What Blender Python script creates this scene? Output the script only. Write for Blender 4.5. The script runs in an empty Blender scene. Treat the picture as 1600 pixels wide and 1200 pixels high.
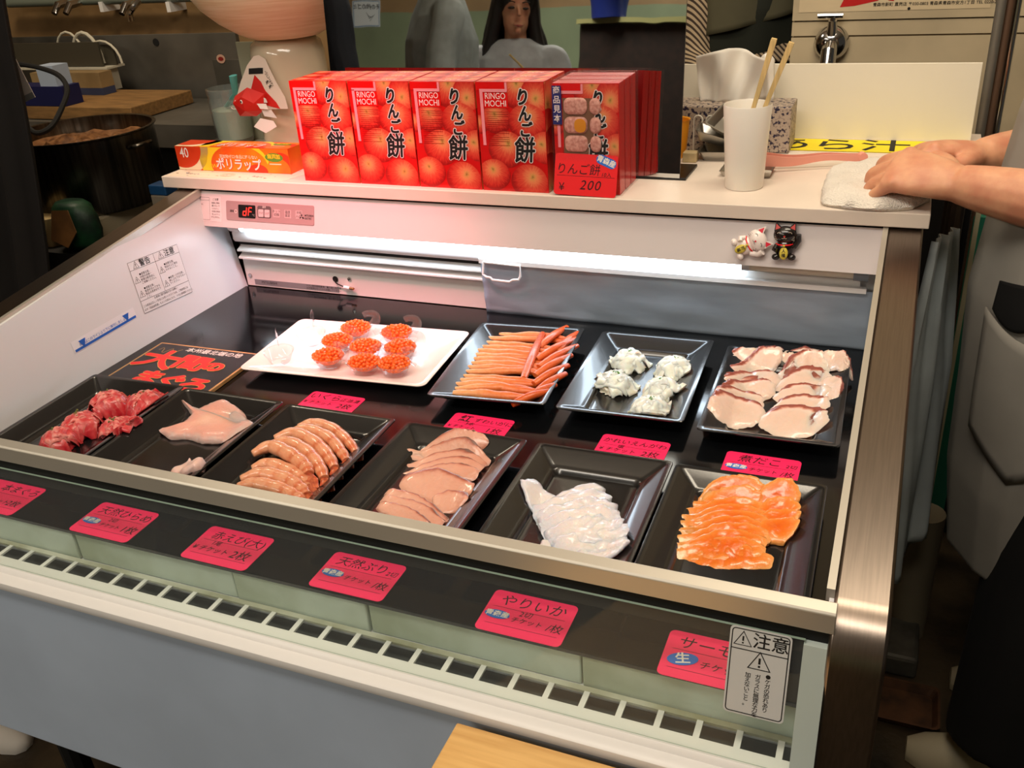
import bpy, bmesh, math, random
from mathutils import Vector, Matrix, noise as mnoise
random.seed(7)
S = bpy.context.scene
COL = S.collection
PI = math.pi

# ------------------------------------------------------------------ camera
F_PX = 1442.891
CAM = Vector((1.21634, -0.77425, 0.65483))
YAW, PITCH, ROLL = -0.4234596, 0.4791164, 0.0747254

def cam_axes():
    cy, sy, cp, sp = math.cos(YAW), math.sin(YAW), math.cos(PITCH), math.sin(PITCH)
    f = Vector((sy*cp, cy*cp, -sp))
    r = Vector((cy, -sy, 0))
    d = f.cross(r)
    cr, sr = math.cos(ROLL), math.sin(ROLL)
    return cr*r + sr*d, -sr*r + cr*d, f
RIGHT, DOWN, FWD = cam_axes()
cam = bpy.data.cameras.new('camera')
cam.sensor_fit = 'HORIZONTAL'; cam.sensor_width = 36.0
cam.lens = F_PX/1600*36.0
cam.clip_start = 0.02; cam.clip_end = 60
camo = bpy.data.objects.new('camera', cam); COL.objects.link(camo)
camo.matrix_world = Matrix((
    (RIGHT.x, -DOWN.x, -FWD.x, CAM.x), (RIGHT.y, -DOWN.y, -FWD.y, CAM.y),
    (RIGHT.z, -DOWN.z, -FWD.z, CAM.z), (0, 0, 0, 1)))
S.camera = camo

def ray(px, py):
    return RIGHT*((px-800)/F_PX) + DOWN*((py-600)/F_PX) + FWD
def on_z(px, py, z=0.0):
    d = ray(px, py); return CAM + d*((z-CAM.z)/d.z)
def on_y(px, py, y):
    d = ray(px, py); return CAM + d*((y-CAM.y)/d.y)

# ------------------------------------------------------------------ light and exposure
S.view_settings.view_transform = 'Standard'
S.view_settings.look = 'None'
S.view_settings.gamma = 1.0
S.view_settings.use_curve_mapping = False
S.view_settings.exposure = 0.0
w = bpy.data.worlds.new('world'); S.world = w
w.use_nodes = True
bg = w.node_tree.nodes['Background']
bg.inputs[0].default_value = (1.0, 0.88, 0.72, 1); bg.inputs[1].default_value = 0.05

def area(name, loc, target, sx, sy, power, color, spread=180):
    l = bpy.data.lights.new(name, 'AREA'); l.shape = 'RECTANGLE'
    l.size, l.size_y, l.energy, l.color = sx, sy, power, color
    l.spread = math.radians(spread)
    o = bpy.data.objects.new(name, l); COL.objects.link(o)
    o.location = loc
    o.rotation_euler = (Vector(target)-Vector(loc)).to_track_quat('-Z', 'Y').to_euler()
    return o
# ceiling lamps of the market hall: warm ones over the counter and aisle, a pink one over the stall front; plus two added fills
area('ceiling_lamp_counter', (1.25, 0.55, 1.75), (1.15, 0.8, 0.2), 0.8, 0.3, 9.5, (1.0, 0.86, 0.66), 150)
area('ceiling_lamp_aisle', (0.8, -0.75, 1.75), (0.75, 0.2, 0.0), 1.4, 0.3, 17.0, (1.0, 0.91, 0.79))
area('ceiling_lamp_hall', (-0.9, -2.6, 1.95), (-1.2, -3.0, 0.0), 2.4, 0.5, 110.0, (1.0, 0.9, 0.75))
area('kitchen_fill', (-0.9, 1.0, 1.7), (-1.1, 1.5, 0.1), 0.5, 0.2, 15.0, (1.0, 0.84, 0.62))  # added fill to lift the dark kitchen, no known lamp there
area('ceiling_bounce_fill', (0.6, -0.6, 1.55), (0.6, -0.3, 2.1), 1.6, 0.5, 30.0, (1.0, 0.88, 0.74))  # added unseen fill aimed up, so the trays reflect a brighter ceiling
sp = bpy.data.lights.new('stall_lamp_pink', 'SPOT'); sp.energy = 85.0; sp.color = (1.0, 0.24, 0.28); sp.spot_size = math.radians(40); sp.spot_blend = 0.9; sp.shadow_soft_size = 0.10
spo = bpy.data.objects.new('stall_lamp_pink', sp); COL.objects.link(spo); spo.location = (0.22, 0.08, 1.08)
spo.rotation_euler = (Vector((0.27, 0.54, 0.17))-spo.location).to_track_quat('-Z', 'Y').to_euler()
TUBE_E = 14.5
# ------------------------------------------------------------------ materials
def lin(c):
    c = c/255.0
    return c/12.92 if c <= 0.04045 else ((c+0.055)/1.055)**2.4
def rgb(c): return (lin(c[0]), lin(c[1]), lin(c[2]), 1.0)
MATS = {}
def mat(name, c, rough=0.5, metal=0.0, spec=0.5, sss=0.0, coat=0.0, var=0.0, vscale=20.0, bump=0.0, bscale=60.0, c2=None, trans=0.0, ior=1.45, emit=0.0, alpha=1.0, stretch=None, detail=4.0, sheen=0.0, sss_r=None):
    if name in MATS: return MATS[name]
    m = bpy.data.materials.new(name); m.use_nodes = True
    nt = m.node_tree; b = nt.nodes['Principled BSDF']
    b.inputs['Base Color'].default_value = rgb(c)
    b.inputs['Roughness'].default_value = rough
    b.inputs['Metallic'].default_value = metal
    b.inputs['Specular IOR Level'].default_value = spec
    b.inputs['IOR'].default_value = ior
    if sss:
        b.inputs['Subsurface Weight'].default_value = sss
        b.inputs['Subsurface Radius'].default_value = sss_r or (1.0, 0.5, 0.35)
        b.inputs['Subsurface Scale'].default_value = 0.008
    if coat:
        b.inputs['Coat Weight'].default_value = coat
        b.inputs['Coat Roughness'].default_value = 0.08
    if trans: b.inputs['Transmission Weight'].default_value = trans
    if sheen: b.inputs['Sheen Weight'].default_value = sheen
    if alpha < 1: b.inputs['Alpha'].default_value = alpha
    if emit:
        b.inputs['Emission Color'].default_value = rgb(c); b.inputs['Emission Strength'].default_value = emit
    vec = None
    if var or bump:
        tc = nt.nodes.new('ShaderNodeTexCoord')
        mp = nt.nodes.new('ShaderNodeMapping')
        nt.links.new(tc.outputs['Object'], mp.inputs[0])
        if stretch: mp.inputs['Scale'].default_value = stretch
        vec = mp.outputs[0]
    if var:
        n = nt.nodes.new('ShaderNodeTexNoise'); n.inputs['Scale'].default_value = vscale; n.inputs['Detail'].default_value = detail
        nt.links.new(vec, n.inputs['Vector'])
        r = nt.nodes.new('ShaderNodeValToRGB')
        a = c2 or tuple(x*(1-var) for x in c)
        r.color_ramp.elements[0].position = 0.35; r.color_ramp.elements[0].color = rgb(a)
        r.color_ramp.elements[1].position = 0.65; r.color_ramp.elements[1].color = rgb(c)
        nt.links.new(n.outputs['Fac'], r.inputs[0]); nt.links.new(r.outputs[0], b.inputs['Base Color'])
    if bump:
        n = nt.nodes.new('ShaderNodeTexNoise'); n.inputs['Scale'].default_value = bscale; n.inputs['Detail'].default_value = 4
        nt.links.new(vec, n.inputs['Vector'])
        bm_ = nt.nodes.new('ShaderNodeBump'); bm_.inputs['Strength'].default_value = bump; bm_.inputs['Distance'].default_value = 0.004
        nt.links.new(n.outputs['Fac'], bm_.inputs['Height']); nt.links.new(bm_.outputs[0], b.inputs['Normal'])
    MATS[name] = m
    return m

def thin_glass(name, tint=(0.93, 0.97, 0.95), refl=1.0, haze=0.0, rough=0.02):
    """clear sheet: see-through with a fresnel reflection (and a little milky haze)"""
    if name in MATS: return MATS[name]
    m = bpy.data.materials.new(name); m.use_nodes = True; nt = m.node_tree
    nt.nodes.remove(nt.nodes['Principled BSDF']); out = nt.nodes['Material Output']
    t = nt.nodes.new('ShaderNodeBsdfTransparent'); t.inputs[0].default_value = (*tint, 1)
    g = nt.nodes.new('ShaderNodeBsdfGlossy'); g.inputs['Roughness'].default_value = rough
    lw = nt.nodes.new('ShaderNodeLayerWeight'); lw.inputs[0].default_value = 0.5
    pw_ = nt.nodes.new('ShaderNodeMath'); pw_.operation = 'POWER'; pw_.inputs[1].default_value = 5; nt.links.new(lw.outputs['Facing'], pw_.inputs[0])
    fr = nt.nodes.new('ShaderNodeMath'); fr.operation = 'MULTIPLY_ADD'; fr.inputs[1].default_value = 0.95; fr.inputs[2].default_value = 0.04; nt.links.new(pw_.outputs[0], fr.inputs[0])
    mu = nt.nodes.new('ShaderNodeMath'); mu.operation = 'MULTIPLY'; mu.inputs[1].default_value = refl
    nt.links.new(fr.outputs[0], mu.inputs[0])
    mx = nt.nodes.new('ShaderNodeMixShader')
    nt.links.new(mu.outputs[0], mx.inputs[0]); nt.links.new(g.outputs[0], mx.inputs[2])
    if haze:
        d = nt.nodes.new('ShaderNodeBsdfDiffuse'); d.inputs[0].default_value = (0.8, 0.82, 0.84, 1)
        m2 = nt.nodes.new('ShaderNodeMixShader'); m2.inputs[0].default_value = haze
        nt.links.new(t.outputs[0], m2.inputs[1]); nt.links.new(d.outputs[0], m2.inputs[2])
        nt.links.new(m2.outputs[0], mx.inputs[1])
    else:
        nt.links.new(t.outputs[0], mx.inputs[1])
    nt.links.new(mx.outputs[0], out.inputs[0])
    MATS[name] = m
    return m

# ------------------------------------------------------------------ mesh building
WL = {}          # world location of every object made here
FONT_OBJ = {}
def text_geo(s, size, bold=0.0, shear=0.0, spacing=1.0, align='CENTER', vcenter=True):
    key = (s, bold, shear, spacing, align)
    if key not in FONT_OBJ:
        cu = bpy.data.curves.new('t', 'FONT'); cu.body = s; cu.size = 1.0
        cu.align_x = align; cu.align_y = 'CENTER' if vcenter else 'BOTTOM_BASELINE'
        cu.offset = bold; cu.shear = shear; cu.space_character = spacing
        cu.resolution_u = 3; cu.fill_mode = 'FRONT'
        o = bpy.data.objects.new('t', cu); COL.objects.link(o)
        dg = bpy.context.evaluated_depsgraph_get(); dg.update()
        me = bpy.data.meshes.new_from_object(o.evaluated_get(dg))
        FONT_OBJ[key] = ([v.co.copy() for v in me.vertices], [tuple(p.vertices) for p in me.polygons])
        bpy.data.objects.remove(o); bpy.data.curves.remove(cu); bpy.data.meshes.remove(me)
    vs, fs = FONT_OBJ[key]
    return [v*size for v in vs], fs

def frame(o, x, n=None, y=None):
    """matrix with origin o, x axis x, and normal n or y axis y"""
    x = Vector(x).normalized()
    if n is not None:
        n = Vector(n).normalized(); y = n.cross(x).normalized(); x = y.cross(n)
    else:
        y = Vector(y); n = x.cross(y).normalized(); y = n.cross(x)
    return Matrix(((x.x, y.x, n.x, o[0]), (x.y, y.y, n.y, o[1]), (x.z, y.z, n.z, o[2]), (0, 0, 0, 1)))

class MB:
    def __init__(self, smooth=False, angle=35):
        self.v = []; self.f = []; self.m = []; self.uv = {}; self.mats = []; self.smooth = smooth; self.angle = angle; self.sm = []
    def mi(self, m):
        if m not in self.mats: self.mats.append(m)
        return self.mats.index(m)
    def add(self, vs, fs, m, uvs=None, smooth=None):
        b = len(self.v); k = self.mi(m)
        self.v += [Vector(p) for p in vs]
        for i, f in enumerate(fs):
            if uvs is not None: self.uv[len(self.f)] = [uvs[j] for j in f]
            self.f.append(tuple(b+j for j in f)); self.m.append(k)
            self.sm.append(self.smooth if smooth is None else smooth)
        return self
    def box(self, lo, hi, m, mtx=None):
        x0, y0, z0 = lo; x1, y1, z1 = hi
        vs = [(x0,y0,z0),(x1,y0,z0),(x1,y1,z0),(x0,y1,z0),(x0,y0,z1),(x1,y0,z1),(x1,y1,z1),(x0,y1,z1)]
        if mtx: vs = [mtx @ Vector(p) for p in vs]
        return self.add(vs, [(0,3,2,1),(4,5,6,7),(0,1,5,4),(1,2,6,5),(2,3,7,6),(3,0,4,7)], m, smooth=False)
    def rings(self, rs, m, cap0=True, cap1=True, uvs=None, closed=True, smooth=None):
        n = len(rs[0]); vs = [p for r in rs for p in r]; fs = []
        for i in range(len(rs)-1):
            for j in range(n if closed else n-1):
                k = (j+1) % n
                fs.append((i*n+j, i*n+k, (i+1)*n+k, (i+1)*n+j))
        if cap0 and closed: fs.append(tuple(range(n-1, -1, -1)))
        if cap1 and closed: fs.append(tuple((len(rs)-1)*n+j for j in range(n)))
        return self.add(vs, fs, m, uvs, smooth)
    def tube(self, path, r, m, n=10, flat=1.0, cap=True, up=(0,0,1), smooth=True):
        path = [Vector(p) for p in path]; N = len(path)
        if not hasattr(r, '__len__'): r = [r]*N
        rs = []; u = Vector(up)
        for i, p in enumerate(path):
            t = (path[min(i+1, N-1)]-path[max(i-1, 0)]).normalized()
            a = t.cross(u)
            if a.length < 1e-4: a = t.cross(Vector((0.3, 1, 0.1)))
            a.normalize(); b = a.cross(t); u = b
            rs.append([p + (a*math.cos(2*PI*k/n) + b*math.sin(2*PI*k/n)*flat)*r[i] for k in range(n)])
        return self.rings(rs, m, cap, cap, smooth=smooth)
    def lathe(self, prof, c, m, n=32, mtx=None, sx=1.0, sy=1.0, cap0=True, cap1=True):
        c = Vector(c); rs = []
        for r, z in prof:
            ring = [Vector((r*sx*math.cos(2*PI*k/n), r*sy*math.sin(2*PI*k/n), z)) for k in range(n)]
            if mtx: ring = [mtx @ p for p in ring]
            rs.append([c+p for p in ring])
        return self.rings(rs, m, cap0, cap1, smooth=True)
    def prism(self, outline, mtx, thick, m, side=None):
        """2-D outline (ccw) in the frame's plane, front face at +0, back at -thick"""
        n = len(outline)
        a = [mtx @ Vector((x, y, 0)) for x, y in outline]; b = [mtx @ Vector((x, y, -thick)) for x, y in outline]
        self.add(a, [tuple(range(n))], m, smooth=False)
        if thick:
            self.add(b, [tuple(range(n-1, -1, -1))], side or m, smooth=False)
            self.add(a+b, [(i, i+n, (i+1) % n+n, (i+1) % n) for i in range(n)], side or m, smooth=False)
        return self
    def text(self, s, size, mtx, m, bold=0.0, shear=0.0, spacing=1.0, align='CENTER', sx=1.0, sy=1.0, rot=0.0):
        vs, fs = text_geo(s, size, bold, shear, spacing, align)
        c_, s_ = math.cos(rot), math.sin(rot)
        vs = [mtx @ Vector((x*c_-y*s_, x*s_+y*c_, 0)) for x, y in ((p.x*sx, p.y*sy) for p in vs)]
        return self.add(vs, fs, m, smooth=False)
    def fat_text(self, s, size, mtx, m, rad, n=8, **kw):
        """brush-thick lettering: the glyph stamped around a small circle, each stamp a hair higher"""
        for q in range(n+1):
            a = 2*PI*q/n; r = rad if q < n else 0.0
            self.text(s, size, mtx @ Matrix.Translation((r*math.cos(a), r*math.sin(a), 0.00002*q)), m, **kw)
        return self
    def sphere(self, c, r, m, n=12, k=8, s=(1,1,1), rot=None):
        c = Vector(c); vs = []; fs = []
        for i in range(k+1):
            for j in range(n):
                th = PI*i/k; ph = 2*PI*j/n
                p = Vector((math.sin(th)*math.cos(ph)*s[0]*r, math.sin(th)*math.sin(ph)*s[1]*r, math.cos(th)*s[2]*r))
                if rot: p = rot @ p
                vs.append(c+p)
        for i in range(k):
            for j in range(n):
                fs.append((i*n+j, (i+1)*n+j, (i+1)*n+(j+1) % n, i*n+(j+1) % n))
        return self.add(vs, fs, m, smooth=True)
    def strip(self, pts, w, mtx, m, z=0.0, closed=False):
        """flat drawn stroke of width w along 2-D points in frame mtx"""
        P = [Vector(p) for p in pts]; N = len(P); L = []; R_ = []
        for i, p in enumerate(P):
            a = P[i-1] if (i > 0 or closed) else P[i]; b = P[(i+1) % N] if (i < N-1 or closed) else P[i]
            t = (b-a).normalized() if (b-a).length > 1e-9 else Vector((1, 0)); nn = Vector((-t.y, t.x))
            ww = w[i] if hasattr(w, '__len__') else w
            L.append(mtx @ Vector((*(p+nn*ww/2), z))); R_.append(mtx @ Vector((*(p-nn*ww/2), z)))
        fs = [(i+N, (i+1) % N+N, (i+1) % N, i) for i in range(N if closed else N-1)]
        return self.add(L+R_, fs, m, smooth=False)
    def build(self, name, parent=None, origin=None, bevel=0.0, subsurf=0, seg=2, weld=False):
        me = bpy.data.meshes.new(name)
        o = bpy.data.objects.new(name, me)
        if origin is None:
            if parent is not None: org = WL[parent.name]
            else:
                n = max(1, len(self.v)); xs = [p.x for p in self.v]; ys = [p.y for p in self.v]; zs = [p.z for p in self.v]
                org = Vector(((min(xs)+max(xs))/2, (min(ys)+max(ys))/2, min(zs)))
        else: org = Vector(origin)
        me.from_pydata([p-org for p in self.v], [], self.f)
        for m in self.mats: me.materials.append(m)
        me.polygons.foreach_set('material_index', self.m)
        me.polygons.foreach_set('use_smooth', self.sm)
        if self.uv:
            ul = me.uv_layers.new(name='UVMap')
            for fi, uvs in self.uv.items():
                for li, uv in zip(me.polygons[fi].loop_indices, uvs): ul.data[li].uv = uv
        me.validate(); me.update()
        if any(self.sm): me.set_sharp_from_angle(angle=math.radians(self.angle))
        COL.objects.link(o)
        if parent is not None:
            o.parent = parent; o.location = org-WL[parent.name]
        else: o.location = org
        WL[o.name] = org
        if weld:
            md = o.modifiers.new('weld', 'WELD'); md.merge_threshold = 1e-5
        if bevel:
            md = o.modifiers.new('bevel', 'BEVEL'); md.width = bevel; md.segments = seg; md.limit_method = 'ANGLE'; md.angle_limit = math.radians(40); md.harden_normals = False
        if subsurf:
            md = o.modifiers.new('sub', 'SUBSURF'); md.levels = subsurf; md.render_levels = subsurf
        return o

def tag(o, label, cat, group=None, kind=None):
    o['label'] = label; o['category'] = cat
    if group: o['group'] = group
    if kind: o['kind'] = kind
    return o
def thing(name, label, cat, loc=(0, 0, 0), group=None):
    o = bpy.data.objects.new(name, None); COL.objects.link(o); o.location = loc; o.empty_display_size = 0.02
    WL[o.name] = Vector(loc)
    return tag(o, label, cat, group)
def structure(o):
    o['kind'] = 'structure'; return o
def dup(o, loc=None, rotz=None, label=None, group=None):
    c = o.copy(); COL.objects.link(c)
    if loc is not None: c.location = loc
    if rotz is not None: c.rotation_euler = (0, 0, rotz)
    if label: c['label'] = label
    if group: c['group'] = group
    WL[c.name] = Vector(c.location)
    for ch in list(o.children):
        d = ch.copy(); COL.objects.link(d); d.parent = c; d.matrix_parent_inverse = ch.matrix_parent_inverse.copy()
        for g in list(ch.children):
            e = g.copy(); COL.objects.link(e); e.parent = d
    return c
def rrect(w, h, r, n=4, cx=0, cy=0):
    pts = []
    for (sx, sy, a0) in ((1, 1, 0), (-1, 1, 90), (-1, -1, 180), (1, -1, 270)):
        for k in range(n+1):
            a = math.radians(a0+90*k/n)
            pts.append((cx+sx*(w/2-r)+r*math.cos(a), cy+sy*(h/2-r)+r*math.sin(a)))
    return pts
def bez(pts, n=12):
    """smooth Catmull-Rom through points (Vectors)"""
    P = [Vector(p) for p in pts]; P = [P[0]*2-P[1]]+P+[P[-1]*2-P[-2]]; out = []
    segs = len(P)-3
    for i in range(segs):
        p0, p1, p2, p3 = P[i:i+4]; m = max(2, n//segs)
        for k in range(m):
            t = k/m
            out.append(0.5*((2*p1)+(p2-p0)*t+(2*p0-5*p1+4*p2-p3)*t*t+(3*p1-p0-3*p2+p3)*t**3))
    out.append(P[-2]); return out

M = dict(
    white=mat('white_enamel', (226, 224, 222), 0.35),
    liner=mat('white_liner', (222, 222, 224), 0.28),
    steel=mat('brushed_steel', (142, 130, 120), 0.3, 1.0, bump=0.02, bscale=30, stretch=(40, 1.0, 6), var=0.06, vscale=12),
    alu=mat('satin_aluminium', (196, 190, 178), 0.4, 0.6),
    black=mat('black_plastic', (14, 14, 15), 0.35),
    matte=mat('matte_black', (9, 9, 9), 0.8),
    deck=mat('black_acrylic_board', (10, 11, 13), 0.10, spec=0.5, bump=0.01, bscale=15),
    tray=mat('black_lacquer_tray', (20, 20, 21), 0.26, coat=0.6, bump=0.03, bscale=400),
    ink=mat('black_ink', (16, 14, 14), 0.7),
    marker=mat('marker_ink', (48, 4, 14), 0.7),
    pink=mat('fluorescent_pink_card', (255, 36, 98), 0.5),
    redcard=mat('red_card', (236, 20, 28), 0.5),
    paper=mat('white_paper', (235, 232, 226), 0.7),
    grey_sticker=mat('grey_sticker', (196, 198, 198), 0.5),
    blue=mat('blue_ink', (20, 92, 190), 0.6),
    sticker_blue=mat('blue_sticker', (40, 110, 205), 0.5),
    chrome=mat('chrome', (190, 190, 190), 0.12, 1.0),
)
def off(mtx, z): return mtx @ Matrix.Translation((0, 0, z))
# ------------------------------------------------------------------ refrigerated display case
WI = 1.205                      # inner width, x from 0 to WI
case = thing('display_case', 'white open-top refrigerated display case with steel rims holding trays of seafood', 'display case', (0.6, 0.2, -0.354))
def rim_z(y): return 0.2075+0.131*(y-0.59)
LTAN = 0.030/0.18                # the left inner face leans outward
# side panels in steel: sloping top rim, rounded front nose
def side_profile():
    top = [(0.66, 0.2095), (0.606, rim_z(0.606))]
    y0 = -0.115; z0 = rim_z(y0)
    top.append((y0, z0))
    ang0 = math.atan(0.131)
    # arc down to vertical
    r = 0.05; cy = y0+r*math.sin(ang0); cz = z0-r*math.cos(ang0)
    a0 = PI/2+ang0; arc = []
    for k in range(9):
        a = a0+(PI-0.05-a0)*k/8
        arc.append((cy+r*math.cos(a), cz+r*math.sin(a)))
    top += arc[1:]
    return top
prof = side_profile()
prof = prof+[(-0.166, -0.2), (-0.166, -0.354), (0.66, -0.354)]
for xa, xb in ((-0.078, -0.030), (WI, WI+0.046)):
    mb = MB(smooth=True, angle=30)
    a = [(xa, y, z) for y, z in prof]; b = [(xb, y, z) for y, z in prof]
    n = len(prof)
    mb.add(a+b, [tuple(range(n)), tuple(range(2*n-1, n-1, -1))]+[((i+1) % n, i, i+n, (i+1) % n+n) for i in range(n)], M['steel'])
    p = mb.build('side_panel', case, bevel=0.003)
# white inner liners (inside faces of the sides)
for sgn, x in ((1, 0.0), (-1, WI)):
    mb = MB()
    pts = [(0.64, rim_z(0.64)-0.004), (-0.10, rim_z(-0.10)-0.004), (-0.128, rim_z(-0.12)-0.018), (-0.145, 0.075), (-0.178, -0.05), (-0.178, -0.12), (0.64, -0.12)]
    xi = x+sgn*0.004
    lean = LTAN if sgn == 1 else 0.0
    A = [(xi-lean*z, y, z) for y, z in pts]; B = [(x-sgn*0.0005-(0.04 if sgn == 1 else 0), y, z) for y, z in pts]; n = len(pts)
    mb.add(A+B, [tuple(range(n)), tuple(range(2*n-1, n-1, -1))]+[((i+1) % n, i, i+n, (i+1) % n+n) for i in range(n)], M['liner'])
    l = mb.build('inner_liner', case)
    if sgn == 1: left_liner = l
# pale trim beads running along the inner rims
for x0, x1 in ((-0.032, -0.025), (WI-0.007, WI)):
    mb = MB()
    ya, yb = 0.60, -0.11
    mb.add([(x0, ya, rim_z(ya)+0.001), (x1, ya, rim_z(ya)+0.001), (x1, yb, rim_z(yb)+0.001), (x0, yb, rim_z(yb)+0.001),
            (x0, ya, rim_z(ya)-0.012), (x1, ya, rim_z(ya)-0.012), (x1, yb, rim_z(yb)-0.012), (x0, yb, rim_z(yb)-0.012)],
           [(0, 3, 2, 1), (4, 5, 6, 7), (0, 1, 5, 4), (1, 2, 6, 5), (2, 3, 7, 6), (3, 0, 4, 7)], M['alu'])
    mb.build('rim_trim', case)
# deck of black boards
mb = MB(); mb.box((0.005, -0.134, -0.006), (WI-0.005, 0.634, 0.0), M['deck']); mb.build('deck_board', case, bevel=0.001)
# tub below the deck, dark cavity under the grill, front body
mb = MB()
mb.box((0.004, -0.175, -0.14), (WI-0.004, 0.64, -0.135), M['liner'])
mb.box((0.004, -0.120, -0.135), (WI-0.004, -0.116, -0.049), M['liner'])
mb.box((0.004, -0.1355, -0.0535), (WI-0.004, 0.63, -0.0485), M['liner'])
mb.build('tub', case)
grime = mat('grimy_white', (205, 204, 190), 0.5, var=0.25, vscale=14, c2=(150, 148, 120))
mb = MB()
gx0, gx1 = 0.006, 1.196
pitch = 0.0375; nsl = int((gx1-gx0)/pitch)
mb.box((gx0, -0.1415, -0.046), (gx1, -0.1350, -0.043), grime)
mb.box((gx0, -0.181, -0.046), (gx1, -0.1625, -0.043), M['white'])
for i in range(nsl+1):
    x = gx0+i*pitch+0.004
    mb.box((x, -0.1625, -0.0455), (x+0.006, -0.1415, -0.043), M['white'])
mb.build('air_grill', case)
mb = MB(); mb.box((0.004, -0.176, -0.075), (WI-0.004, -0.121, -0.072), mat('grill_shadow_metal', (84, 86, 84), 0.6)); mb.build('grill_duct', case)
mb = MB(smooth=True)
lp = [(-0.176, -0.048), (-0.1795, -0.0395), (-0.1825, -0.0385), (-0.1855, -0.0405), (-0.1875, -0.0440), (-0.1965, -0.0450), (-0.2005, -0.0480), (-0.2015, -0.0535), (-0.2000, -0.0595), (-0.1950, -0.0625), (-0.176, -0.0625)]
xa, xb = -0.078, WI-0.004
mb.rings([[(xa, y, z) for y, z in lp], [(xb, y, z) for y, z in lp]], M['white'])
mb.build('front_lip', case)
mb = MB(); mb.box((-0.078, -0.1935, -0.354), (WI-0.004, -0.166, -0.061), mat('front_panel_grey', (182, 197, 218), 0.45, var=0.05, vscale=5)); mb.build('front_panel', case, bevel=0.003)
mb = MB(); mb.box((-0.078, -0.12, -0.44), (WI+0.046, 0.64, -0.354), M['matte']); mb.build('plinth', case)
mb = MB(); mb.box((-0.078, 0.661, -0.354), (WI+0.046, 0.675, 0.19), M['steel']); mb.build('back_panel', case)
# caster legs down to the floor
for lx in (0.02, 1.18):
    for ly in (-0.06, 0.58):
        mb = MB(); mb.tube([(lx, ly, -0.44), (lx, ly, -0.75)], 0.02, M['matte'], 10); mb.build('leg', case)
# front guard rail
RAIL_Y = -0.140
mb = MB()
rp = [(RAIL_Y+0.007, 0.1225), (RAIL_Y-0.0045, 0.1205), (RAIL_Y-0.0065, 0.1185), (RAIL_Y-0.0065, 0.099), (RAIL_Y+0.007, 0.097)]
mb.rings([[(0.004, y, z) for y, z in rp], [(WI+0.004, y, z) for y, z in rp]], M['alu'])
mb.build('front_rail', case, bevel=0.0008)
mb = MB(); mb.box((0.004, RAIL_Y-0.003, 0.070), (WI+0.003, RAIL_Y+0.004, 0.0975), M['matte']); mb.build('rail_gasket', case)
# pale end strip at the right of the glass
mb = MB()
mb.add([(1.186, -0.150, 0.085), (WI+0.001, -0.150, 0.085), (WI+0.001, -0.183, -0.046), (1.186, -0.183, -0.046),
        (1.186, -0.140, 0.085), (WI+0.001, -0.140, 0.085), (WI+0.001, -0.173, -0.046), (1.186, -0.173, -0.046)],
       [(3, 2, 1, 0), (4, 5, 6, 7), (0, 1, 5, 4), (1, 2, 6, 5), (2, 3, 7, 6), (3, 0, 4, 7)], mat('end_strip', (176, 188, 184), 0.5))
mb.build('glass_end_strip', case)
# front glass
GA = Vector((0, -0.1815, -0.040)); GB = Vector((0, -0.1480, 0.088))
gn = Vector((0, -(GB.z-GA.z), GB.y-GA.y)).normalized()
mb = MB()
q = []
for o_ in (gn*0.0, -gn*0.004):
    q += [Vector((0.004, *(GA+o_).yz)), Vector((1.187, *(GA+o_).yz)), Vector((1.187, *(GB+o_).yz)), Vector((0.004, *(GB+o_).yz))]
gm = thin_glass('front_glass_mat', (0.955, 0.985, 0.965), 0.6, 0.025)
mb.add(q, [(0, 1, 2, 3), (7, 6, 5, 4)], gm)
mb.add(q, [(0, 4, 5, 1), (1, 5, 6, 2), (3, 2, 6, 7), (0, 3, 7, 4)], mat('glass_edge', (150, 172, 156), 0.2, spec=0.6))
glass = mb.build('front_glass', case)
GM = frame((0, GA.y+gn.y*0.0004, GA.z+gn.z*0.0004), (1, 0, 0), n=gn)
# caution sticker on the glass (white letters run down it)
def glass_uv(px, py):
    d = ray(px, py); t = (GA-CAM).dot(gn)/d.dot(gn); p = CAM+d*t
    return p.x, (p-GA).dot((GB-GA).normalized())
u0, v0 = glass_uv(1160, 998); u1, v1 = glass_uv(1190, 1110)
mb = MB()
sw, sh = 0.052, 0.084
cx, cy = glass_uv(1183, 1053)
SM = GM @ Matrix.Translation((cx, cy, 0.0006))
mb.prism(rrect(sw, sh, 0.004), SM, 0.0004, M['grey_sticker'])
mb.strip(rrect(sw-0.004, sh-0.004, 0.003), 0.0009, SM, M['ink'], 0.0002, True)
mb.strip([(-sw/2+0.002, sh/2-0.021), (sw/2-0.002, sh/2-0.021)], 0.0009, SM, M['ink'], 0.0002)
def warn_tri(mb, mt, x, y, s, z=0.0002, ink=None):
    ink = ink or M['ink']
    mb.strip([(x-s*0.55, y-s*0.42), (x+s*0.55, y-s*0.42), (x, y+s*0.55)], s*0.1, mt, ink, z, True)
    mb.strip([(x, y+s*0.22), (x, y-s*0.12)], s*0.11, mt, ink, z)
    mb.strip([(x, y-s*0.2), (x, y-s*0.31)], s*0.11, mt, ink, z)
warn_tri(mb, SM, -0.0145, sh/2-0.0115, 0.0135)
mb.text('注意', 0.0155, SM @ Matrix.Translation((0.009, sh/2-0.0115, 0.0002)), M['ink'], bold=0.01)
warn_tri(mb, SM, 0.001, 0.012, 0.017)
for col, txt in enumerate(('●ケガの恐れあり', 'ガラスに無理な力を', '加えないこと。')):
    for k, ch in enumerate(txt):
        mb.text(ch, 0.0052, SM @ Matrix.Translation((0.0095-col*0.0085, -0.0005-k*0.0046-(0.002 if col else 0), 0.0002)), M['ink'], bold=0.01)
mb.build('caution_sticker', case)

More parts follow.
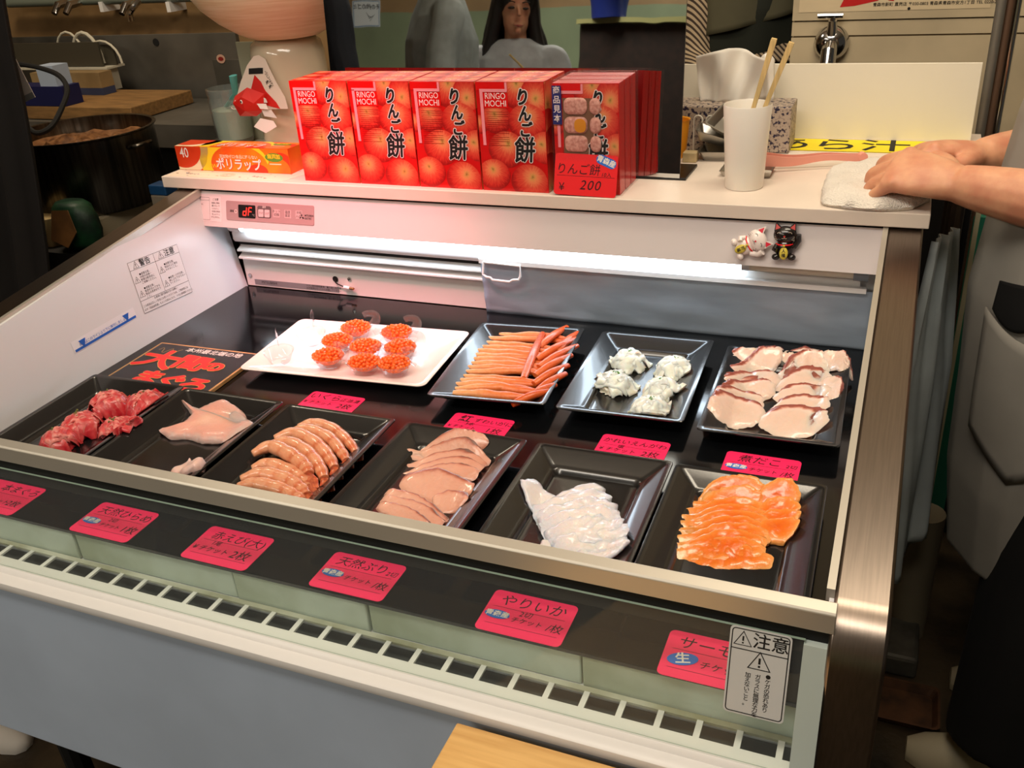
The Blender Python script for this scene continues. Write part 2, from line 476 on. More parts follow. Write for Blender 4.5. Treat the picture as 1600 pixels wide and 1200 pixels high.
# ---- warning notice and load line on the left liner
LX = 0.0046
def liner_m(y, z): return frame((LX, y, z), (0, 1, 0.045), n=(1, 0, 0))
LN = Vector((1, 0, LTAN)).normalized()
def on_liner(px, py):
    d = ray(px, py); o_ = Vector((LX, 0, 0)); t = (o_-CAM).dot(LN)/d.dot(LN); return CAM+d*t
# the notice: heading row, two columns, foot text
ny0, nz0 = 0.362, 0.052
q = [on_liner(226, 490), on_liner(300, 456), on_liner(286, 378), on_liner(211, 410)]
LM = frame(q[0], q[1]-q[0], n=LN)
nw, nh = (q[1]-q[0]).length, ((q[3]-q[0]).length+(q[2]-q[1]).length)/2
mb = MB()
mb.prism([(0, 0), (nw, 0), (nw, nh), (0, nh)], off(LM, 0.0002), 0.0002, mat('notice_film', (228, 227, 228), 0.35))
Z = 0.0005
mb.strip([(0, 0), (nw, 0), (nw, nh), (0, nh)], 0.0007, LM, M['ink'], Z, True)
mb.strip([(0, nh*0.84), (nw, nh*0.84)], 0.0006, LM, M['ink'], Z)
mb.strip([(0, nh*0.24), (nw, nh*0.24)], 0.0006, LM, M['ink'], Z)
mb.strip([(nw/2, nh), (nw/2, nh*0.24)], 0.0006, LM, M['ink'], Z)
for k, t in enumerate(('警告', '注意')):
    warn_tri(mb, LM, nw*(0.13+0.5*k), nh*0.915, 0.012, Z)
    mb.text(t, 0.0135, LM @ Matrix.Translation((nw*(0.31+0.5*k), nh*0.915, Z)), M['ink'], bold=0.012)
lines = [['●感電注意。', '内部の点検・', '修理は販売店に', 'ご依頼ください。'], ['●感電注意。', '電源を切ってから', '製品の洗浄を行う', 'こと。'], ['●故障注意。', '製品の上に物を', 'のせないこと。', ''], ['●転倒・けが注意。', '扉にぶら下がらない', 'でください。', '']]
for k in range(4):
    cx_, cy_ = nw*(0.07+0.5*(k//2)), nh*(0.68-0.28*(k % 2))
    warn_tri(mb, LM, cx_, cy_-0.004, 0.0115, Z)
    for j, t in enumerate(lines[k]):
        if t: mb.text(t, 0.0048, LM @ Matrix.Translation((cx_+0.008, cy_+0.004-j*0.0052, Z)), M['ink'], align='LEFT')
for j, t in enumerate(('お客様に据付業者の方へお願い', 'この商品は正しく安全にお使いいただくため、ご使用前には', '必ず「取扱説明書」をよくお読みになり、十分に御理解ください。')):
    mb.text(t, 0.0046, LM @ Matrix.Translation((nw*(0.5 if j == 0 else 0.02), nh*0.2-j*0.0068, Z)), M['ink'], align='CENTER' if j == 0 else 'LEFT', sx=0.93)
mb.build('warning_notice', case)
# blue load line with two arrow heads
mb = MB()
p0 = on_liner(118, 549); p1 = on_liner(212, 494)
dirv = p1-p0; L = dirv.length
BM = frame(p0, dirv, n=LN)
mb.prism([(-0.002, -0.003), (L+0.002, -0.003), (L+0.002, 0.0165), (-0.002, 0.0165)], off(BM, 0.0002), 0.0002, mat('load_line_film', (232, 230, 234), 0.4))
mb.strip([(0, 0), (L, 0)], 0.0042, BM, M['blue'], 0.0005)
for fx in (0.14, 0.86):
    mb.prism([(L*fx, -0.001), (L*fx+0.0075, 0.0125), (L*fx-0.0075, 0.0125)], off(BM, 0.0009), 0.0003, M['blue'])
mb.text('商品はこのラインより下に陳列しましょう。', 0.0062, BM @ Matrix.Translation((L*0.5, 0.0055, 0.0006)), M['blue'], sx=0.95)
mb.build('load_line_sticker', case)

# ---- control fascia under the counter top
FA = Vector((0, 0.600, 0.206)); FB = Vector((0, 0.582, 0.142))
fn = Vector((0, FB.z-FA.z, -(FB.y-FA.y))).normalized()       # faces the customer
FM = frame(FB, (1, 0, 0), n=fn)                               # u = x, v up the fascia
FH = (FA-FB).length
mb = MB()
mb.prism([(-0.022, 0), (WI-0.002, 0), (WI-0.002, FH), (-0.029, FH)], FM, 0.02, mat('fascia_white', (214, 206, 206), 0.4))
fascia = mb.build('control_fascia', case, bevel=0.002)
# matte black block painting the dark of the gap under the counter top
mb = MB(); mb.box((-0.03, 0.6065, 0.19), (WI, 0.66, 0.2095), M['matte']); mb.build('fascia_gap_shade', case)
def on_fascia(px, py):
    d = ray(px, py); t = (FB-CAM).dot(fn)/d.dot(fn); p = CAM+d*t
    return p.x, (p-FB).dot((FA-FB).normalized())
a_ = on_fascia(357, 318); b_ = on_fascia(490, 350)
pcx, pcy = (on_fascia(354, 331)[0]+on_fascia(491, 337)[0])/2, (on_fascia(420, 317)[1]+on_fascia(420, 348)[1])/2
pw, ph = on_fascia(491, 337)[0]-on_fascia(354, 331)[0], 0.036
PM = FM @ Matrix.Translation((pcx, pcy, 0.001))
mb = MB()
mb.prism(rrect(pw, ph, 0.003), PM, 0.002, mat('control_plate', (164, 140, 140), 0.4))
Z = 0.0003
for k, t in enumerate(('ホット\n切換', '温度\n設定', '冷却\n入/切')):
    x = pw*(0.085+0.125*k)
    mb.prism(rrect(0.0145, 0.0145, 0.001, cx=x), off(PM, Z), 0.0003, mat('control_patch', (196, 172, 172), 0.4))
    mb.text(t, 0.0062, PM @ Matrix.Translation((x, 0.0002, Z+0.0002)), M['ink'])
mb.text('運転', 0.005, PM @ Matrix.Translation((-pw*0.43, -0.001, Z)), M['ink'])
mb.strip([(-pw*0.385+0.003*math.cos(a*PI/6), -0.001+0.003*math.sin(a*PI/6)) for a in range(12)], 0.0008, PM, M['paper'], Z, True)
# three-diamond mark and lettering
for k in range(3):
    a = PI/2+k*2*PI/3; c_ = Vector((pw*0.365, -0.0035)); dv = Vector((math.cos(a), math.sin(a))); nv = Vector((-dv.y, dv.x)); R_ = 0.0062
    mb.prism([tuple(c_), tuple(c_+dv*R_*0.5-nv*R_*0.29), tuple(c_+dv*R_), tuple(c_+dv*R_*0.5+nv*R_*0.29)], off(PM, Z), 0.0002, M['ink'])
mb.text('MITSUBISHI', 0.0048, PM @ Matrix.Translation((pw*0.447, -0.0008, Z)), M['ink'], sx=0.78, bold=0.01)
mb.text('ELECTRIC', 0.0048, PM @ Matrix.Translation((pw*0.436, -0.006, Z)), M['ink'], sx=0.72, bold=0.01)
cp = mb.build('control_panel', case)
mb = MB()
DM = PM @ Matrix.Translation((-pw*0.255, 0.0, 0.0008))
mb.prism(rrect(0.039, 0.024, 0.002), DM, 0.0008, M['black'])
led = mat('red_digit_led', (255, 40, 30), 0.5, emit=2.2)
def seg_digit(mb, mt, segs, x, h, w, sk=0.12):
    P = {'a': ((0, h), (w, h)), 'b': ((w, h), (w, h/2)), 'c': ((w, h/2), (w, 0)), 'd': ((0, 0), (w, 0)), 'e': ((0, 0), (0, h/2)), 'f': ((0, h/2), (0, h)), 'g': ((0, h/2), (w, h/2))}
    for s_ in segs:
        (x0, y0), (x1, y1) = P[s_]
        mb.strip([(x+x0+sk*y0, y0-h/2), (x+x1+sk*y1, y1-h/2)], 0.0019, mt, led, 0.0004)
seg_digit(mb, DM, 'bcdeg', -0.0085, 0.0145, 0.0068); seg_digit(mb, DM, 'aefg', 0.0035, 0.0145, 0.0068)
mb.text('°C', 0.0058, DM @ Matrix.Translation((0.0158, -0.0065, 0.0004)), mat('grey_ink', (170, 150, 150), 0.6))
mb.build('temperature_display', cp)
mb = MB()
mb.prism(rrect(0.031, 0.022, 0.004, cy=0.001), PM @ Matrix.Translation((pw*-0.055, 0, 0.0004)), 0.0003, mat('button_frame', (96, 82, 84), 0.5))
mb.text('温度', 0.0042, PM @ Matrix.Translation((pw*-0.055, 0.0098, 0.0006)), M['paper'])
for t, dx in (('下げ', -0.007), ('上げ', 0.007)):
    BMm = PM @ Matrix.Translation((pw*-0.055+dx, -0.0015, 0.0014))
    mb.prism(rrect(0.0115, 0.014, 0.002), BMm, 0.001, mat('button_face', (206, 186, 186), 0.4))
    mb.text(t, 0.0048, off(BMm, 0.0002), M['ink'])
mb.build('buttons', cp)
# notice on the fascia left of the control panel
mb = MB()
nx0, nx1 = on_fascia(293, 320)[0], on_fascia(346, 325)[0]
w_ = nx1-nx0; NM = FM @ Matrix.Translation((nx0, FH*0.14, 0.0003))
mb.prism([(0, 0), (w_, 0), (w_, FH*0.72), (0, FH*0.72)], NM, 0.0002, mat('fascia_notice', (226, 214, 214), 0.5))
mb.strip([(0.002, 0.003), (w_*0.66, 0.003), (w_*0.66, FH*0.68), (0.002, FH*0.68)], 0.0005, NM, M['ink'], 0.0003, True)
mb.strip([(0.002, FH*0.6), (w_*0.66, FH*0.6)], 0.0004, NM, M['ink'], 0.0003)
mb.text('霜取表示', 0.0042, NM @ Matrix.Translation((0.0035, FH*0.64, 0.0003)), M['ink'], align='LEFT')
for j, t in enumerate(('表示\u3000内容', '冷却運転を示します。', '除霜中です。', '点検の必要あり。', 'フィルター清掃を', 'お願いします。', '高温注意です。')):
    mb.text(t, 0.0036, NM @ Matrix.Translation((0.005, FH*(0.55-0.075*j), 0.0003)), M['ink'], align='LEFT')
mb.text('ご注意', 0.0048, NM @ Matrix.Translation((w_*0.84, FH*0.63, 0.0003)), M['ink'])
for j, t in enumerate(('前面に物を', '置かないで', 'ください。', '冷気の吹出', 'をふさぐと', '冷えません。')):
    mb.text(t, 0.0038, NM @ Matrix.Translation((w_*0.84, FH*(0.53-0.08*j), 0.0003)), M['ink'])
mb.build('fascia_notice', case)
# ---- lamp under the fascia
tube_on = mat('lit_tube', (255, 255, 255), 0.5); 
nt = tube_on.node_tree; pb = nt.nodes['Principled BSDF']; pb.inputs['Emission Color'].default_value = (0.72, 0.87, 1.0, 1); pb.inputs['Emission Strength'].default_value = TUBE_E
TY, TZ = 0.612, 0.137
mb = MB(); mb.tube([(0.045, TY, TZ), (1.0, TY, TZ-0.004)], 0.0105, tube_on, 16)
mb.tube([(1.0, TY, TZ-0.004), (1.012, TY, TZ-0.004)], 0.0108, mat('tube_cap', (205, 205, 205), 0.3, 0.7), 16)
mb.build('fluorescent_tube', case)
mb = MB()
mb.tube([(0.018, TY, TZ), (0.045, TY, TZ)], 0.0125, mat('lamp_holder', (214, 214, 214), 0.4), 16)
mb.build('lamp_holder', case)
mb = MB()
mb.tube([(1.012, TY, TZ-0.004), (1.165, TY, TZ-0.0045)], 0.0102, mat('unlit_tube', (206, 200, 182), 0.25), 16)
mb.tube([(1.165, TY, TZ-0.005), (1.186, TY, TZ-0.005)], 0.0125, mat('lamp_end', (120, 130, 140), 0.4), 16)
mb.build('lamp_cover', case)
# housing below the tube
mb = MB(smooth=True, angle=40)
hp = [(0.640, 0.128), (0.626, 0.122), (0.6225, 0.118), (0.622, 0.104), (0.626, 0.098), (0.640, 0.096)]
mb.rings([[(0.008, y, z) for y, z in hp], [(1.175, y, z-0.003) for y, z in hp]], M['white'])
mb.build('lamp_housing', case)
mb = MB(); mb.box((0.006, 0.640, 0.0), (WI-0.004, 0.6415, 0.14), M['white']); mb.build('rear_panel', case)
# louvres; a matte black sheet behind paints the dark gap between
mb = MB()
mb.box((0.006, 0.639, 0.066), (0.56, 0.6395, 0.096), M['matte'])
for z in (0.086, 0.0705):
    mb.add([(0.010, 0.640, z+0.002), (0.56, 0.640, z), (0.56, 0.624, z-0.007), (0.010, 0.624, z-0.005),
            (0.010, 0.640, z-0.001), (0.56, 0.640, z-0.003), (0.56, 0.624, z-0.010), (0.010, 0.624, z-0.008)],
           [(3, 2, 1, 0), (4, 5, 6, 7), (0, 1, 5, 4), (1, 2, 6, 5), (2, 3, 7, 6), (3, 0, 4, 7)], M['white'])
mb.build('air_louvre', case)
# rear lower sticker, screws, sensor
mb = MB()
RM = frame((0, 0.6392, 0), (1, 0, 0), n=(0, -1, 0))
def on_rear(px, py, y=0.6392):
    p = on_y(px, py, y); return p.x, p.z
xa_, xb_ = on_rear(400, 448)[0], on_rear(530, 455)[0]
mb.prism([(xa_, 0.003), (xb_, 0.003), (xb_, 0.0145), (xa_, 0.0145)], RM, 0.0004, mat('rear_sticker', (150, 152, 156), 0.4, 0.3))
mb.text('MITSUBISHI', 0.0075, RM @ Matrix.Translation((xa_+0.036, 0.009, 0.0003)), M['ink'])
mb.text('ファン表示説明事項\u3000乗り直しを注意', 0.0048, RM @ Matrix.Translation((xb_-0.035, 0.0115, 0.0003)), M['ink'])
mb.text('必ず電源を切ってから洗浄してください', 0.0045, RM @ Matrix.Translation((xb_-0.035, 0.0062, 0.0003)), M['ink'])
mb.build('rear_sticker', case)
for px, py in ((391, 430), (546, 436)):
    sx_, sz_ = on_rear(px, py)
    mb = MB(); mb.lathe([(0.0, 0), (0.0042, 0.0), (0.0036, 0.0022), (0.0, 0.0028)], (sx_, 0.6395, sz_), M['chrome'], 12, mtx=Matrix.Rotation(PI/2, 4, 'X'))
    mb.build('screw', case)
mb = MB()
sx_, sz_ = on_rear(524, 436)
mb.lathe([(0, 0), (0.006, 0.0), (0.006, 0.0012), (0, 0.0012)], (sx_, 0.6395, sz_), M['matte'], 14, mtx=Matrix.Rotation(PI/2, 4, 'X'))
e1 = Vector((on_rear(540, 447)[0], 0.634, on_rear(540, 447)[1])); e2 = Vector((on_rear(556, 449)[0], 0.631, on_rear(556, 449)[1]))
mb.tube(bez([(sx_, 0.638, sz_), (sx_+0.004, 0.634, sz_-0.006), tuple(e1)], 8), 0.0012, M['matte'], 6)
mb.tube([e1, e1.lerp(e2, 0.6)], 0.0034, M['white'], 10)
mb.tube([e1.lerp(e2, 0.6), e2], 0.0026, mat('copper_bulb', (170, 110, 70), 0.3, 0.9), 10)
mb.build('temperature_sensor', case)
# ---- clear plastic night cover hanging over the right half of the rear
cover_m = mat('night_cover_plastic', (156, 170, 186), 0.3, coat=0.3, bump=0.12, bscale=9, stretch=(1, 1, 4), var=0.1, vscale=6)
mb = MB(smooth=True)
nx, nz = 60, 12; V = []; Fc = []
for j in range(nz+1):
    for i in range(nx+1):
        u = i/nx; v = j/nz
        x = 0.545+u*(1.197-0.545)
        z = 0.103-0.003*u-v*0.1035
        y = 0.6185+v*0.008+0.0022*mnoise.noise(Vector((x*16, z*40, 3)))+0.0012*mnoise.noise(Vector((x*50, z*60, 9)))*max(0, 1-u*2)
        V.append((x, y, z))
for j in range(nz):
    for i in range(nx):
        a = j*(nx+1)+i; Fc.append((a, a+nx+1, a+nx+2, a+1))
mb.add(V, Fc, cover_m)
cov = mb.build('night_cover', case)
md = cov.modifiers.new('thick', 'SOLIDIFY'); md.thickness = 0.0006
mb = MB()
mb.box((0.545, 0.612, 0.0985), (1.185, 0.621, 0.1065), M['white'])
mb.build('cover_bar', case)
hx0, hz = on_rear(755, 409, 0.612); hx1, _ = on_rear(813, 415, 0.612)
mb = MB()
pth = [(hx0+0.001, 0.611, hz), (hx0-0.001, 0.609, hz-0.022), (hx0+0.006, 0.607, hz-0.026), (hx0+0.014, 0.606, hz-0.026), (hx0+0.018, 0.606, hz-0.030), (hx1-0.02, 0.606, hz-0.031), (hx1-0.014, 0.606, hz-0.027), (hx1-0.003, 0.607, hz-0.026), (hx1, 0.609, hz-0.020), (hx1, 0.611, hz-0.002)]
mb.tube(pth+[pth[0]], 0.0022, M['white'], 8)
mb.build('cover_handle', case)
# foam blocks carrying the deck boards
foam_m = mat('white_foam', (206, 216, 206), 0.6, var=0.12, vscale=12, c2=(176, 184, 164), bump=0.1, bscale=120)
fx = [0.006, 0.31, 0.555, 0.735, 0.98, 1.196]
fl = ['under the first pink card at the left end', 'under the red shrimp card', 'under the yellowtail card', 'under the squid card', 'under the salmon card at the right end']
for i in range(5):
    mb = MB(); mb.box((fx[i], -0.132+0.002*(i % 2), -0.0482), (fx[i+1]-0.002, -0.03, -0.0063), foam_m)
    tag(mb.build('foam_block', bevel=0.002), 'white foam block under the deck edge, '+fl[i].replace('under','below'), 'foam block', 'foam blocks under the deck edge')
# ------------------------------------------------------------------ black serving trays, plate, sign, price cards
def tray_mesh(w, l, h, m, name, origin):
    """rectangular tray with a broad sloping rim; origin at its foot"""
    mb = MB(smooth=True, angle=25); o = Vector(origin)
    prof = [(-0.034, 0.0, 0.010), (-0.032, -0.0004, 0.011), (-0.003, h-0.004, 0.006), (0.0, h-0.002, 0.006), (0.0, h-0.0004, 0.006), (-0.0008, h+0.0002, 0.006), (-0.0055, h, 0.006),
            (-0.008, h-0.0012, 0.006), (-0.0265, 0.0125, 0.008), (-0.0285, 0.0112, 0.008), (-0.0305, 0.0108, 0.009), (-0.0325, 0.0095, 0.009), (-0.0360, 0.0040, 0.010), (-0.0385, 0.0032, 0.010)]
    rs = []
    for ins, z, r in prof:
        rs.append([o+Vector((x, y, z)) for x, y in rrect(w+2*ins, l+2*ins, r, 3)])
    mb.rings(rs, m)
    return mb
TRAY_W, TRAY_L, TRAY_H = 0.180, 0.264, 0.0245
def pr(px, py, z=0.02): p = on_z(px, py, z); return p
front_tray_x = [0.139, 0.323, 0.512, 0.709, 0.907, 1.090]
foods_f = ['with crumpled red tuna, leftmost of the front row', 'with a pale flounder fillet and one small piece', 'with a fan of peeled shrimp', 'with sliced yellowtail', 'with a heap of white squid', 'with orange salmon slices, rightmost of the front row']
mb = tray_mesh(TRAY_W, TRAY_L, TRAY_H, M['tray'], 'serving_tray', (0, 0, 0))
tray0 = mb.build('serving_tray', origin=(0, 0, 0))
front_trays = []
for i, x in enumerate(front_tray_x):
    lab = 'black lacquer tray '+foods_f[i]
    loc = (x, 0.0575, 0.0005)
    if i == 0:
        tray0.location = loc; tag(tray0, lab, 'tray', 'black serving trays'); WL[tray0.name] = Vector(loc); t = tray0
    else: t = dup(tray0, loc, 0, lab)
    t.rotation_euler = (0, 0, math.radians([1.5, 1.0, 1.0, 0.0, 1.2, 1.0][i]))
for (x, y, r), lab in zip([(0.684, 0.407, 6.0), (0.888, 0.417, 2.5), (1.090, 0.411, 1.5)], ['behind the front row, holding orange crab legs', 'in the back row, holding ruffled white flounder fin', 'at the back right corner, holding octopus slices']):
    t = dup(tray0, (x, y, 0.0005), math.radians(r), 'black lacquer tray '+lab)
# white plate
plate_m = mat('white_plate', (240, 228, 222), 0.18, coat=0.4)
mb = MB(smooth=True, angle=40)
PW, PL = 0.326, 0.202
rs = []
for ins, z, r in [(-0.05, 0.0, 0.02), (-0.045, 0.0, 0.02), (-0.02, 0.006, 0.014), (0.0, 0.0165, 0.012), (0.0005, 0.0180, 0.012), (-0.002, 0.0188, 0.012), (-0.012, 0.0155, 0.012), (-0.032, 0.0090, 0.016), (-0.05, 0.0075, 0.02)]:
    rs.append([Vector((x, y, z)) for x, y in rrect(PW+2*ins, PL+2*ins, r, 4)])
mb.rings(rs, plate_m)
plate = mb.build('white_plate', origin=(0, 0, 0)); plate.location = (0.4165, 0.389, 0.0004); plate.rotation_euler = (0, 0, math.radians(4.0))
tag(plate, 'large white rectangular plate carrying the cups of salmon roe', 'plate')
# tuna sign lying on the deck by the left wall
sg = [on_z(240, 534, 0.006), on_z(388, 553, 0.006), on_z(338, 612, 0.006), on_z(170, 590, 0.006)]
ex = ((sg[1]-sg[0])+(sg[2]-sg[3]))/2; ey = (sg[0]-sg[3]+sg[1]-sg[2])/2
cen = (sg[0]+sg[1]+sg[2]+sg[3])/4; sgw, sgl = ex.length, ey.length+0.06
cen = cen-ey.normalized()*0.03
SGM = frame(cen+Vector((0, 0, 0.0005)), ex, y=ey)
mb = MB()
wood = mat('sign_frame_wood', (196, 150, 96), 0.5, var=0.2, vscale=30)
signblack = mat('sign_black', (34, 36, 42), 0.35, var=0.3, vscale=25)
signred = mat('sign_red', (226, 40, 40), 0.5); signyel = mat('sign_outline', (214, 170, 90), 0.5)
mb.prism(rrect(sgw, sgl, 0.002), SGM, 0.0055, wood)
mb.prism(rrect(sgw-0.008, sgl-0.008, 0.001), off(SGM, 0.0003), 0.0003, signblack)
mb.text('本州最北端の地', 0.0165, SGM @ Matrix.Translation((0.02, sgl/2-0.017, 0.0006)), M['paper'], bold=0.006, shear=0.1)
# coast line drawing
pts = [(sgw*0.1+0.012*math.cos(k*0.9)+k*0.0052, sgl*0.19+0.012*math.sin(k*1.7)) for k in range(12)]
mb.strip(pts, 0.0008, SGM, signyel, 0.0005)
pts = [(-sgw*0.42+0.004*k, sgl*0.36+0.01*math.sin(k*1.3)) for k in range(12)]
mb.strip(pts, 0.0008, SGM, signyel, 0.0005)
for ch, x, y, s in (('大', -0.058, 0.034, 0.082), ('間', 0.008, 0.036, 0.062), ('の', 0.055, 0.034, 0.040), ('ま', -0.032, -0.025, 0.056), ('ぐ', 0.018, -0.028, 0.056), ('ろ', 0.066, -0.030, 0.056)):
    mb.fat_text(ch, s*0.92, SGM @ Matrix.Translation((x, y, 0.0007)), signyel, 0.0034, 10, sx=1.15, sy=0.9, rot=-0.06)
    mb.fat_text(ch, s*0.92, SGM @ Matrix.Translation((x, y, 0.0011)), signred, 0.0024, 8, sx=1.15, sy=0.9, rot=-0.06)
tag(mb.build('tuna_sign'), 'black sign with big red brush letters and wooden edge by the left wall', 'sign')

# price cards
CW, CH = 0.094, 0.0625
def card(px_c, texts, label, z=0.0006, rot=0.0, sticker=None, pos=None, m=None, tilt=0.0):
    c = pos or on_z(px_c[0], px_c[1], z)
    CM = Matrix.Translation((c.x, c.y, z)) @ Matrix.Rotation(rot, 4, 'Z') @ Matrix.Rotation(tilt, 4, 'X')
    mb = MB()
    mb.prism(rrect(CW, CH, 0.006), CM, 0.0005, m or M['pink'])
    mb.strip([(-CW*0.42, 0.006), (CW*0.42, 0.006)], 0.0004, CM, M['marker'], 0.0002)
    mb.strip([(-CW*0.42, -0.0195), (CW*0.42, -0.0195)], 0.0004, CM, M['marker'], 0.0002)
    for t in texts:
        s, x, y, size = t[:4]; kw = t[4] if len(t) > 4 else {}
        mb.text(s, size, CM @ Matrix.Translation((x, y, 0.0003)), kw.pop('m', M['marker']), **kw)
    o = mb.build('price_card', origin=(c.x, c.y, z))
    tag(o, label, 'price card', 'pink price cards')
    if sticker:
        s, x, y, w_, h_, r_, sz = sticker
        sb = MB(); SMm = CM @ Matrix.Translation((x, y, 0.0005)) @ Matrix.Rotation(r_, 4, 'Z')
        sb.prism([(w_/2*math.cos(a*PI/14), h_/2*math.sin(a*PI/14)) for a in range(28)], SMm, 0.0002, M['sticker_blue'])
        sb.text(s, sz, off(SMm, 0.0002), M['paper'], bold=0.022)
        so = sb.build('origin_sticker', o); so['label'] = 'blue oval sticker with white letters'
    return o
h = dict(shear=0.15)
AO = lambda x=-0.031, y=-0.0065, r=0.0: ('青森産', x, y, 0.028, 0.0125, r, 0.0088)
card((8, 777), [('本まぐろ', 0.012, 0.0165, 0.0165, dict(h)), ('チケット', 0.0, -0.010, 0.010, dict(h)), ('2枚', 0.028, -0.010, 0.014, dict(h))], 'pink price card at the far left end, cut by the frame edge', pos=Vector((0.161, -0.1035, 0)))
card((180, 818), [('天然ひらめ', 0.003, 0.0155, 0.0165, dict(h)), ('2切', -0.003, 0.001, 0.0085, dict(h)), ('チケット', 0.001, -0.0100, 0.0080, dict(h)), ('1枚', 0.031, -0.010, 0.0155, dict(h))], 'pink price card with a blue oval sticker in front of the flounder tray', sticker=AO(), pos=Vector((0.3535, -0.1030, 0)))
card((356, 858), [('赤えび(大)', 0.004, 0.0150, 0.0165, dict(h)), ('1尾', -0.018, 0.002, 0.009, dict(h)), ('\u00a5 チケット', -0.018, -0.010, 0.0105, dict(h)), ('2枚', 0.024, -0.010, 0.0175, dict(h))], 'pink price card without a sticker in front of the shrimp tray', pos=Vector((0.529, -0.1030, 0)))
card((558, 903), [('天然ぶり', -0.004, 0.0165, 0.0165, dict(h)), ('2切', 0.036, 0.0125, 0.0095, dict(h)), ('チケット', 0.0035, -0.0075, 0.0088, dict(h)), ('/枚', 0.033, -0.0095, 0.0135, dict(h))], 'pink price card in front of the yellowtail tray', sticker=AO(-0.030, -0.0045), pos=Vector((0.7065, -0.1005, 0)))
card((823, 966), [('やりいか', 0.0, 0.0165, 0.0185, dict(h)), ('2切', -0.002, 0.0015, 0.0095, dict(h)), ('チケット', 0.0025, -0.0085, 0.0088, dict(h)), ('/枚', 0.033, -0.009, 0.0135, dict(h))], 'pink price card in front of the squid tray', sticker=AO(-0.031, -0.0055), pos=Vector((0.9115, -0.1045, 0)))
card((1100, 1025), [('サーモン', 0.0, 0.0155, 0.0185, dict(h)), ('チケット', 0.011, -0.009, 0.0110, dict(h)), ('/', 0.036, -0.008, 0.018, dict(h)), ('枚', 0.042, -0.009, 0.0155, dict(h))], 'pink price card behind the glass caution sticker, rightmost of the front cards', sticker=('生', -0.027, -0.006, 0.030, 0.0165, 0.28, 0.0150), pos=Vector((1.103, -0.1070, 0)))
card((523, 635), [('いくら', -0.018, 0.0175, 0.0185, dict(h)), ('正油漬', 0.026, 0.0165, 0.0110, dict(h)), ('\u00a5 チケット', -0.020, -0.001, 0.0105, dict(h)), ('2枚', 0.026, -0.002, 0.0160, dict(h))], 'pink price card lying in front of the white roe plate', pos=Vector((0.4535, 0.2400, 0)))
card((748, 662), [('紅', -0.026, 0.0165, 0.0190, dict(shear=0.1, bold=0.016)), ('ずわいがに', 0.018, 0.0165, 0.0120, dict(h)), ('3本', -0.014, 0.0045, 0.0095, dict(h)), ('\u00a5 チケット', -0.022, -0.0055, 0.0090, dict(h)), ('1枚', 0.026, -0.0055, 0.0160, dict(h))], 'pink price card below the tray of crab legs', pos=Vector((0.7005, 0.2385, 0)))
card((990, 700), [('かれいえんがわ', 0.0, 0.0165, 0.0125, dict(h)), ('塩', -0.016, 0.004, 0.0095, dict(h)), ('\u00a5 チケット', -0.018, -0.0055, 0.0105, dict(h)), ('2枚', 0.026, -0.0055, 0.0160, dict(h))], 'pink price card between the flounder fin tray and the squid tray', pos=Vector((0.9255, 0.2395, 0)))
card((1190, 728), [('煮だこ', -0.004, 0.0165, 0.0185, dict(h)), ('2切', 0.036, 0.0125, 0.0095, dict(h)), ('チケット', 0.0035, -0.0055, 0.0090, dict(h)), ('/枚', 0.033, -0.007, 0.0135, dict(h))], 'pink price card below the octopus tray', sticker=AO(-0.030, -0.0035), pos=Vector((1.0935, 0.2420, 0)))
# ------------------------------------------------------------------ seafood
FZ = 0.0042          # top of a tray's floor
def N(p, s, k=0.0): return mnoise.noise(Vector((p[0]*s+k, p[1]*s-k*1.7, (p[2] if len(p) > 2 else 0)*s+k*0.3)))
def uvmat(name, stops, rough=0.25, sss=0.35, coat=0.4, noise_amt=0.25, noise_scale=90, bump=0.25, bscale=180, stretch=None, axis=0, trans=0.0):
    """flesh coloured along a UV axis (0 = middle of the slice, 1 = its skin edge), with a little variation"""
    if name in MATS: return MATS[name]
    m = mat(name, stops[0][1], rough, sss=sss, coat=coat, bump=bump, bscale=bscale, trans=trans)
    nt = m.node_tree; b = nt.nodes['Principled BSDF']
    uv = nt.nodes.new('ShaderNodeUVMap'); sep = nt.nodes.new('ShaderNodeSeparateXYZ'); nt.links.new(uv.outputs[0], sep.inputs[0])
    tc = nt.nodes.new('ShaderNodeTexCoord'); mp = nt.nodes.new('ShaderNodeMapping'); nt.links.new(tc.outputs['Object'], mp.inputs[0])
    if stretch: mp.inputs['Scale'].default_value = stretch
    n = nt.nodes.new('ShaderNodeTexNoise'); n.inputs['Scale'].default_value = noise_scale; n.inputs['Detail'].default_value = 3; nt.links.new(mp.outputs[0], n.inputs['Vector'])
    ma = nt.nodes.new('ShaderNodeMath'); ma.operation = 'MULTIPLY_ADD'; ma.inputs[1].default_value = noise_amt*2; ma.inputs[2].default_value = -noise_amt
    nt.links.new(n.outputs['Fac'], ma.inputs[0])
    ad = nt.nodes.new('ShaderNodeMath'); ad.operation = 'ADD'; nt.links.new(ma.outputs[0], ad.inputs[0]); nt.links.new(sep.outputs[axis], ad.inputs[1])
    r = nt.nodes.new('ShaderNodeValToRGB'); cr = r.color_ramp
    while len(cr.elements) < len(stops): cr.elements.new(0.5)
    for e, (p, c) in zip(cr.elements, stops): e.position = p; e.color = rgb(c)
    nt.links.new(ad.outputs[0], r.inputs[0]); nt.links.new(r.outputs[0], b.inputs['Base Color'])
    return m

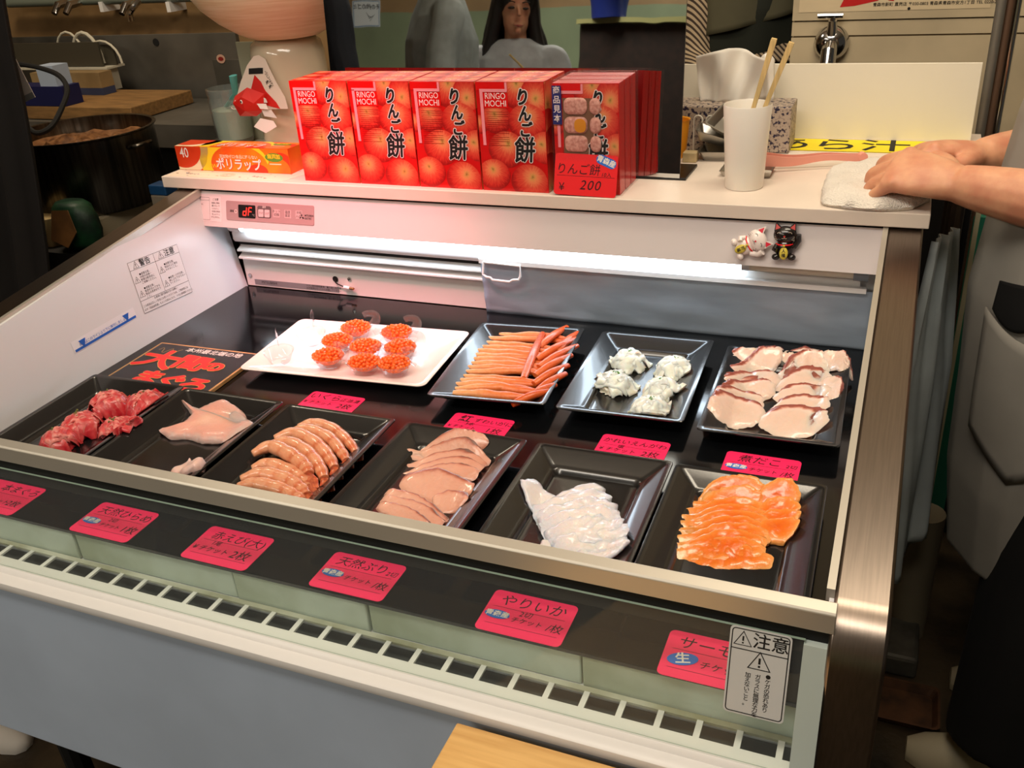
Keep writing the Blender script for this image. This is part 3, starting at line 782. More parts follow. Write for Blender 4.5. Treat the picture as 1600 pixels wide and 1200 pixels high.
TRAYS = [(o.location.x, o.location.y, o.rotation_euler.z) for o in bpy.data.objects if o.name.startswith('serving_tray')]
def tray_floor(x, y):
    """height of the tray's inner surface under a point"""
    for tx, ty, r in TRAYS:
        dx, dy = x-tx, y-ty; c_, s_ = math.cos(-r), math.sin(-r); lx, ly = dx*c_-dy*s_, dx*s_+dy*c_
        if abs(lx) < TRAY_W/2 and abs(ly) < TRAY_L/2:
            d = max(abs(lx)-(TRAY_W/2-0.037), abs(ly)-(TRAY_L/2-0.037))
            return FZ if d <= 0 else FZ+min(0.0075, d*1.2)+max(0, d-0.0065)*0.66
    return 0.001
def soft_floor(x, y):
    return max(FZ if tray_floor(x, y) > 0.002 else 0.001, sum(tray_floor(x+a, y+b) for a, b in ((0, 0), (0.008, 0), (-0.008, 0), (0, 0.008), (0, -0.008), (0.004, 0.004), (-0.004, -0.004)))/7)
def slab(mb, outline, z0, h, m, seed=0.0, bump=0.0012, edge=0.55, tiltx=0.0, tilty=0.0, K=7, Mn=44, zf=None, bs=60, ufun=None, rag=0.0012, solid=False, drape=0.9):
    """soft slice of flesh from a star-shaped outline (world x, y): domed top, rounded edge, flat underside"""
    pts = [Vector((p[0], p[1])) for p in outline]
    c = sum(pts, Vector((0, 0)))/len(pts)
    per = [0]; n = len(pts)
    for i in range(n): per.append(per[-1]+(pts[(i+1) % n]-pts[i]).length)
    ring = []
    for k in range(Mn):
        s = per[-1]*k/Mn; i = max(j for j in range(n) if per[j] <= s+1e-12); t = (s-per[i])/max(1e-9, per[i+1]-per[i])
        ring.append(pts[i].lerp(pts[(i+1) % n], t))
    for _ in range(1): ring = [(ring[k-1]+ring[k]*2+ring[(k+1) % Mn])/4 for k in range(Mn)]
    ring = [p+Vector((N((p.x, p.y), 160, seed), N((p.x, p.y), 160, seed+5)))*rag for p in ring]
    def base(p): return z0+drape*max(0, soft_floor(p.x, p.y)-FZ)+(p.x-c.x)*tiltx+(p.y-c.y)*tilty+(zf(p) if zf else 0)
    rows = []; uvr = []
    top = [c]+[]
    for j in range(1, K+1):
        t = j/K; rr = []; uu = []
        for q in ring:
            p = c.lerp(q, t); hh = h*(1-t**7)**0.6 if t < 1 else 0
            z = base(p)+h*0.25+hh*0.75+bump*N((p.x, p.y), bs, seed)*(1 if t < 1 else 0.5)
            rr.append(Vector((p.x, p.y, z))); u_ = ufun((p-c), t) if ufun else t
            uu.append((u_, t))
        rows.append(rr); uvr.append(uu)
    bot = [Vector((c.x+(q.x-c.x)*0.97, c.y+(q.y-c.y)*0.97, min(base(q), tray_floor(q.x, q.y)+0.0004) if solid else base(q))) for q in ring]
    vs = [Vector((c.x, c.y, base(c)+h+bump*N((c.x, c.y), bs, seed)))]; uv = [(ufun(Vector((0, 0)), 0) if ufun else 0, 0)]
    for rr, uu in zip(rows, uvr): vs += rr; uv += uu
    vs += bot; uv += uvr[-1]
    fs = [(0, 1+k, 1+(k+1) % Mn) for k in range(Mn)]
    for j in range(K):
        a = 1+j*Mn; b = a+Mn
        fs += [(a+k, b+k, b+(k+1) % Mn, a+(k+1) % Mn) for k in range(Mn)]
    fs.append(tuple(1+K*Mn+k for k in range(Mn-1, -1, -1)))
    mb.add(vs, fs, m, uv, smooth=True)
    return mb
def band(path, widths):
    """outline of a strip along 2-D points with a width at each"""
    P = bez([Vector((p[0], p[1], 0)) for p in path], 10); L = []; R_ = []
    nW = len(widths)-1
    for i, p in enumerate(P):
        a = P[max(0, i-1)]; b = P[min(len(P)-1, i+1)]; t = (b-a).normalized(); nn = Vector((-t.y, t.x, 0))
        f = i/(len(P)-1)*nW; k = min(int(f), nW-1); w_ = widths[k]+(widths[k+1]-widths[k])*(f-k)
        L.append((p+nn*w_/2)); R_.append((p-nn*w_/2))
    return [(q.x, q.y) for q in R_]+[(q.x, q.y) for q in reversed(L)]
def crumple(mb, c, r, h, m, seed, n=9, wid=0.02, thick=0.0022, wav=1.0):
    """loosely heaped folded thin slices"""
    rnd = random.Random(seed)
    # core
    vs = []; fs = []; uv = []; A, B = 36, 14
    for j in range(B+1):
        for i in range(A):
            th = PI/2*j/B; ph = 2*PI*i/A
            d = Vector((math.cos(ph)*math.sin(th), math.sin(ph)*math.sin(th), math.cos(th)))
            rid = 1-abs(mnoise.noise(d*3.0+Vector((seed, seed*0.7, 0))))*1.6
            rid2 = 1-abs(mnoise.noise(d*7.0+Vector((seed*1.3, 3, seed))))*1.6
            rr = 0.72+0.24*rid+0.12*rid2+0.12*mnoise.noise(d*1.5+Vector((seed, 0, 0)))
            p = Vector((d.x*r*rr, d.y*r*rr, max(0, d.z*h*rr)))
            p = c+p; p.z = max(p.z, tray_floor(p.x, p.y)+0.0004)
            vs.append(p); uv.append((min(1, max(0, 0.45+0.4*(rid-0.6))), 0))
    for j in range(B):
        for i in range(A): fs.append((j*A+i, (j+1)*A+i, (j+1)*A+(i+1) % A, j*A+(i+1) % A))
    mb.add(vs, fs, m, uv, smooth=True)
    # folded ribbons draped over it
    for k in range(n):
        a = rnd.uniform(0, 2*PI); ln = rnd.uniform(0.9, 1.35)*r; oc = Vector((math.cos(a+1.57), math.sin(a+1.57), 0))*rnd.uniform(-0.55, 0.55)*r
        d = Vector((math.cos(a), math.sin(a), 0)); sd = Vector((-d.y, d.x, 0)); W_ = wid*rnd.uniform(0.7, 1.2)
        nu, nv = 14, 6; V = []; U = []
        for j in range(nv+1):
            for i in range(nu+1):
                u = i/nu*2-1; v = j/nv*2-1
                q = oc+d*u*ln+sd*v*W_/2*(1-0.35*u*u)
                rr2 = min(1.25, (q.x**2+q.y**2)**0.5/r)
                z = h*math.sqrt(max(0, 1-(rr2*0.82)**2))*1.03+0.002+wav*(0.0030*math.sin(u*7+seed+k)+0.0026*mnoise.noise(Vector((u*3+seed, v*2.5, k*3.1))))*(1.0 if rr2 < 1 else 0.4)
                z += 0.0022*abs(v)*wav*math.sin(k*2.1+u*4)
                V.append(Vector((c.x+q.x, c.y+q.y, max(c.z+z, tray_floor(c.x+q.x, c.y+q.y)+0.0004+thick)))); U.append((min(1, 0.25+0.5*abs(v)+0.35*(z/h)), 0))
        F2 = []
        for j in range(nv):
            for i in range(nu):
                aa = j*(nu+1)+i; F2.append((aa, aa+1, aa+nu+2, aa+nu+1))
        nV = len(V); V2 = [p-Vector((0, 0, thick)) for p in V]
        bd = [i for i in range(nu+1)]+[j*(nu+1)+nu for j in range(1, nv+1)]+[nv*(nu+1)+i for i in range(nu-1, -1, -1)]+[j*(nu+1) for j in range(nv-1, 0, -1)]
        side = [(bd[q], bd[(q+1) % len(bd)]+0, bd[(q+1) % len(bd)]+nV, bd[q]+nV) for q in range(len(bd))]
        mb.add(V+V2, F2+[tuple(reversed([q+nV for q in f])) for f in F2]+[tuple(reversed(s)) for s in side], m, U+U, smooth=True)
def chives(parent, c, r, z, n, seed, m):
    rnd = random.Random(seed); mb = MB(smooth=True)
    for k in range(n):
        a = rnd.uniform(0, 2*PI); q = rnd.uniform(0, r); p = Vector((c.x+q*math.cos(a), c.y+q*math.sin(a), z+rnd.uniform(-0.001, 0.0015)))
        d = Vector((rnd.uniform(-1, 1), rnd.uniform(-1, 1), rnd.uniform(-0.3, 0.5))).normalized()*0.0016
        mb.tube([p-d, p+d], 0.0013, m, 6)
    o = mb.build('chopped_chives', parent); o['kind'] = 'stuff'; return o
chive_m = mat('chives', (96, 140, 60), 0.5)
olive_m = mat('dry_green_garnish', (92, 96, 40), 0.6)
tuna_m = uvmat('tuna_flesh', [(0.0, (130, 10, 24)), (0.45, (188, 32, 44)), (0.85, (212, 78, 78)), (1.0, (232, 136, 126))], 0.3, 0.25, 0.3, 0.3, 120)
for k, (px, py, r, lab) in enumerate([(170, 632, 0.030, 'at the back left of the leftmost tray'), (227, 632, 0.030, 'at the back right of the leftmost tray'), (127, 666, 0.030, 'in the middle left of the leftmost tray'), (186, 674, 0.030, 'in the middle right of the leftmost tray'), (91, 690, 0.026, 'nearest to the front rail')]):
    c = on_z(px, py, 0.015); c.z = FZ
    mb = MB(smooth=True, angle=80); crumple(mb, c, r*0.86, 0.026, tuna_m, 11+k*7, 8, 0.024, 0.0022, 0.8)
    o = mb.build('tuna_bundle', origin=c); tag(o, 'crumpled heap of red raw tuna slices '+lab, 'tuna', 'tuna bundles on the leftmost tray')
    chives(o, c+Vector((-0.004, 0.002, 0)), 0.010, 0.034, 8, k, olive_m)
# flounder
pale_fish = uvmat('pale_flounder_flesh', [(0.0, (236, 188, 166)), (0.5, (232, 168, 150)), (0.8, (222, 164, 150)), (1.0, (206, 176, 168))], 0.3, 0.5, 0.3, 0.22, 70)
ol = [(247, 672), (280, 664), (294, 652), (300, 645), (284, 632), (307, 640), (330, 636), (355, 634), (380, 645), (392, 660), (399, 673), (380, 679), (352, 688), (315, 688), (290, 680), (265, 682)]
mb = MB(smooth=True, angle=70)
slab(mb, [on_z(x, y, 0.012) for x, y in ol], FZ, 0.013, pale_fish, 3.0, 0.0018, K=12, Mn=90, bs=40, drape=0.75)
o = mb.build('flounder_fillet'); tag(o, 'large pale pink flounder fillet with thin tail ends on the second tray', 'fish fillet')
ol = [(264, 738), (280, 728), (293, 720), (297, 713), (301, 722), (310, 726), (327, 737), (318, 748), (290, 752), (266, 748)]
mb = MB(smooth=True, angle=70)
slab(mb, [on_z(x, y, 0.012) for x, y in ol], FZ, 0.012, uvmat('white_flounder_piece', [(0, (232, 200, 186)), (0.8, (222, 188, 178)), (1, (206, 176, 170))], 0.3, 0.5, 0.3), 6.0, 0.004, K=8, Mn=50, bs=70)
o = mb.build('flounder_piece'); tag(o, 'small folded whitish piece of flounder near the front rail', 'fish piece')
# shrimp fan
shr_m = uvmat('peeled_shrimp', [(0.0, (226, 170, 134)), (0.5, (218, 148, 110)), (0.72, (202, 114, 76)), (1.0, (216, 110, 70))], 0.26, 0.35, 0.5, 0.28, 110)
tail_m = mat('shrimp_tail', (222, 110, 64), 0.3, sss=0.3, coat=0.4, var=0.35, vscale=160, c2=(170, 62, 40))
def zoomp(pts, ox, oy, k): return [(ox+x*k, oy+y*k) for x, y in pts]
shr = [([(900, 262), (1000, 245), (1120, 275), (1215, 350), (1262, 410)], (1275, 468), 0.0100), ([(850, 300), (960, 290), (1090, 335), (1170, 420), (1205, 470)], (1216, 518), 0.0105), ([(755, 345), (880, 318), (1005, 370), (1095, 460), (1130, 520)], (1150, 590), 0.0115),
       ([(725, 388), (840, 378), (960, 435), (1040, 530), (1065, 590)], (1098, 668), 0.0115), ([(625, 465), (740, 425), (860, 470), (950, 535), (975, 580)], (1000, 668), 0.0125), ([(615, 532), (720, 510), (850, 550), (935, 600), (965, 640)], (1010, 700), 0.0115), ([(545, 600), (680, 572), (825, 600), (915, 650), (955, 690)], (1030, 730), 0.0120), ([(525, 640), (640, 630), (780, 655), (890, 700), (930, 720)], (985, 750), 0.0120)]
slab_lab = ['hindmost in the fan', 'second from the back of the fan', 'third from the back of the fan', 'fourth from the back of the fan', 'uppermost in the middle of the fan', 'just in front of the uppermost one', 'second from the front rail', 'closest to the front rail']
lift = [0.011, 0.013, 0.014, 0.015, 0.0195, 0.0135, 0.0140, 0.0125]
for k, (pth, tp, r) in enumerate(shr):
    P = [on_z(x, y, 0.015) for x, y in zoomp(pth, 240, 600, 0.25)]; T = on_z(*zoomp([tp], 240, 600, 0.25)[0], 0.012)
    for i, p in enumerate(P): p.z = FZ+lift[k]-0.0015*abs(i-1)
    C = bez(P, 40); n = len(C); rad = []; U = []
    for i in range(n):
        t = i/(n-1); env = r*(0.16+0.94*math.sin(PI*min(1, 0.03+t*0.80))**0.55)*(1-0.30*t)
        seg_ = 0.5+0.5*math.cos(t*6*2*PI); rad.append(env*(1-0.07*(1-seg_)**2)); U.append((0.2+0.28*(1-seg_)**3+0.42*t**1.5))
    mb = MB(smooth=True, angle=80); nn = 14
    v0 = len(mb.v); mb.tube(C, rad, shr_m, nn, flat=0.85)
    for fi in range(len(mb.f)):
        mb.uv[fi] = [(U[min(n-1, vi//nn)], 0) for vi in mb.f[fi]]
    rt = thing('shrimp', 'peeled pink shrimp with its tail left on, '+slab_lab[k], 'shrimp', C[n//2], 'shrimp fanned out on the third tray')
    mb.build('body', rt)
    tb = MB(smooth=True, angle=60); e = C[-1]; d = (T-e); T.z = max(FZ+0.003, e.z-0.006); d = T-e; sd = Vector((-d.y, d.x, 0)).normalized()
    for a in (-0.35, -0.1, 0.15, 0.38):
        q = e+d*0.95+sd*a*0.016+Vector((0, 0, 0.001*a)); mid = e+d*0.5+sd*a*0.012+Vector((0, 0, 0.002))
        tb.tube([e, mid, q], [0.0042, 0.0050, 0.0014], tail_m, 8, flat=0.45)
    tb.build('tail', rt)
# yellowtail slices
buri_m = uvmat('yellowtail_flesh', [(0.0, (226, 172, 150)), (0.5, (214, 152, 130)), (0.72, (178, 104, 84)), (0.9, (140, 84, 70)), (1.0, (126, 96, 90))], 0.28, 0.4, 0.4, 0.16, 100)
def hull2(pts):
    P = sorted(set((round(x, 6), round(y, 6)) for x, y in pts)); cr = lambda o, a, b: (a[0]-o[0])*(b[1]-o[1])-(a[1]-o[1])*(b[0]-o[0])
    lo = []; up = []
    for p in P:
        while len(lo) > 1 and cr(lo[-2], lo[-1], p) <= 0: lo.pop()
        lo.append(p)
    for p in reversed(P):
        while len(up) > 1 and cr(up[-2], up[-1], p) <= 0: up.pop()
        up.append(p)
    return lo[:-1]+up[:-1]
def slices(name, cat, group, specs, m, ox, oy, k, h, labelf, zstep=0.0012, z00=FZ, tilty=0.10, ufun=None, bump=0.0012, bs=60, mats=None, tiltx=0.0, wmul=1.0, solid=False, rag=0.0012):
    for i, sp in enumerate(specs):
        pth, wd = sp[0], sp[1]; zz = sp[2] if len(sp) > 2 else i*zstep
        P = [on_z(x, y, 0.012) for x, y in zoomp(pth, ox, oy, k)]
        O_ = hull2(band(P, [w_*wmul for w_ in wd]))
        mb = MB(smooth=True, angle=70)
        ax = (P[-1]-P[0]).normalized(); LL = (P[-1]-P[0]).length
        cO = (sum(q[0] for q in O_)/len(O_), sum(q[1] for q in O_)/len(O_)); HW = max((q[1]-cO[1])*ax.x-(q[0]-cO[0])*ax.y for q in O_)
        uf = (lambda d, t, ax=ax, LL=LL, HW=HW: ufun(d, t, (d.x*ax.x+d.y*ax.y)/LL, (d.y*ax.x-d.x*ax.y)/HW)) if ufun else None
        slab(mb, O_, z00+zz, h, mats[i] if mats else m, 3.1*i+len(name), bump, tilty=tilty, tiltx=tiltx, ufun=uf, bs=bs, K=9, Mn=64, solid=solid, rag=rag)
        o = mb.build(name); tag(o, labelf(i), cat, group)
ordn = ['first', 'second', 'third', 'fourth', 'fifth', 'sixth', 'seventh', 'eighth', 'ninth', 'tenth', 'eleventh', 'twelfth', 'thirteenth', 'fourteenth']
slices('yellowtail_slice', 'fish slice', 'yellowtail slices on the fourth tray', [
    ([(430, 250), (640, 220), (800, 220), (890, 250)], [0.010, 0.018, 0.016, 0.006]),
    ([(345, 268), (560, 262), (740, 258), (900, 318)], [0.010, 0.020, 0.020, 0.006]),
    ([(360, 335), (560, 300), (740, 300), (880, 335)], [0.010, 0.020, 0.020, 0.006]),
    ([(335, 392), (560, 345), (740, 340), (860, 365)], [0.014, 0.020, 0.020, 0.006]),
    ([(360, 405), (560, 385), (720, 390), (830, 405)], [0.012, 0.022, 0.024, 0.010]),
    ([(350, 430), (500, 460), (680, 510), (800, 480)], [0.014, 0.042, 0.040, 0.012]),
    ([(530, 560), (620, 560), (700, 570), (740, 590)], [0.016, 0.030, 0.026, 0.010], 0.001),
    ([(255, 505), (400, 560), (520, 620), (630, 670)], [0.010, 0.018, 0.018, 0.008], 0.001),
    ([(225, 550), (380, 600), (500, 650), (600, 695)], [0.010, 0.018, 0.020, 0.010], 0.002),
    ([(200, 590), (330, 630), (420, 670), (520, 705)], [0.010, 0.016, 0.018, 0.008], 0.002)], buri_m, 540, 640, 0.25, 0.0056,
    lambda i: 'raw pinkish yellowtail slice, '+(ordn[i]+' from the back of its row' if i < 5 else ['broad one at the front of the main row', 'short one sticking out below the main row', 'hindmost of the separate front cluster', 'middle one of the separate front cluster', 'nearest the rail in the separate front cluster'][i-5]), zstep=0.0009, wmul=1.40, tilty=0.30, rag=0.0016,
    ufun=lambda d, t, a, v: max(0, 0.24+0.45*a+1.5*max(0, t-0.45)*min(1, max(0, v*3-0.15))+0.2*t**10))
# squid heap
sq_m = uvmat('raw_squid', [(0.0, (236, 226, 220)), (0.6, (228, 220, 220)), (1.0, (206, 206, 218))], 0.12, 0.7, 0.6, 0.2, 60, bump=0.35)
slices('squid_strip', 'squid strip', 'raw squid strips heaped on the fifth tray', [
    ([(225, 270), (270, 310), (320, 350), (420, 360)], [0.016, 0.026, 0.030, 0.016], 0.000),
    ([(300, 360), (400, 320), (500, 290), (550, 285)], [0.026, 0.036, 0.030, 0.012], 0.002),
    ([(250, 380), (380, 360), (500, 330), (575, 330)], [0.026, 0.040, 0.036, 0.012], 0.005),
    ([(265, 410), (400, 395), (520, 375), (600, 375)], [0.026, 0.040, 0.036, 0.014], 0.008),
    ([(280, 450), (420, 430), (540, 415), (612, 410)], [0.024, 0.040, 0.036, 0.014], 0.010),
    ([(300, 485), (420, 465), (560, 455), (625, 455)], [0.020, 0.038, 0.036, 0.014], 0.009),
    ([(320, 510), (440, 505), (570, 490), (645, 488)], [0.018, 0.034, 0.036, 0.014], 0.006),
    ([(400, 535), (500, 535), (580, 530), (640, 520)], [0.018, 0.030, 0.032, 0.018], 0.003),
    ([(275, 490), (310, 500), (350, 505), (400, 510)], [0.010, 0.016, 0.016, 0.010], 0.000)], sq_m, 740, 660, 0.375, 0.0062,
    lambda i: 'glossy white raw squid strip, '+['the tapering one sticking out at the back left', 'hindmost in the heap', 'second from the back in the heap', 'third from the back in the heap', 'topmost in the heap', 'just in front of the topmost one', 'third from the front rail', 'nearest the front rail', 'small end poking out at the left'][i], tilty=0.12, bump=0.0042, bs=62, wmul=1.35, solid=True, rag=0.0022)
# salmon
sal_m = uvmat('salmon_flesh', [(0.0, (224, 96, 16)), (0.5, (230, 114, 28)), (0.8, (236, 136, 52)), (1.0, (244, 164, 92))], 0.24, 0.35, 0.5, 0.3, 60, stretch=(6, 40, 20))
rnd = random.Random(3); sal = []
for i in range(10):
    y = 306+27.5*i; dx = rnd.uniform(-12, 12); xl = [930, 905, 885, 870, 868, 862, 858, 848, 845, 868][i]
    sal.append(([(xl, y+14+rnd.uniform(-5, 5)), (1020, y-10), (1140, y-6), ([1215, 1225, 1232, 1238, 1242, 1244, 1240, 1225, 1215, 1250][i]+dx*0.4, y+6+rnd.uniform(-6, 6))], [0.012, 0.026, 0.027, 0.013], [0.000, 0.0015, 0.003, 0.004, 0.0048, 0.0052, 0.0052, 0.0045, 0.003, 0.0005][i]))
for i, y in enumerate((335, 375, 415, 452)):
    sal.append(([(1180, y+18-4*i), (1245, y-4), (1305, y-8+3*i), ([1325, 1340, 1352, 1345][i], y+14)], [0.016, 0.028, 0.028, 0.012], 0.0035+0.0012*i))
slices('salmon_slice', 'salmon slice', 'salmon slices on the rightmost front tray', sal, sal_m, 740, 660, 0.375, 0.0040,
    lambda i: 'orange salmon slice, '+(ordn[i]+' from the back of the left column' if i < 9 else ['nearest the rail in the left column', 'hindmost on the right with a raised corner', 'second from the back on the right', 'third from the back on the right', 'front one on the right'][i-9]), bump=0.0020, bs=80, wmul=1.35, tilty=0.2, solid=True, rag=0.0022)
# octopus
oct_m = uvmat('boiled_octopus', [(0.0, (228, 196, 178)), (0.62, (234, 206, 192)), (0.78, (220, 164, 146)), (0.92, (172, 100, 82)), (1.0, (150, 78, 64))], 0.24, 0.5, 0.45, 0.2, 70)
oct_u = lambda d, t, a, v: 0.35*t+2.0*max(0, t-0.38)*min(1, max(0, v*3-0.15))
slices('octopus_slice', 'octopus slice', 'octopus slices on the back right tray', [
    ([(895, 720), (1000, 690), (1080, 665), (1130, 665)], [0.018, 0.024, 0.022, 0.012]),
    ([(895, 770), (1000, 735), (1080, 705), (1125, 705)], [0.014, 0.022, 0.022, 0.010]),
    ([(870, 820), (980, 780), (1080, 770), (1115, 765)], [0.014, 0.022, 0.024, 0.010]),
    ([(870, 865), (960, 825), (1060, 815), (1100, 815)], [0.014, 0.024, 0.026, 0.010]),
    ([(850, 880), (920, 870), (1000, 870), (1050, 870)], [0.014, 0.026, 0.026, 0.012]),
    ([(825, 945), (900, 915), (980, 925), (1035, 945)], [0.016, 0.034, 0.036, 0.014]),
    ([(1115, 730), (1180, 690), (1240, 675), (1280, 690)], [0.018, 0.026, 0.024, 0.012], 0.002),
    ([(1120, 770), (1200, 740), (1280, 735), (1340, 740)], [0.016, 0.026, 0.026, 0.010], 0.003),
    ([(1120, 820), (1200, 775), (1260, 775), (1310, 800)], [0.016, 0.026, 0.026, 0.010], 0.004),
    ([(1115, 860), (1190, 835), (1260, 840), (1310, 860)], [0.016, 0.026, 0.024, 0.010], 0.005),
    ([(1110, 920), (1180, 895), (1240, 900), (1290, 930)], [0.018, 0.030, 0.032, 0.014], 0.006),
    ([(1060, 980), (1140, 950), (1220, 960), (1275, 1000)], [0.018, 0.036, 0.036, 0.016], 0.007),
    ([(1290, 720), (1330, 730), (1370, 745), (1395, 775)], [0.008, 0.018, 0.018, 0.010], 0.006),
    ([(1290, 800), (1320, 820), (1335, 850), (1320, 880)], [0.008, 0.016, 0.016, 0.010], 0.004)], oct_m, 800, 300, 0.375, 0.0048,
    lambda i: 'white octopus slice with brownish skin edge, '+(ordn[i]+' from the back of the left column' if i < 5 else ['nearest in the left column', 'hindmost of the right column', 'second from the back of the right column', 'third from the back of the right column', 'fourth from the back of the right column', 'second from the front of the right column', 'nearest in the right column', 'curled piece at the back right edge', 'curled piece at the middle right edge'][i-5]), zstep=0.0012, ufun=oct_u, bump=0.0020, bs=75, tilty=0.2, wmul=1.85, rag=0.0026)
# crab legs
crab_m = uvmat('crab_leg_meat', [(0.0, (238, 172, 116)), (0.35, (230, 132, 72)), (0.7, (218, 98, 36)), (1.0, (200, 76, 24))], 0.32, 0.35, 0.25, 0.22, 130)
rnd = random.Random(21)
rows = 15
for i in range(rows):
    t = i/(rows-1)
    xa = 758-52*t+rnd.uniform(-4, 4); ya = 521+92*t
    if 0.25 < t < 0.6: xa -= 5
    xb = 889-46*t+rnd.uniform(-5, 5); yb = 527+92*t+rnd.uniform(-5, 8)
    A = on_z(xa, ya, 0.012); B = on_z(xb, yb, 0.014); A.z = FZ+0.0065; B.z = FZ+0.009
    mid1 = A.lerp(B, 0.35)+Vector((0, rnd.uniform(-0.004, 0.005), rnd.uniform(0, 0.003))); mid2 = A.lerp(B, 0.70)+Vector((0, rnd.uniform(-0.006, 0.005), rnd.uniform(0, 0.004)))
    C = bez([A, mid1, mid2, B], 24); n = len(C); nn = 10
    wob = rnd.uniform(0.85, 1.2); ph_ = rnd.uniform(0, 6)
    rad = [0.0076*wob*(0.42+0.72*math.sin(PI*min(1, 0.06+0.76*k/(n-1))))*(1-0.35*(k/(n-1)))*(1+0.10*math.sin(k*0.9+ph_)) for k in range(n)]
    mb = MB(smooth=True, angle=80); mb.tube(C, rad, crab_m, nn, flat=0.85)
    for fi in range(len(mb.f)): mb.uv[fi] = [(min(n-1, vi//nn)/(n-1)*0.8, 0) for vi in mb.f[fi]]
    tag(mb.build('crab_leg'), ('orange boiled crab leg, hindmost on its tray' if i == 0 else 'orange boiled crab leg, nearest the pink card on its tray' if i == rows-1 else 'orange boiled crab leg, %s from the back of the bottom layer' % (ordn+['fifteenth'])[i]), 'crab leg', 'crab legs laid side by side')
# redder claw-end pieces lying across their right ends
for k, (x0, y0, x1, y1) in enumerate([(842, 541, 886, 512), (838, 560, 900, 530), (842, 572, 902, 541), (836, 585, 893, 556), (834, 598, 888, 572), (838, 611, 884, 585), (826, 622, 868, 602), (800, 630, 860, 612), (818, 590, 848, 522), (870, 548, 903, 521)]):
    A = on_z(x0, y0, 0.02); B = on_z(x1, y1, 0.02); A.z = FZ+0.014; B.z = FZ+0.017
    C = bez([A, A.lerp(B, 0.5)+Vector((0, 0, 0.003)), B], 16); n = len(C); nn = 10
    mb = MB(smooth=True, angle=80); mb.tube(C, [0.0042+0.0030*math.sin(PI*(0.15+0.8*q/(n-1))) for q in range(n)], crab_m, nn, flat=0.8)
    for fi in range(len(mb.f)): mb.uv[fi] = [(0.62+0.38*min(n-1, vi//nn)/(n-1), 0) for vi in mb.f[fi]]
    labs = ['its tip raised highest at the back', 'second from the back among those on top', 'third from the back among those on top', 'fourth from the back among those on top', 'fifth from the back among those on top', 'sixth from the back among those on top', 'third from the front among those on top', 'front one of those on top', 'standing out steeply across the others', 'at the far right end of the tray']
    tag(mb.build('crab_leg'), 'redder crab leg piece lying across the others, '+labs[k], 'crab leg', 'redder crab legs on top')
# ruffled flounder fin
eng_m = uvmat('flounder_fin', [(0.0, (236, 224, 196)), (0.5, (242, 234, 216)), (1.0, (248, 244, 236))], 0.28, 0.5, 0.35, 0.2, 90)
for k, (px, py, r, lab) in enumerate([(984, 562, 0.031, 'back left'), (1053, 573, 0.031, 'back right'), (961, 597, 0.033, 'middle left'), (1034, 607, 0.031, 'middle right'), (1016, 638, 0.032, 'nearest the pink card')]):
    c = on_z(px, py, 0.015); c.z = FZ
    mb = MB(smooth=True, angle=80); crumple(mb, c, r*0.76, 0.021, eng_m, 40+k*5, 6, 0.024, 0.0034, 0.8)
    o = mb.build('flounder_fin_bundle', origin=c); tag(o, 'ruffled white flounder fin heap with green chives, '+lab+' of five', 'flounder fin', 'flounder fin heaps')
    chives(o, c+Vector((0.0, 0.003, 0)), 0.005, 0.0285, 9, 9+k, chive_m)
# salmon roe in clear cups
cup_m = thin_glass('clear_cup_plastic', (0.93, 0.95, 0.96), 1.6, 0.05, 0.05)
roe_m = mat('salmon_roe', (255, 110, 24), 0.15, sss=0.5, coat=0.6, sss_r=(1, 0.35, 0.1))
def roe_cup(name='dessert_cup'):
    mb = MB(smooth=True, angle=60)
    K = 1.22
    mb.lathe([(r*K, z*K) for r, z in [(0.0, 0.0), (0.011, 0.0), (0.0145, 0.003), (0.0185, 0.012), (0.0205, 0.0165)]], (0, 0, 0), cup_m, 24, sx=1.1, sy=0.95, cap0=False, cap1=False)
    mb.lathe([(r*K, z*K) for r, z in [(0.0205, 0.0165), (0.0218, 0.0172), (0.0212, 0.0162)]], (0, 0, 0), cup_m, 24, sx=1.1, sy=0.95, cap0=False, cap1=False)
    o = mb.build(name, origin=(0, 0, 0))
    hb = MB(smooth=True, angle=60)
    P = bez([Vector(p)*K for p in [(0.0225, 0, 0.0165), (0.030, 0, 0.026), (0.029, 0, 0.034), (0.020, 0, 0.036), (0.013, 0, 0.034)]], 16)
    hb.tube(P, [0.0085-0.0035*k/len(P) for k in range(len(P))], cup_m, 10, flat=0.14, up=(0, 1, 0))
    WL[o.name] = Vector((0, 0, 0)); hb.build('curled_handle', o)
    return o
proto = roe_cup(); used_cup = False
cups = [(845, 688, 'back row left'), (1015, 706, 'back row right'), (768, 742, 'second row left'), (887, 766, 'second row middle'), (1030, 770, 'second row right'), (730, 806, 'front row left'), (880, 832, 'front row middle'), (1005, 838, 'front row right')]
pz = 0.0085
def hexroe(c, seed):
    rnd = random.Random(seed); mb = MB(smooth=True)
    for layer, (R_, z, cnt) in enumerate([(0.0205, 0.0165, 20), (0.0222, 0.0205, 22), (0.0182, 0.0235, 18), (0.0128, 0.0262, 13), (0.0072, 0.0280, 7), (0.0, 0.0288, 1)]):
        for j in range(cnt):
            a = 2*PI*j/cnt+layer*0.5+rnd.uniform(-0.1, 0.1)
            mb.sphere(c+Vector((R_*math.cos(a)*1.1, R_*math.sin(a)*0.95, z+rnd.uniform(-0.0008, 0.0012))), 0.0030, roe_m, 8, 6)
    mb.sphere(c+Vector((0, 0, 0.0155)), 0.0175, roe_m, 14, 8, s=(1.1, 0.95, 0.68))
    return mb
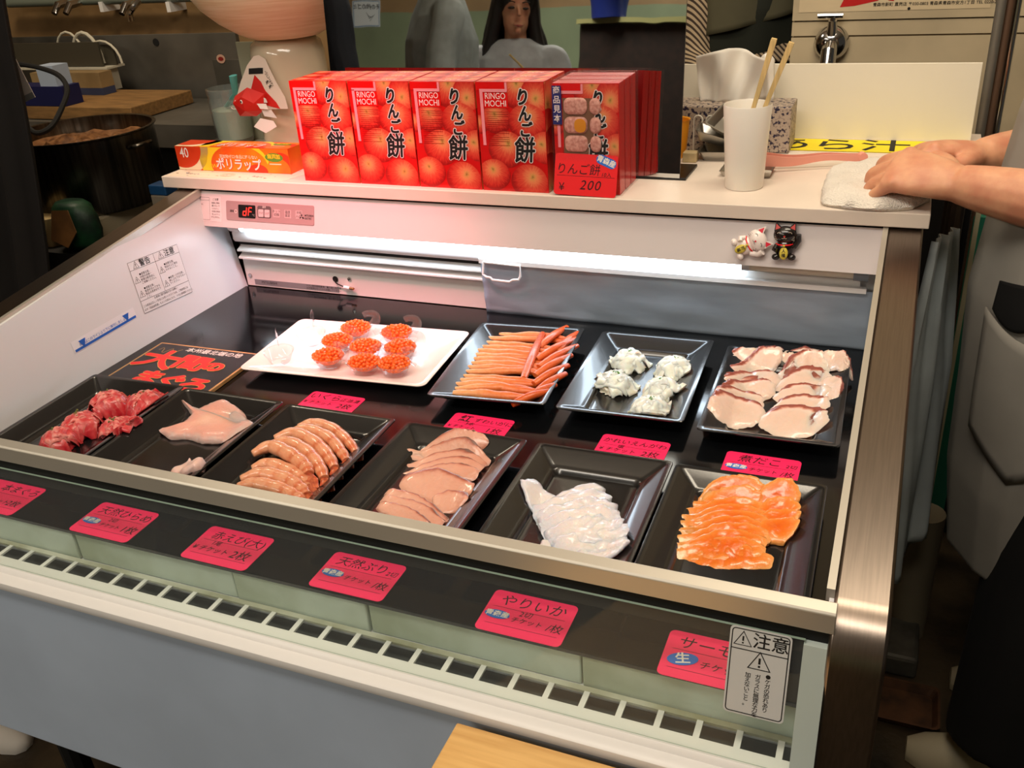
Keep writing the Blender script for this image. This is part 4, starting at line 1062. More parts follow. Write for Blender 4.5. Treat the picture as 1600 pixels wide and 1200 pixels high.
for k, (zx, zy, lab) in enumerate(cups+[(525, 790, 'L'), (660, 712, 'B')]):
    c = on_z(240+zx*0.375, 260+zy*0.375, pz+0.012); c.z = pz
    lab2 = 'clear plastic cup with curled handle filled with roe, '+lab if k < 8 else ('empty clear plastic cup with curled handle, nearest the left plate edge' if k == 8 else 'empty clear plastic cup with curled handle at the back of the plate')
    r_ = [0.4, 0.3, 0.1, 0.5, 0.2, -0.1, 0.4, 0.2, 2.2, 2.0][k]
    if k == 0:
        proto.location = c; proto.rotation_euler = (0, 0, r_); tag(proto, lab2, 'cup', 'clear cups on the white plate'); WL[proto.name] = c
    else: dup(proto, c, r_, lab2, 'clear cups on the white plate')
    if k < 8:
        tag(hexroe(c, k).build('salmon_roe'), 'orange salmon roe heaped in the clear cup, '+lab+' on the white plate', 'salmon roe', 'heaps of salmon roe', 'stuff')
# ------------------------------------------------------------------ counter top and the things on it
H = 0.2325
mb = MB(); mb.box((-0.108, 0.592, H-0.0215), (1.2575, 0.9045, H), mat('counter_white', (232, 218, 204), 0.35, var=0.03, vscale=8))
top = mb.build('counter_top', bevel=0.0015); tag(top, 'long white counter top board above the refrigerated case', 'counter top')
mb = MB()
mb.box((0.62, 0.9065, H-0.022), (1.335, 1.085, H), mat('rear_table_white', (232, 218, 204), 0.35))
t2 = thing('rear_table', 'narrow white work table behind the counter top carrying the tissue box and splash board', 'table', (0.98, 1.0, -0.75))
mb.build('table_top', t2, bevel=0.0012)
for lx in (0.65, 1.305):
    for ly in (0.925, 1.065):
        mb = MB(); mb.tube([(lx, ly, H-0.022), (lx, ly, -0.75)], 0.014, M['steel'], 10); mb.build('leg', t2)
# ---- red apple cake boxes
def apple_mat():
    m = mat('printed_apple', (205, 40, 30), 0.35); nt = m.node_tree; b = nt.nodes['Principled BSDF']
    uv = nt.nodes.new('ShaderNodeUVMap'); sep = nt.nodes.new('ShaderNodeSeparateXYZ'); nt.links.new(uv.outputs[0], sep.inputs[0])
    def M_(op, a, b_=None):
        n = nt.nodes.new('ShaderNodeMath'); n.operation = op
        for i, q in enumerate((a, b_)):
            if q is None: continue
            if isinstance(q, (int, float)): n.inputs[i].default_value = q
            else: nt.links.new(q, n.inputs[i])
        return n.outputs[0]
    u = M_('SUBTRACT', sep.outputs[0], 0.08); v = M_('SUBTRACT', sep.outputs[1], 0.3)
    r = M_('SQRT', M_('ADD', M_('MULTIPLY', u, u), M_('MULTIPLY', v, v)))
    ang = M_('ARCTAN2', v, u)
    cmb = nt.nodes.new('ShaderNodeCombineXYZ'); nt.links.new(M_('MULTIPLY', ang, 5.0), cmb.inputs[0]); nt.links.new(M_('MULTIPLY', r, 1.2), cmb.inputs[1])
    n = nt.nodes.new('ShaderNodeTexNoise'); n.inputs['Scale'].default_value = 2.4; n.inputs['Detail'].default_value = 5; nt.links.new(cmb.outputs[0], n.inputs['Vector'])
    f = M_('ADD', r, M_('MULTIPLY', M_('SUBTRACT', n.outputs['Fac'], 0.5), 0.75))
    cr = nt.nodes.new('ShaderNodeValToRGB'); els = cr.color_ramp.elements
    stops = [(0.0, (110, 60, 24)), (0.07, (206, 160, 84)), (0.25, (234, 140, 92)), (0.55, (222, 84, 60)), (0.9, (204, 44, 36)), (1.15, (160, 20, 18))]
    while len(els) < len(stops): els.new(0.5)
    for e, (p, c) in zip(els, stops): e.position = p/1.15; e.color = rgb(c)
    nt.links.new(M_('DIVIDE', f, 1.15), cr.inputs[0]); nt.links.new(cr.outputs[0], b.inputs['Base Color'])
    return m
apple_m = apple_mat()
box_red = mat('carton_red', (206, 16, 18), 0.3, coat=0.25)
box_bright = mat('carton_bright_red', (226, 14, 16), 0.3, coat=0.25)
box_pinkline = mat('carton_pink_line', (246, 150, 160), 0.4)
box_dark = mat('carton_dark_red', (150, 12, 14), 0.35)
print_white = mat('print_white', (246, 232, 228), 0.45)
def clip(poly, x0, x1, y0, y1):
    for ax, lim, sg in ((0, x0, 1), (0, x1, -1), (1, y0, 1), (1, y1, -1)):
        out = []
        for i in range(len(poly)):
            a, b = poly[i-1], poly[i]; da, db = (a[ax]-lim)*sg, (b[ax]-lim)*sg
            if (da >= 0) != (db >= 0):
                t = da/(da-db); out.append(tuple(a[k]+(b[k]-a[k])*t for k in range(2)))
            if db >= 0: out.append(b)
        poly = out
        if not poly: return []
    return poly
def apple(mb, mtx, cx, cy, r, rect, z, rot=0.0, sq=0.92):
    pts = [(cx+r*math.cos(2*PI*k/40)*(1+0.03*math.cos(4*PI*k/40)), cy+r*sq*math.sin(2*PI*k/40)) for k in range(40)]
    P = clip(pts, *rect)
    if len(P) < 3: return
    cu, cv = 0.0, 0.0
    ctr = (sum(p[0] for p in P)/len(P), sum(p[1] for p in P)/len(P))
    vs = [mtx @ Vector((ctr[0], ctr[1], z))]+[mtx @ Vector((p[0], p[1], z)) for p in P]
    def U(p):
        x, y = (p[0]-cx)/r, (p[1]-cy)/r; c_, s_ = math.cos(rot), math.sin(rot); return (x*c_+y*s_, -x*s_+y*c_)
    uv = [U(ctr)]+[U(p) for p in P]
    mb.add(vs, [(0, 1+k, 1+(k+1) % len(P)) for k in range(len(P))], apple_m, uv, smooth=False)
BW, BH, BD = 0.1165, 0.175, 0.0315
def carton_front(mb, FMx, window=False):
    W_, H_ = BW, BH; rect = (0.0005, W_-0.0005, 0.0005, H_-0.0005); z = 0.00015
    ap = [(0.60, 0.93, 0.27), (0.92, 0.90, 0.25), (0.02, 0.62, 0.14), (0.28, 0.67, 0.22), (0.735, 0.645, 0.275), (0.99, 0.42, 0.24), (0.41, 0.395, 0.275), (0.19, 0.155, 0.24), (0.72, 0.10, 0.27)]
    for k, (u, v, r) in enumerate(ap): apple(mb, FMx, u*W_, v*H_, r*W_, rect, z+0.00006*k, rot=[0.2, 2.8, 1, 0.6, 0.1, 1.2, 0.0, 0.5, -0.4][k])
    Z = 0.0009
    mb.prism([(0.0005, H_*0.925), (W_*0.43, H_*0.925), (W_*0.43, H_-0.0005), (0.0005, H_-0.0005)], off(FMx, Z), 0, box_bright)
    mb.strip([(W_*0.08, H_*0.43), (W_*0.08, H_*0.925)], W_*0.045, FMx, box_pinkline, Z+0.0001)
    mb.strip([(W_*0.0575, H_*0.925), (W_*0.46, H_*0.925)], W_*0.04, FMx, box_pinkline, Z+0.0001)
    mb.strip([(W_*0.452, H_*0.915), (W_*0.452, H_-0.0005)], W_*0.032, FMx, box_pinkline, Z+0.00012)
    if not window:
        mb.prism([(W_*0.105, H_*0.77), (W_*0.47, H_*0.77), (W_*0.47, H_*0.905), (W_*0.105, H_*0.905)], off(FMx, Z), 0, box_bright)
        for j, t in enumerate(('RINGO', 'MOCHI')):
            mb.text(t, 0.0136, FMx @ Matrix.Translation((W_*0.285, H_*(0.874-0.066*j), Z+0.0002)), print_white, sx=0.84 if j == 0 else 0.86)
        for j in range(17):
            y_ = H_*(0.735-0.019*j)
            mb.strip([(W_*0.14, y_), (W_*(0.46 if j % 4 != 3 else 0.30), y_)], 0.0006, FMx, box_dark, Z+0.0001)
    # brush lettering with a white edge
    for ch, cx, cy, s_, r_ in (('り', 0.675, 0.858, 0.0250, -0.1), ('ん', 0.70, 0.715, 0.0240, 0.05), ('ご', 0.70, 0.572, 0.0232, 0.0), ('餅', 0.665, 0.378, 0.0385, 0.05)):
        mb.fat_text(ch, s_, FMx @ Matrix.Translation((W_*cx, H_*cy, Z+0.0003)), print_white, 0.0022, 10, shear=0.16, sx=0.95, sy=1.12, rot=r_)
        mb.fat_text(ch, s_, FMx @ Matrix.Translation((W_*cx, H_*cy, Z+0.0007)), M['ink'], 0.0010, 6, shear=0.16, sx=0.95, sy=1.12, rot=r_)
def carton(name, full=True):
    mb = MB(); mb.box((0, 0, 0), (BW, BD, BH), box_red)
    # top: printed apples and a flap line
    TM = frame((0, 0, BH), (1, 0, 0), y=(0, 1, 0)); rect = (0.0005, BW-0.0005, 0.0005, BD-0.0005)
    for k, (u, v, r) in enumerate([(0.55, 0.2, 0.24), (0.9, 0.7, 0.26), (0.62, 0.95, 0.22), (0.15, 0.85, 0.2)]): apple(mb, TM, u*BW, v*BD, r*BW, rect, 0.0002+0.00005*k, rot=k)
    mb.strip([(BW*0.44, 0.001), (BW*0.44, BD*0.6), (BW*0.1, BD*0.6)], 0.002, TM, box_pinkline, 0.0006)
    mb.text('りんご餅', 0.0075, TM @ Matrix.Translation((BW*0.62, BD*0.45, 0.0007)), print_white, bold=0.02)
    for Mx in (frame((BW, 0, 0), (0, 1, 0), n=(1, 0, 0)), frame((0, BD, 0), (0, -1, 0), n=(-1, 0, 0))):
        for k, (u, v, r) in enumerate([(0.2, 0.9, 0.05), (0.8, 0.72, 0.055), (0.15, 0.5, 0.05), (0.75, 0.3, 0.055), (0.2, 0.1, 0.05)]): apple(mb, Mx, u*BD, v*BH, r, (0.0005, BD-0.0005, 0.0005, BH-0.0005), 0.0002+0.00005*k, rot=k)
    carton_front(mb, frame((0, 0, 0), (1, 0, 0), n=(0, -1, 0)))
    return mb.build(name, origin=(0, 0, 0))
box0 = None
colw = ['leftmost', 'second from the left', 'third from the left', 'fourth from the left']
roww = ['in the front row', 'in the middle row', 'in the back row']
bx0, by0, pitchx = 0.2115, 0.6105, 0.1193
for r in range(3):
    for i in range(4):
        loc = (bx0+i*pitchx, by0+r*(BD+0.0008)-0.0016*i, H); lab = 'red apple print sweets carton, '+colw[i]+' '+roww[r]
        if box0 is None: box0 = carton('sweets_carton'); o = box0; o.location = loc; tag(o, lab, 'carton', 'red sweets cartons')
        else: o = dup(box0, loc, 0, lab)
        o.rotation_euler = (0, 0, math.radians(-0.7+0.25*(i % 2)))
# sample pack with a window, in clear wrap, and two more wrapped packs behind it
wrap_m = thin_glass('clear_wrap', (0.98, 0.97, 0.97), 0.4, 0.01, 0.12)
mochi_m = mat('dusted_mochi', (222, 168, 154), 0.7, sss=0.3, var=0.18, vscale=220, c2=(190, 124, 112)); mochi_cut = mat('cut_mochi', (228, 140, 44), 0.35, sss=0.3)
window_m = mat('window_tray_brown', (120, 84, 62), 0.5)
label_blue = mat('label_navy', (34, 38, 110), 0.5)
sx0, sy0, SWd = 0.6965, 0.6105, 0.1105
for k in range(3):
    root = thing('sample_pack', ['sample sweets pack with a window and navy label in clear wrap', 'clear wrapped sweets pack behind the windowed sample', 'hindmost clear wrapped sweets pack by the mirror'][k], 'sample pack', (sx0, sy0+k*0.0325, H), 'clear wrapped sample packs')
    Z0 = H
    mb = MB(); x0, y0 = sx0+0.001, sy0+k*0.0325+0.001
    mb.box((x0, y0, Z0+0.001), (x0+SWd-0.004, y0+0.0275, Z0+0.172), box_red)
    FMx = frame((x0, y0, Z0), (1, 0, 0), n=(0, -1, 0)) @ Matrix.Diagonal((SWd/BW*0.96, 0.98, 1, 1))
    if k == 0:
        carton_front(mb, FMx, True)
    mb.build('carton', root)
    if k == 0:
        wb = MB(); WMx = frame((x0, y0-0.0011, Z0), (1, 0, 0), n=(0, -1, 0))
        wb.prism([(0.016, 0.055), (0.068, 0.055), (0.068, 0.150), (0.016, 0.150)], off(WMx, 0.0), 0.0002, window_m)
        wb.build('window', root)
        for j in range(3):
            for c_ in range(2):
                cb = MB(smooth=True)
                w2 = 0.038 if c_ == 0 else 0.018; cx_ = 0.037 if c_ == 0 else 0.069
                cz = 0.138-0.0288*j
                cb.rings([[WMx @ Vector((px_, py_, zz)) for px_, py_ in rrect(w2*s_, 0.0255*s_, 0.009*s_, 4, cx_, cz)] for s_, zz in ((1.0, 0.0002), (0.98, 0.0015), (0.85, 0.0030), (0.6, 0.0036))], mochi_m)
                if j == 1 and c_ == 0:
                    cb.prism(rrect(w2*0.5, 0.021, 0.008, 4, cx_+0.008, cz), off(WMx, 0.0042), 0.0004, mochi_cut)
                cb.build('mochi', root)
        lb = MB(); LMx = frame((x0, y0-0.0036, Z0), (1, 0, 0), n=(0, -1, 0))
        lb.prism([(0.0, 0.110), (0.0150, 0.110), (0.0150, 0.169), (0.0, 0.169)], LMx, 0.0004, label_blue)
        for j, ch in enumerate('商品見本'): lb.text(ch, 0.0125, LMx @ Matrix.Translation((0.0075, 0.1615-0.0142*j, 0.0003)), print_white, bold=0.01)
        lb.build('navy_label', root)
    wp = MB()
    wp.box((sx0-0.0012, y0-0.0052, Z0+0.0004), (sx0+SWd+0.0012, y0+0.0290-0.0042*(k == 0)*0, Z0+0.1755), wrap_m)
    wp.build('clear_wrap', root)
# red price card in front of the sample pack
CMr = frame((0.7505, 0.6015, H+0.0330), (1, 0, -0.022), n=(0, -1, 0.22))
mb = MB(); mb.prism(rrect(0.104, 0.0645, 0.005), CMr, 0.0006, M['redcard'])
mb.strip([(-0.048, -0.002), (0.048, -0.002)], 0.0005, CMr, M['marker'], 0.0002)
mb.text('りんご餅', 0.0185, CMr @ Matrix.Translation((-0.013, 0.0075, 0.0003)), M['marker'], shear=0.1)
mb.text('10入', 0.0085, CMr @ Matrix.Translation((0.034, 0.002, 0.0003)), M['marker'], shear=0.2)
mb.text('\u00a5', 0.017, CMr @ Matrix.Translation((-0.039, -0.0205, 0.0003)), M['marker'])
mb.text('200', 0.021, CMr @ Matrix.Translation((0.008, -0.016, 0.0003)), M['marker'], shear=0.25, spacing=1.15)
o = mb.build('price_card'); tag(o, 'red price card reading 200 leaning against the windowed sample pack', 'price card')
sb = MB(); SM2 = CMr @ Matrix.Translation((0.033, 0.0225, 0.0004)) @ Matrix.Rotation(-0.35, 4, 'Z')
sb.prism(rrect(0.034, 0.0145, 0.007, 5), SM2, 0.0002, M['sticker_blue']); sb.text('青森産', 0.0108, off(SM2, 0.0002), M['paper'], bold=0.025)
so = sb.build('origin_sticker', o); so['label'] = 'blue oval sticker with white letters'
# ---- plastic wrap carton and the patterned paper it stands on
pat = mat('patterned_paper', (240, 226, 202), 0.5)
mb = MB(); PMx = frame((-0.1, 0.597, H+0.0004), (1, 0, 0), y=(0, 1, 0))
mb.prism([(0, 0), (0.268, 0), (0.300, 0.085), (0, 0.085)], PMx, 0.0003, pat)
rnd = random.Random(5); pcs = [mat('pattern_brown', (150, 110, 70), 0.6), mat('pattern_tan', (206, 170, 120), 0.6), mat('pattern_grey', (110, 110, 116), 0.6), mat('pattern_blue', (120, 140, 170), 0.6)]
for k in range(44):
    x, y = rnd.uniform(0.008, 0.262), rnd.uniform(0.004, 0.08); a = rnd.uniform(0, PI); l_ = rnd.uniform(0.002, 0.0045)
    mb.prism([(x+l_*math.cos(a+b)*q, y+l_*0.6*math.sin(a+b)*q) for b, q in ((0, 1), (1.2, 0.4), (2.2, 1), (3.4, 0.7), (4.6, 1.0), (5.4, 0.5))], off(PMx, 0.0002), 0.0, pcs[k % 4])
for k, (x, y) in enumerate([(0.045, 0.02), (0.20, 0.02), (0.09, 0.055)]): mb.text('おたべ', 0.009, PMx @ Matrix.Translation((x, y, 0.0003)), pcs[2], bold=0.01, rot=-0.2)
for k in range(3): mb.strip([(0.13+0.016*math.cos(a*PI/7)*(1-0.2*k), 0.022+0.010*math.sin(a*PI/7)*(1-0.2*k)) for a in range(14)], 0.0006, PMx, pcs[1], 0.0003, True)
tag(mb.build('patterned_paper'), 'cream paper sheet printed with small motifs under the cling film carton', 'paper sheet')
wr = [on_z(274, 263, H), on_z(455, 272, H)]
WX0, WX1, WY0 = -0.104, 0.158, 0.646
WHt, WDp = 0.046, 0.050
org = (WX0, WY0-0.004, H+0.0008)
orange = mat('film_carton_orange', (244, 140, 24), 0.35, var=0.18, vscale=16, c2=(232, 88, 30)); yel = mat('film_carton_yellow', (250, 214, 40), 0.4); redo = mat('film_carton_red', (216, 60, 24), 0.4); pale = mat('film_carton_cream', (250, 226, 190), 0.4); green = mat('film_carton_green', (90, 150, 50), 0.4)
mb = MB(); Wd = WX1-WX0; rz = Matrix.Translation(org) @ Matrix.Rotation(math.radians(0.5), 4, 'Z')
mb.box((0, 0, 0), (Wd, WDp, WHt), orange, rz)
for FMx, Hh, top_ in ((rz @ frame((0, 0, 0), (1, 0, 0), n=(0, -1, 0)), WHt, False), (rz @ frame((0, 0, WHt), (1, 0, 0), y=(0, 1, 0)), WDp, True)):
    rc = (0.0004, Wd-0.0004, 0.0004, Hh-0.0004)
    def blob(cx, cy, rx, ry, m, z):
        P = clip([(cx+rx*math.cos(2*PI*k/36), cy+ry*math.sin(2*PI*k/36)) for k in range(36)], *rc)
        if len(P) > 2: mb.prism(P, off(FMx, z), 0.0, m)
    blob(Wd*0.08, Hh*0.9, 0.058, 0.048, pale, 0.0002); blob(Wd*0.06, Hh*0.95, 0.046, 0.040, redo, 0.0003)
    blob(Wd*0.33, Hh*0.5, 0.032, 0.05, yel, 0.0002); blob(Wd*0.55, Hh*0.35, 0.072, 0.045, yel, 0.0003); blob(Wd*0.56, Hh*0.25, 0.066, 0.040, orange, 0.0004)
    blob(Wd*0.72, Hh*0.05, 0.022, 0.014, redo, 0.0006); blob(Wd*0.93, Hh*0.2, 0.03, 0.03, redo, 0.0002); blob(Wd*0.9, Hh*0.15, 0.026, 0.022, orange, 0.0005)
    if not top_:
        mb.text('40', 0.027, FMx @ Matrix.Translation((0.0205, Hh*0.71, 0.0008)), print_white, sx=0.78, bold=0.005); mb.text('m', 0.012, FMx @ Matrix.Translation((0.0405, Hh*0.84, 0.0008)), redo)
    mb.text('ポリラップ', 0.0235, FMx @ Matrix.Translation((Wd*0.555+0.0006, Hh*0.28-0.0006, 0.0009)), redo, bold=0.035, sx=0.9)
    mb.text('ポリラップ', 0.0235, FMx @ Matrix.Translation((Wd*0.555, Hh*0.28, 0.0011)), print_white, bold=0.022, sx=0.9)
    mb.text('EW', 0.012, FMx @ Matrix.Translation((Wd*0.325, Hh*0.20, 0.0009)), yel)
    mb.text('添加物ゼロ!食品に移らない', 0.0078, FMx @ Matrix.Translation((Wd*0.565, Hh*0.62, 0.0009)), pale, bold=0.018, sx=0.92)
    P = [(Wd*0.875+0.020*math.cos(2*PI*k/28), Hh*0.65+0.0085*math.sin(2*PI*k/28)) for k in range(28)]; mb.prism(P, off(FMx, 0.0008), 0, green)
    mb.text('無添加', 0.0095, FMx @ Matrix.Translation((Wd*0.875, Hh*0.68, 0.001)), yel, bold=0.02)
    mb.strip([(Wd*0.83, Hh*0.38), (Wd*0.93, Hh*0.38)], 0.002, FMx, pale, 0.0009)
tag(mb.build('cling_film_carton', bevel=0.0), 'orange and yellow cling film carton lying at the left end of the counter', 'carton')
# ---- mirror screen behind the cartons
mir = bpy.data.materials.new('dark_mirror'); mir.use_nodes = True; pb = mir.node_tree.nodes['Principled BSDF']
pb.inputs['Base Color'].default_value = (0.62, 0.66, 0.66, 1); pb.inputs['Metallic'].default_value = 1.0; pb.inputs['Roughness'].default_value = 0.015
nt = mir.node_tree; tc = nt.nodes.new('ShaderNodeTexCoord'); nn_ = nt.nodes.new('ShaderNodeTexNoise'); nn_.inputs['Scale'].default_value = 9; nt.links.new(tc.outputs['Object'], nn_.inputs['Vector'])
bp = nt.nodes.new('ShaderNodeBump'); bp.inputs['Strength'].default_value = 0.012; bp.inputs['Distance'].default_value = 0.01; nt.links.new(nn_.outputs['Fac'], bp.inputs['Height']); nt.links.new(bp.outputs[0], pb.inputs['Normal'])
MA = Vector((0.2080, 0.7330, H+0.004)); MBp = Vector((0.8765, 0.7085, H+0.004))
mx_ = (MBp-MA).normalized(); tilt = math.radians(5.2)
back = Vector((-mx_.y, mx_.x, 0))                      # horizontal, away from the customer
mup = (Vector((0, 0, 1))*math.cos(tilt)+back*math.sin(tilt)).normalized()
MIRN = mx_.cross(mup).normalized()                     # faces the customer
mw = (MBp-MA).length; mh = 0.40
MMx = frame(MA, mx_, y=mup)
root = thing('mirror_screen', 'tall dark mirror panel standing on black feet behind the red cartons', 'mirror', (MA+MBp)/2)
mb = MB(); mb.prism([(0, 0), (mw, 0), (mw, mh), (0, mh)], MMx, 0.003, mir, M['black']); mb.build('mirror_panel', root)
for fx_ in (0.1, mw-0.075):
    mb = MB(); p = MA+mx_*fx_
    mb.box((p.x, p.y-0.002, H), (p.x+0.085, p.y+0.088, H+0.0045), M['black']); mb.build('foot', root, bevel=0.001)
def reflect_at(px, py, dist):
    """real place of something seen in the mirror at a pixel, at a total light path length"""
    d = ray(px, py).normalized(); t = (MA-CAM).dot(MIRN)/d.dot(MIRN); p = CAM+d*t
    rdir = d-MIRN*2*d.dot(MIRN); return p+rdir*(dist-t)
# ---- chopstick cup
cupm = mat('cup_white_plastic', (236, 230, 220), 0.3, sss=0.1)
cc = Vector((0.984, 0.690, H))
mb = MB(smooth=True, angle=50)
mb.lathe([(0.0, 0.0004), (0.0285, 0.0004), (0.0295, 0.002), (0.0325, 0.06), (0.0365, 0.127), (0.0358, 0.1285), (0.0350, 0.127), (0.0310, 0.06), (0.0280, 0.004), (0.0, 0.004)], cc, cupm, 40, cap0=False, cap1=False)
tag(mb.build('chopstick_cup'), 'tall white plastic cup holding two wooden chopsticks', 'cup')
chopm = mat('chopstick_wood', (232, 200, 136), 0.5, var=0.12, vscale=60, stretch=(4, 4, 0.3))
for k, (dx0, dy0, tx, ty) in enumerate([(-0.016, 0.0, 1210, 60), (-0.012, 0.010, 1237, 66)]):
    a = cc+Vector((dx0-0.004, dy0, 0.0075)); b = on_y(tx, ty, 0.692+0.006*k)
    mb = MB(); d = (b-a).normalized(); s1 = d.cross(Vector((0, 1, 0))).normalized(); s2 = d.cross(s1)
    rs = []
    for t_, w_ in ((0, 0.0018), (0.5, 0.0030), (0.985, 0.0042), (1.0, 0.0038)):
        p = a.lerp(b, t_); rs.append([p+s1*w_*u_+s2*w_*v_ for u_, v_ in ((-1, -1), (1, -1), (1, 1), (-1, 1))])
    mb.rings(rs, chopm); tag(mb.build('chopstick'), 'pale wooden chopstick in the white cup, the '+('left one' if k == 0 else 'right one'), 'chopstick', 'chopsticks in the cup')
# ---- tissue box with granite pattern
gr = mat('granite_print', (168, 152, 138), 0.5); nt = gr.node_tree; b = nt.nodes['Principled BSDF']
tc = nt.nodes.new('ShaderNodeTexCoord'); vo = nt.nodes.new('ShaderNodeTexNoise'); vo.inputs['Scale'].default_value = 140; vo.inputs['Detail'].default_value = 2; nt.links.new(tc.outputs['Object'], vo.inputs['Vector'])
cr = nt.nodes.new('ShaderNodeValToRGB'); cr.color_ramp.interpolation = 'CONSTANT'; els = cr.color_ramp.elements
els[0].position = 0; els[0].color = rgb((34, 30, 58)); els[1].position = 0.40; els[1].color = rgb((120, 106, 100)); e = els.new(0.45); e.color = rgb((176, 160, 144)); e = els.new(0.62); e.color = rgb((150, 134, 124))
nt.links.new(vo.outputs['Fac'], cr.inputs[0]); nt.links.new(cr.outputs[0], b.inputs['Base Color'])
root = thing('tissue_box', 'grey granite patterned tissue box with a white tissue pulled up, behind the cup', 'tissue box', (0.93, 0.94, H))
mb = MB(); mb.box((0.79, 0.905, H+0.0005), (1.024, 0.985, H+0.080), gr); mb.build('box', root, bevel=0.002)
tis = mat('tissue_paper', (240, 234, 224), 0.8, sss=0.1)
mb = MB(smooth=True, angle=60); nu, nv = 26, 16; V = []; ft = []
for j in range(nv+1):
    for i in range(nu+1):
        u, v = i/nu, j/nv
        topz = 0.402-0.012*(1-u)+0.012*math.sin(min(1, u*1.3)*PI*0.5)-(0.058*max(0, u-0.45)**1.1)
        x = 0.849+u*0.120+0.012*v*(u-0.3)-(1-v)*0.02*(u-0.5)
        z = H+0.079+(topz-H-0.079)*v
        y = 0.945+0.010*math.sin(u*9+v*2.2)*(0.3+v)+0.006*math.sin(u*17-v*3)
        V.append((x, y, z))
for j in range(nv):
    for i in range(nu): a = j*(nu+1)+i; ft.append((a, a+1, a+nu+2, a+nu+1))
mb.add(V, ft, tis); o = mb.build('tissue', root); md = o.modifiers.new('t', 'SOLIDIFY'); md.thickness = 0.0006
mb = MB(smooth=True, angle=60); V = []; ft = []
for j in range(9):
    for i in range(9):
        u, v = i/8, j/8
        V.append((0.962+0.026*u-0.006*v, 0.962+0.006*math.sin(u*6+v*2), H+0.079+(0.070+0.012*math.sin(u*PI))*v))
for j in range(8):
    for i in range(8): a = j*9+i; ft.append((a, a+1, a+10, a+9))
mb.add(V, ft, tis); o = mb.build('tissue', root); md = o.modifiers.new('t', 'SOLIDIFY'); md.thickness = 0.0006
# ---- white splash board and yellow sign at the back of the counter
mb = MB(); mb.box((0.795, 1.020, H), (1.316, 1.0235, 0.3655), mat('splash_board', (238, 232, 216), 0.4)); tag(mb.build('splash_board', bevel=0.0008), 'low white splash board standing at the back edge of the counter', 'board')
mb = MB(); YM = frame((1.0, 0.928, H+0.0006), (1, 0, 0), y=(0, 1, 0))
mb.prism([(0.0, 0), (0.312, 0.0), (0.312, 0.089), (0.0, 0.089)], YM, 0.0004, mat('yellow_paper', (244, 222, 30), 0.6))
mb.text('あら汁 \u00a5', 0.085, YM @ Matrix.Translation((0.13, 0.044, 0.0003)), M['ink'], bold=0.012, spacing=0.95)
mb.strip([(0.0, 0.0008), (0.312, 0.0008)], 0.0015, YM, M['ink'], 0.0003)
tag(mb.build('yellow_sign'), 'yellow paper sign with black brush letters lying before the splash board', 'sign')
# ---- small steel trays, orange cup, wooden block, wire holder
steel2 = mat('small_tray_steel', (176, 172, 164), 0.28, 1.0)
def small_tray(label, loc, rx, ry, rz_, w_=0.078, l_=0.058, h_=0.017):
    mb = MB(); rs = []
    for ins, z, in [(-0.008, 0.0), (0.0, h_), (0.0022, h_), (0.0022, h_-0.0012), (-0.0012, h_-0.001), (-0.009, 0.0012)]:
        rs.append([Vector((x, y, z)) for x, y in rrect(w_+2*ins, l_+2*ins, 0.004, 2)])
    mb.rings(rs, steel2); o = mb.build('steel_tray', origin=(0, 0, 0)); o.location = loc; o.rotation_euler = (rx, ry, rz_)
    return tag(o, label, 'small tray', 'small steel trays')
small_tray('small steel tray lying flat at the bottom of its stack beside the cup', (0.918, 0.862, H+0.0005), 0, 0, 0.05)
small_tray('small steel tray leaning in the middle of its stack beside the cup', (0.905, 0.868, H+0.026), 0.0, 0.30, 0.1)
o = small_tray('small steel tray tilted on top of its stack, showing its inside', (0.933, 0.866, H+0.048), 0.45, 0.38, -0.25)
mb = MB(smooth=True, angle=50); mb.lathe([(0.0, 0.0004), (0.019, 0.0004), (0.0215, 0.02), (0.026, 0.066), (0.0272, 0.0665), (0.0248, 0.065), (0.020, 0.01), (0, 0.004)], (0.832, 0.86, H), mat('orange_cup', (240, 160, 40), 0.35, sss=0.1), 28, cap0=False, cap1=False)
tag(mb.build('orange_cup'), 'orange plastic cup half hidden at the right edge of the mirror', 'cup')
mb = MB(); mb.box((0.855, 0.822, H+0.0003), (0.879, 0.845, H+0.017), mat('pale_wood', (206, 184, 140), 0.55, var=0.12, vscale=40)); tag(mb.build('wooden_block', bevel=0.0012), 'small pale wooden block between the mirror and the steel trays', 'wooden block')
wm = mat('white_wire', (226, 220, 206), 0.4)
root = thing('wire_holder', 'white wire holder with curled ends in front of the tissue box', 'wire holder', (0.89, 0.895, H))
for k, x in enumerate((0.858, 0.880, 0.904)):
    mb = MB(); P = [(x, 0.895, H+0.001), (x, 0.895, H+0.058)]+[(x+0.008-0.008*math.cos(a*PI/6), 0.895-0.002*a/6, H+0.058+0.008*math.sin(a*PI/6)) for a in range(1, 8)]
    mb.tube(P, 0.0014, wm, 6); mb.build('curled_wire', root)
mb = MB(); mb.tube([(0.85, 0.895, H+0.0016), (0.915, 0.895, H+0.0016)], 0.0015, wm, 6); mb.build('base_wire', root)
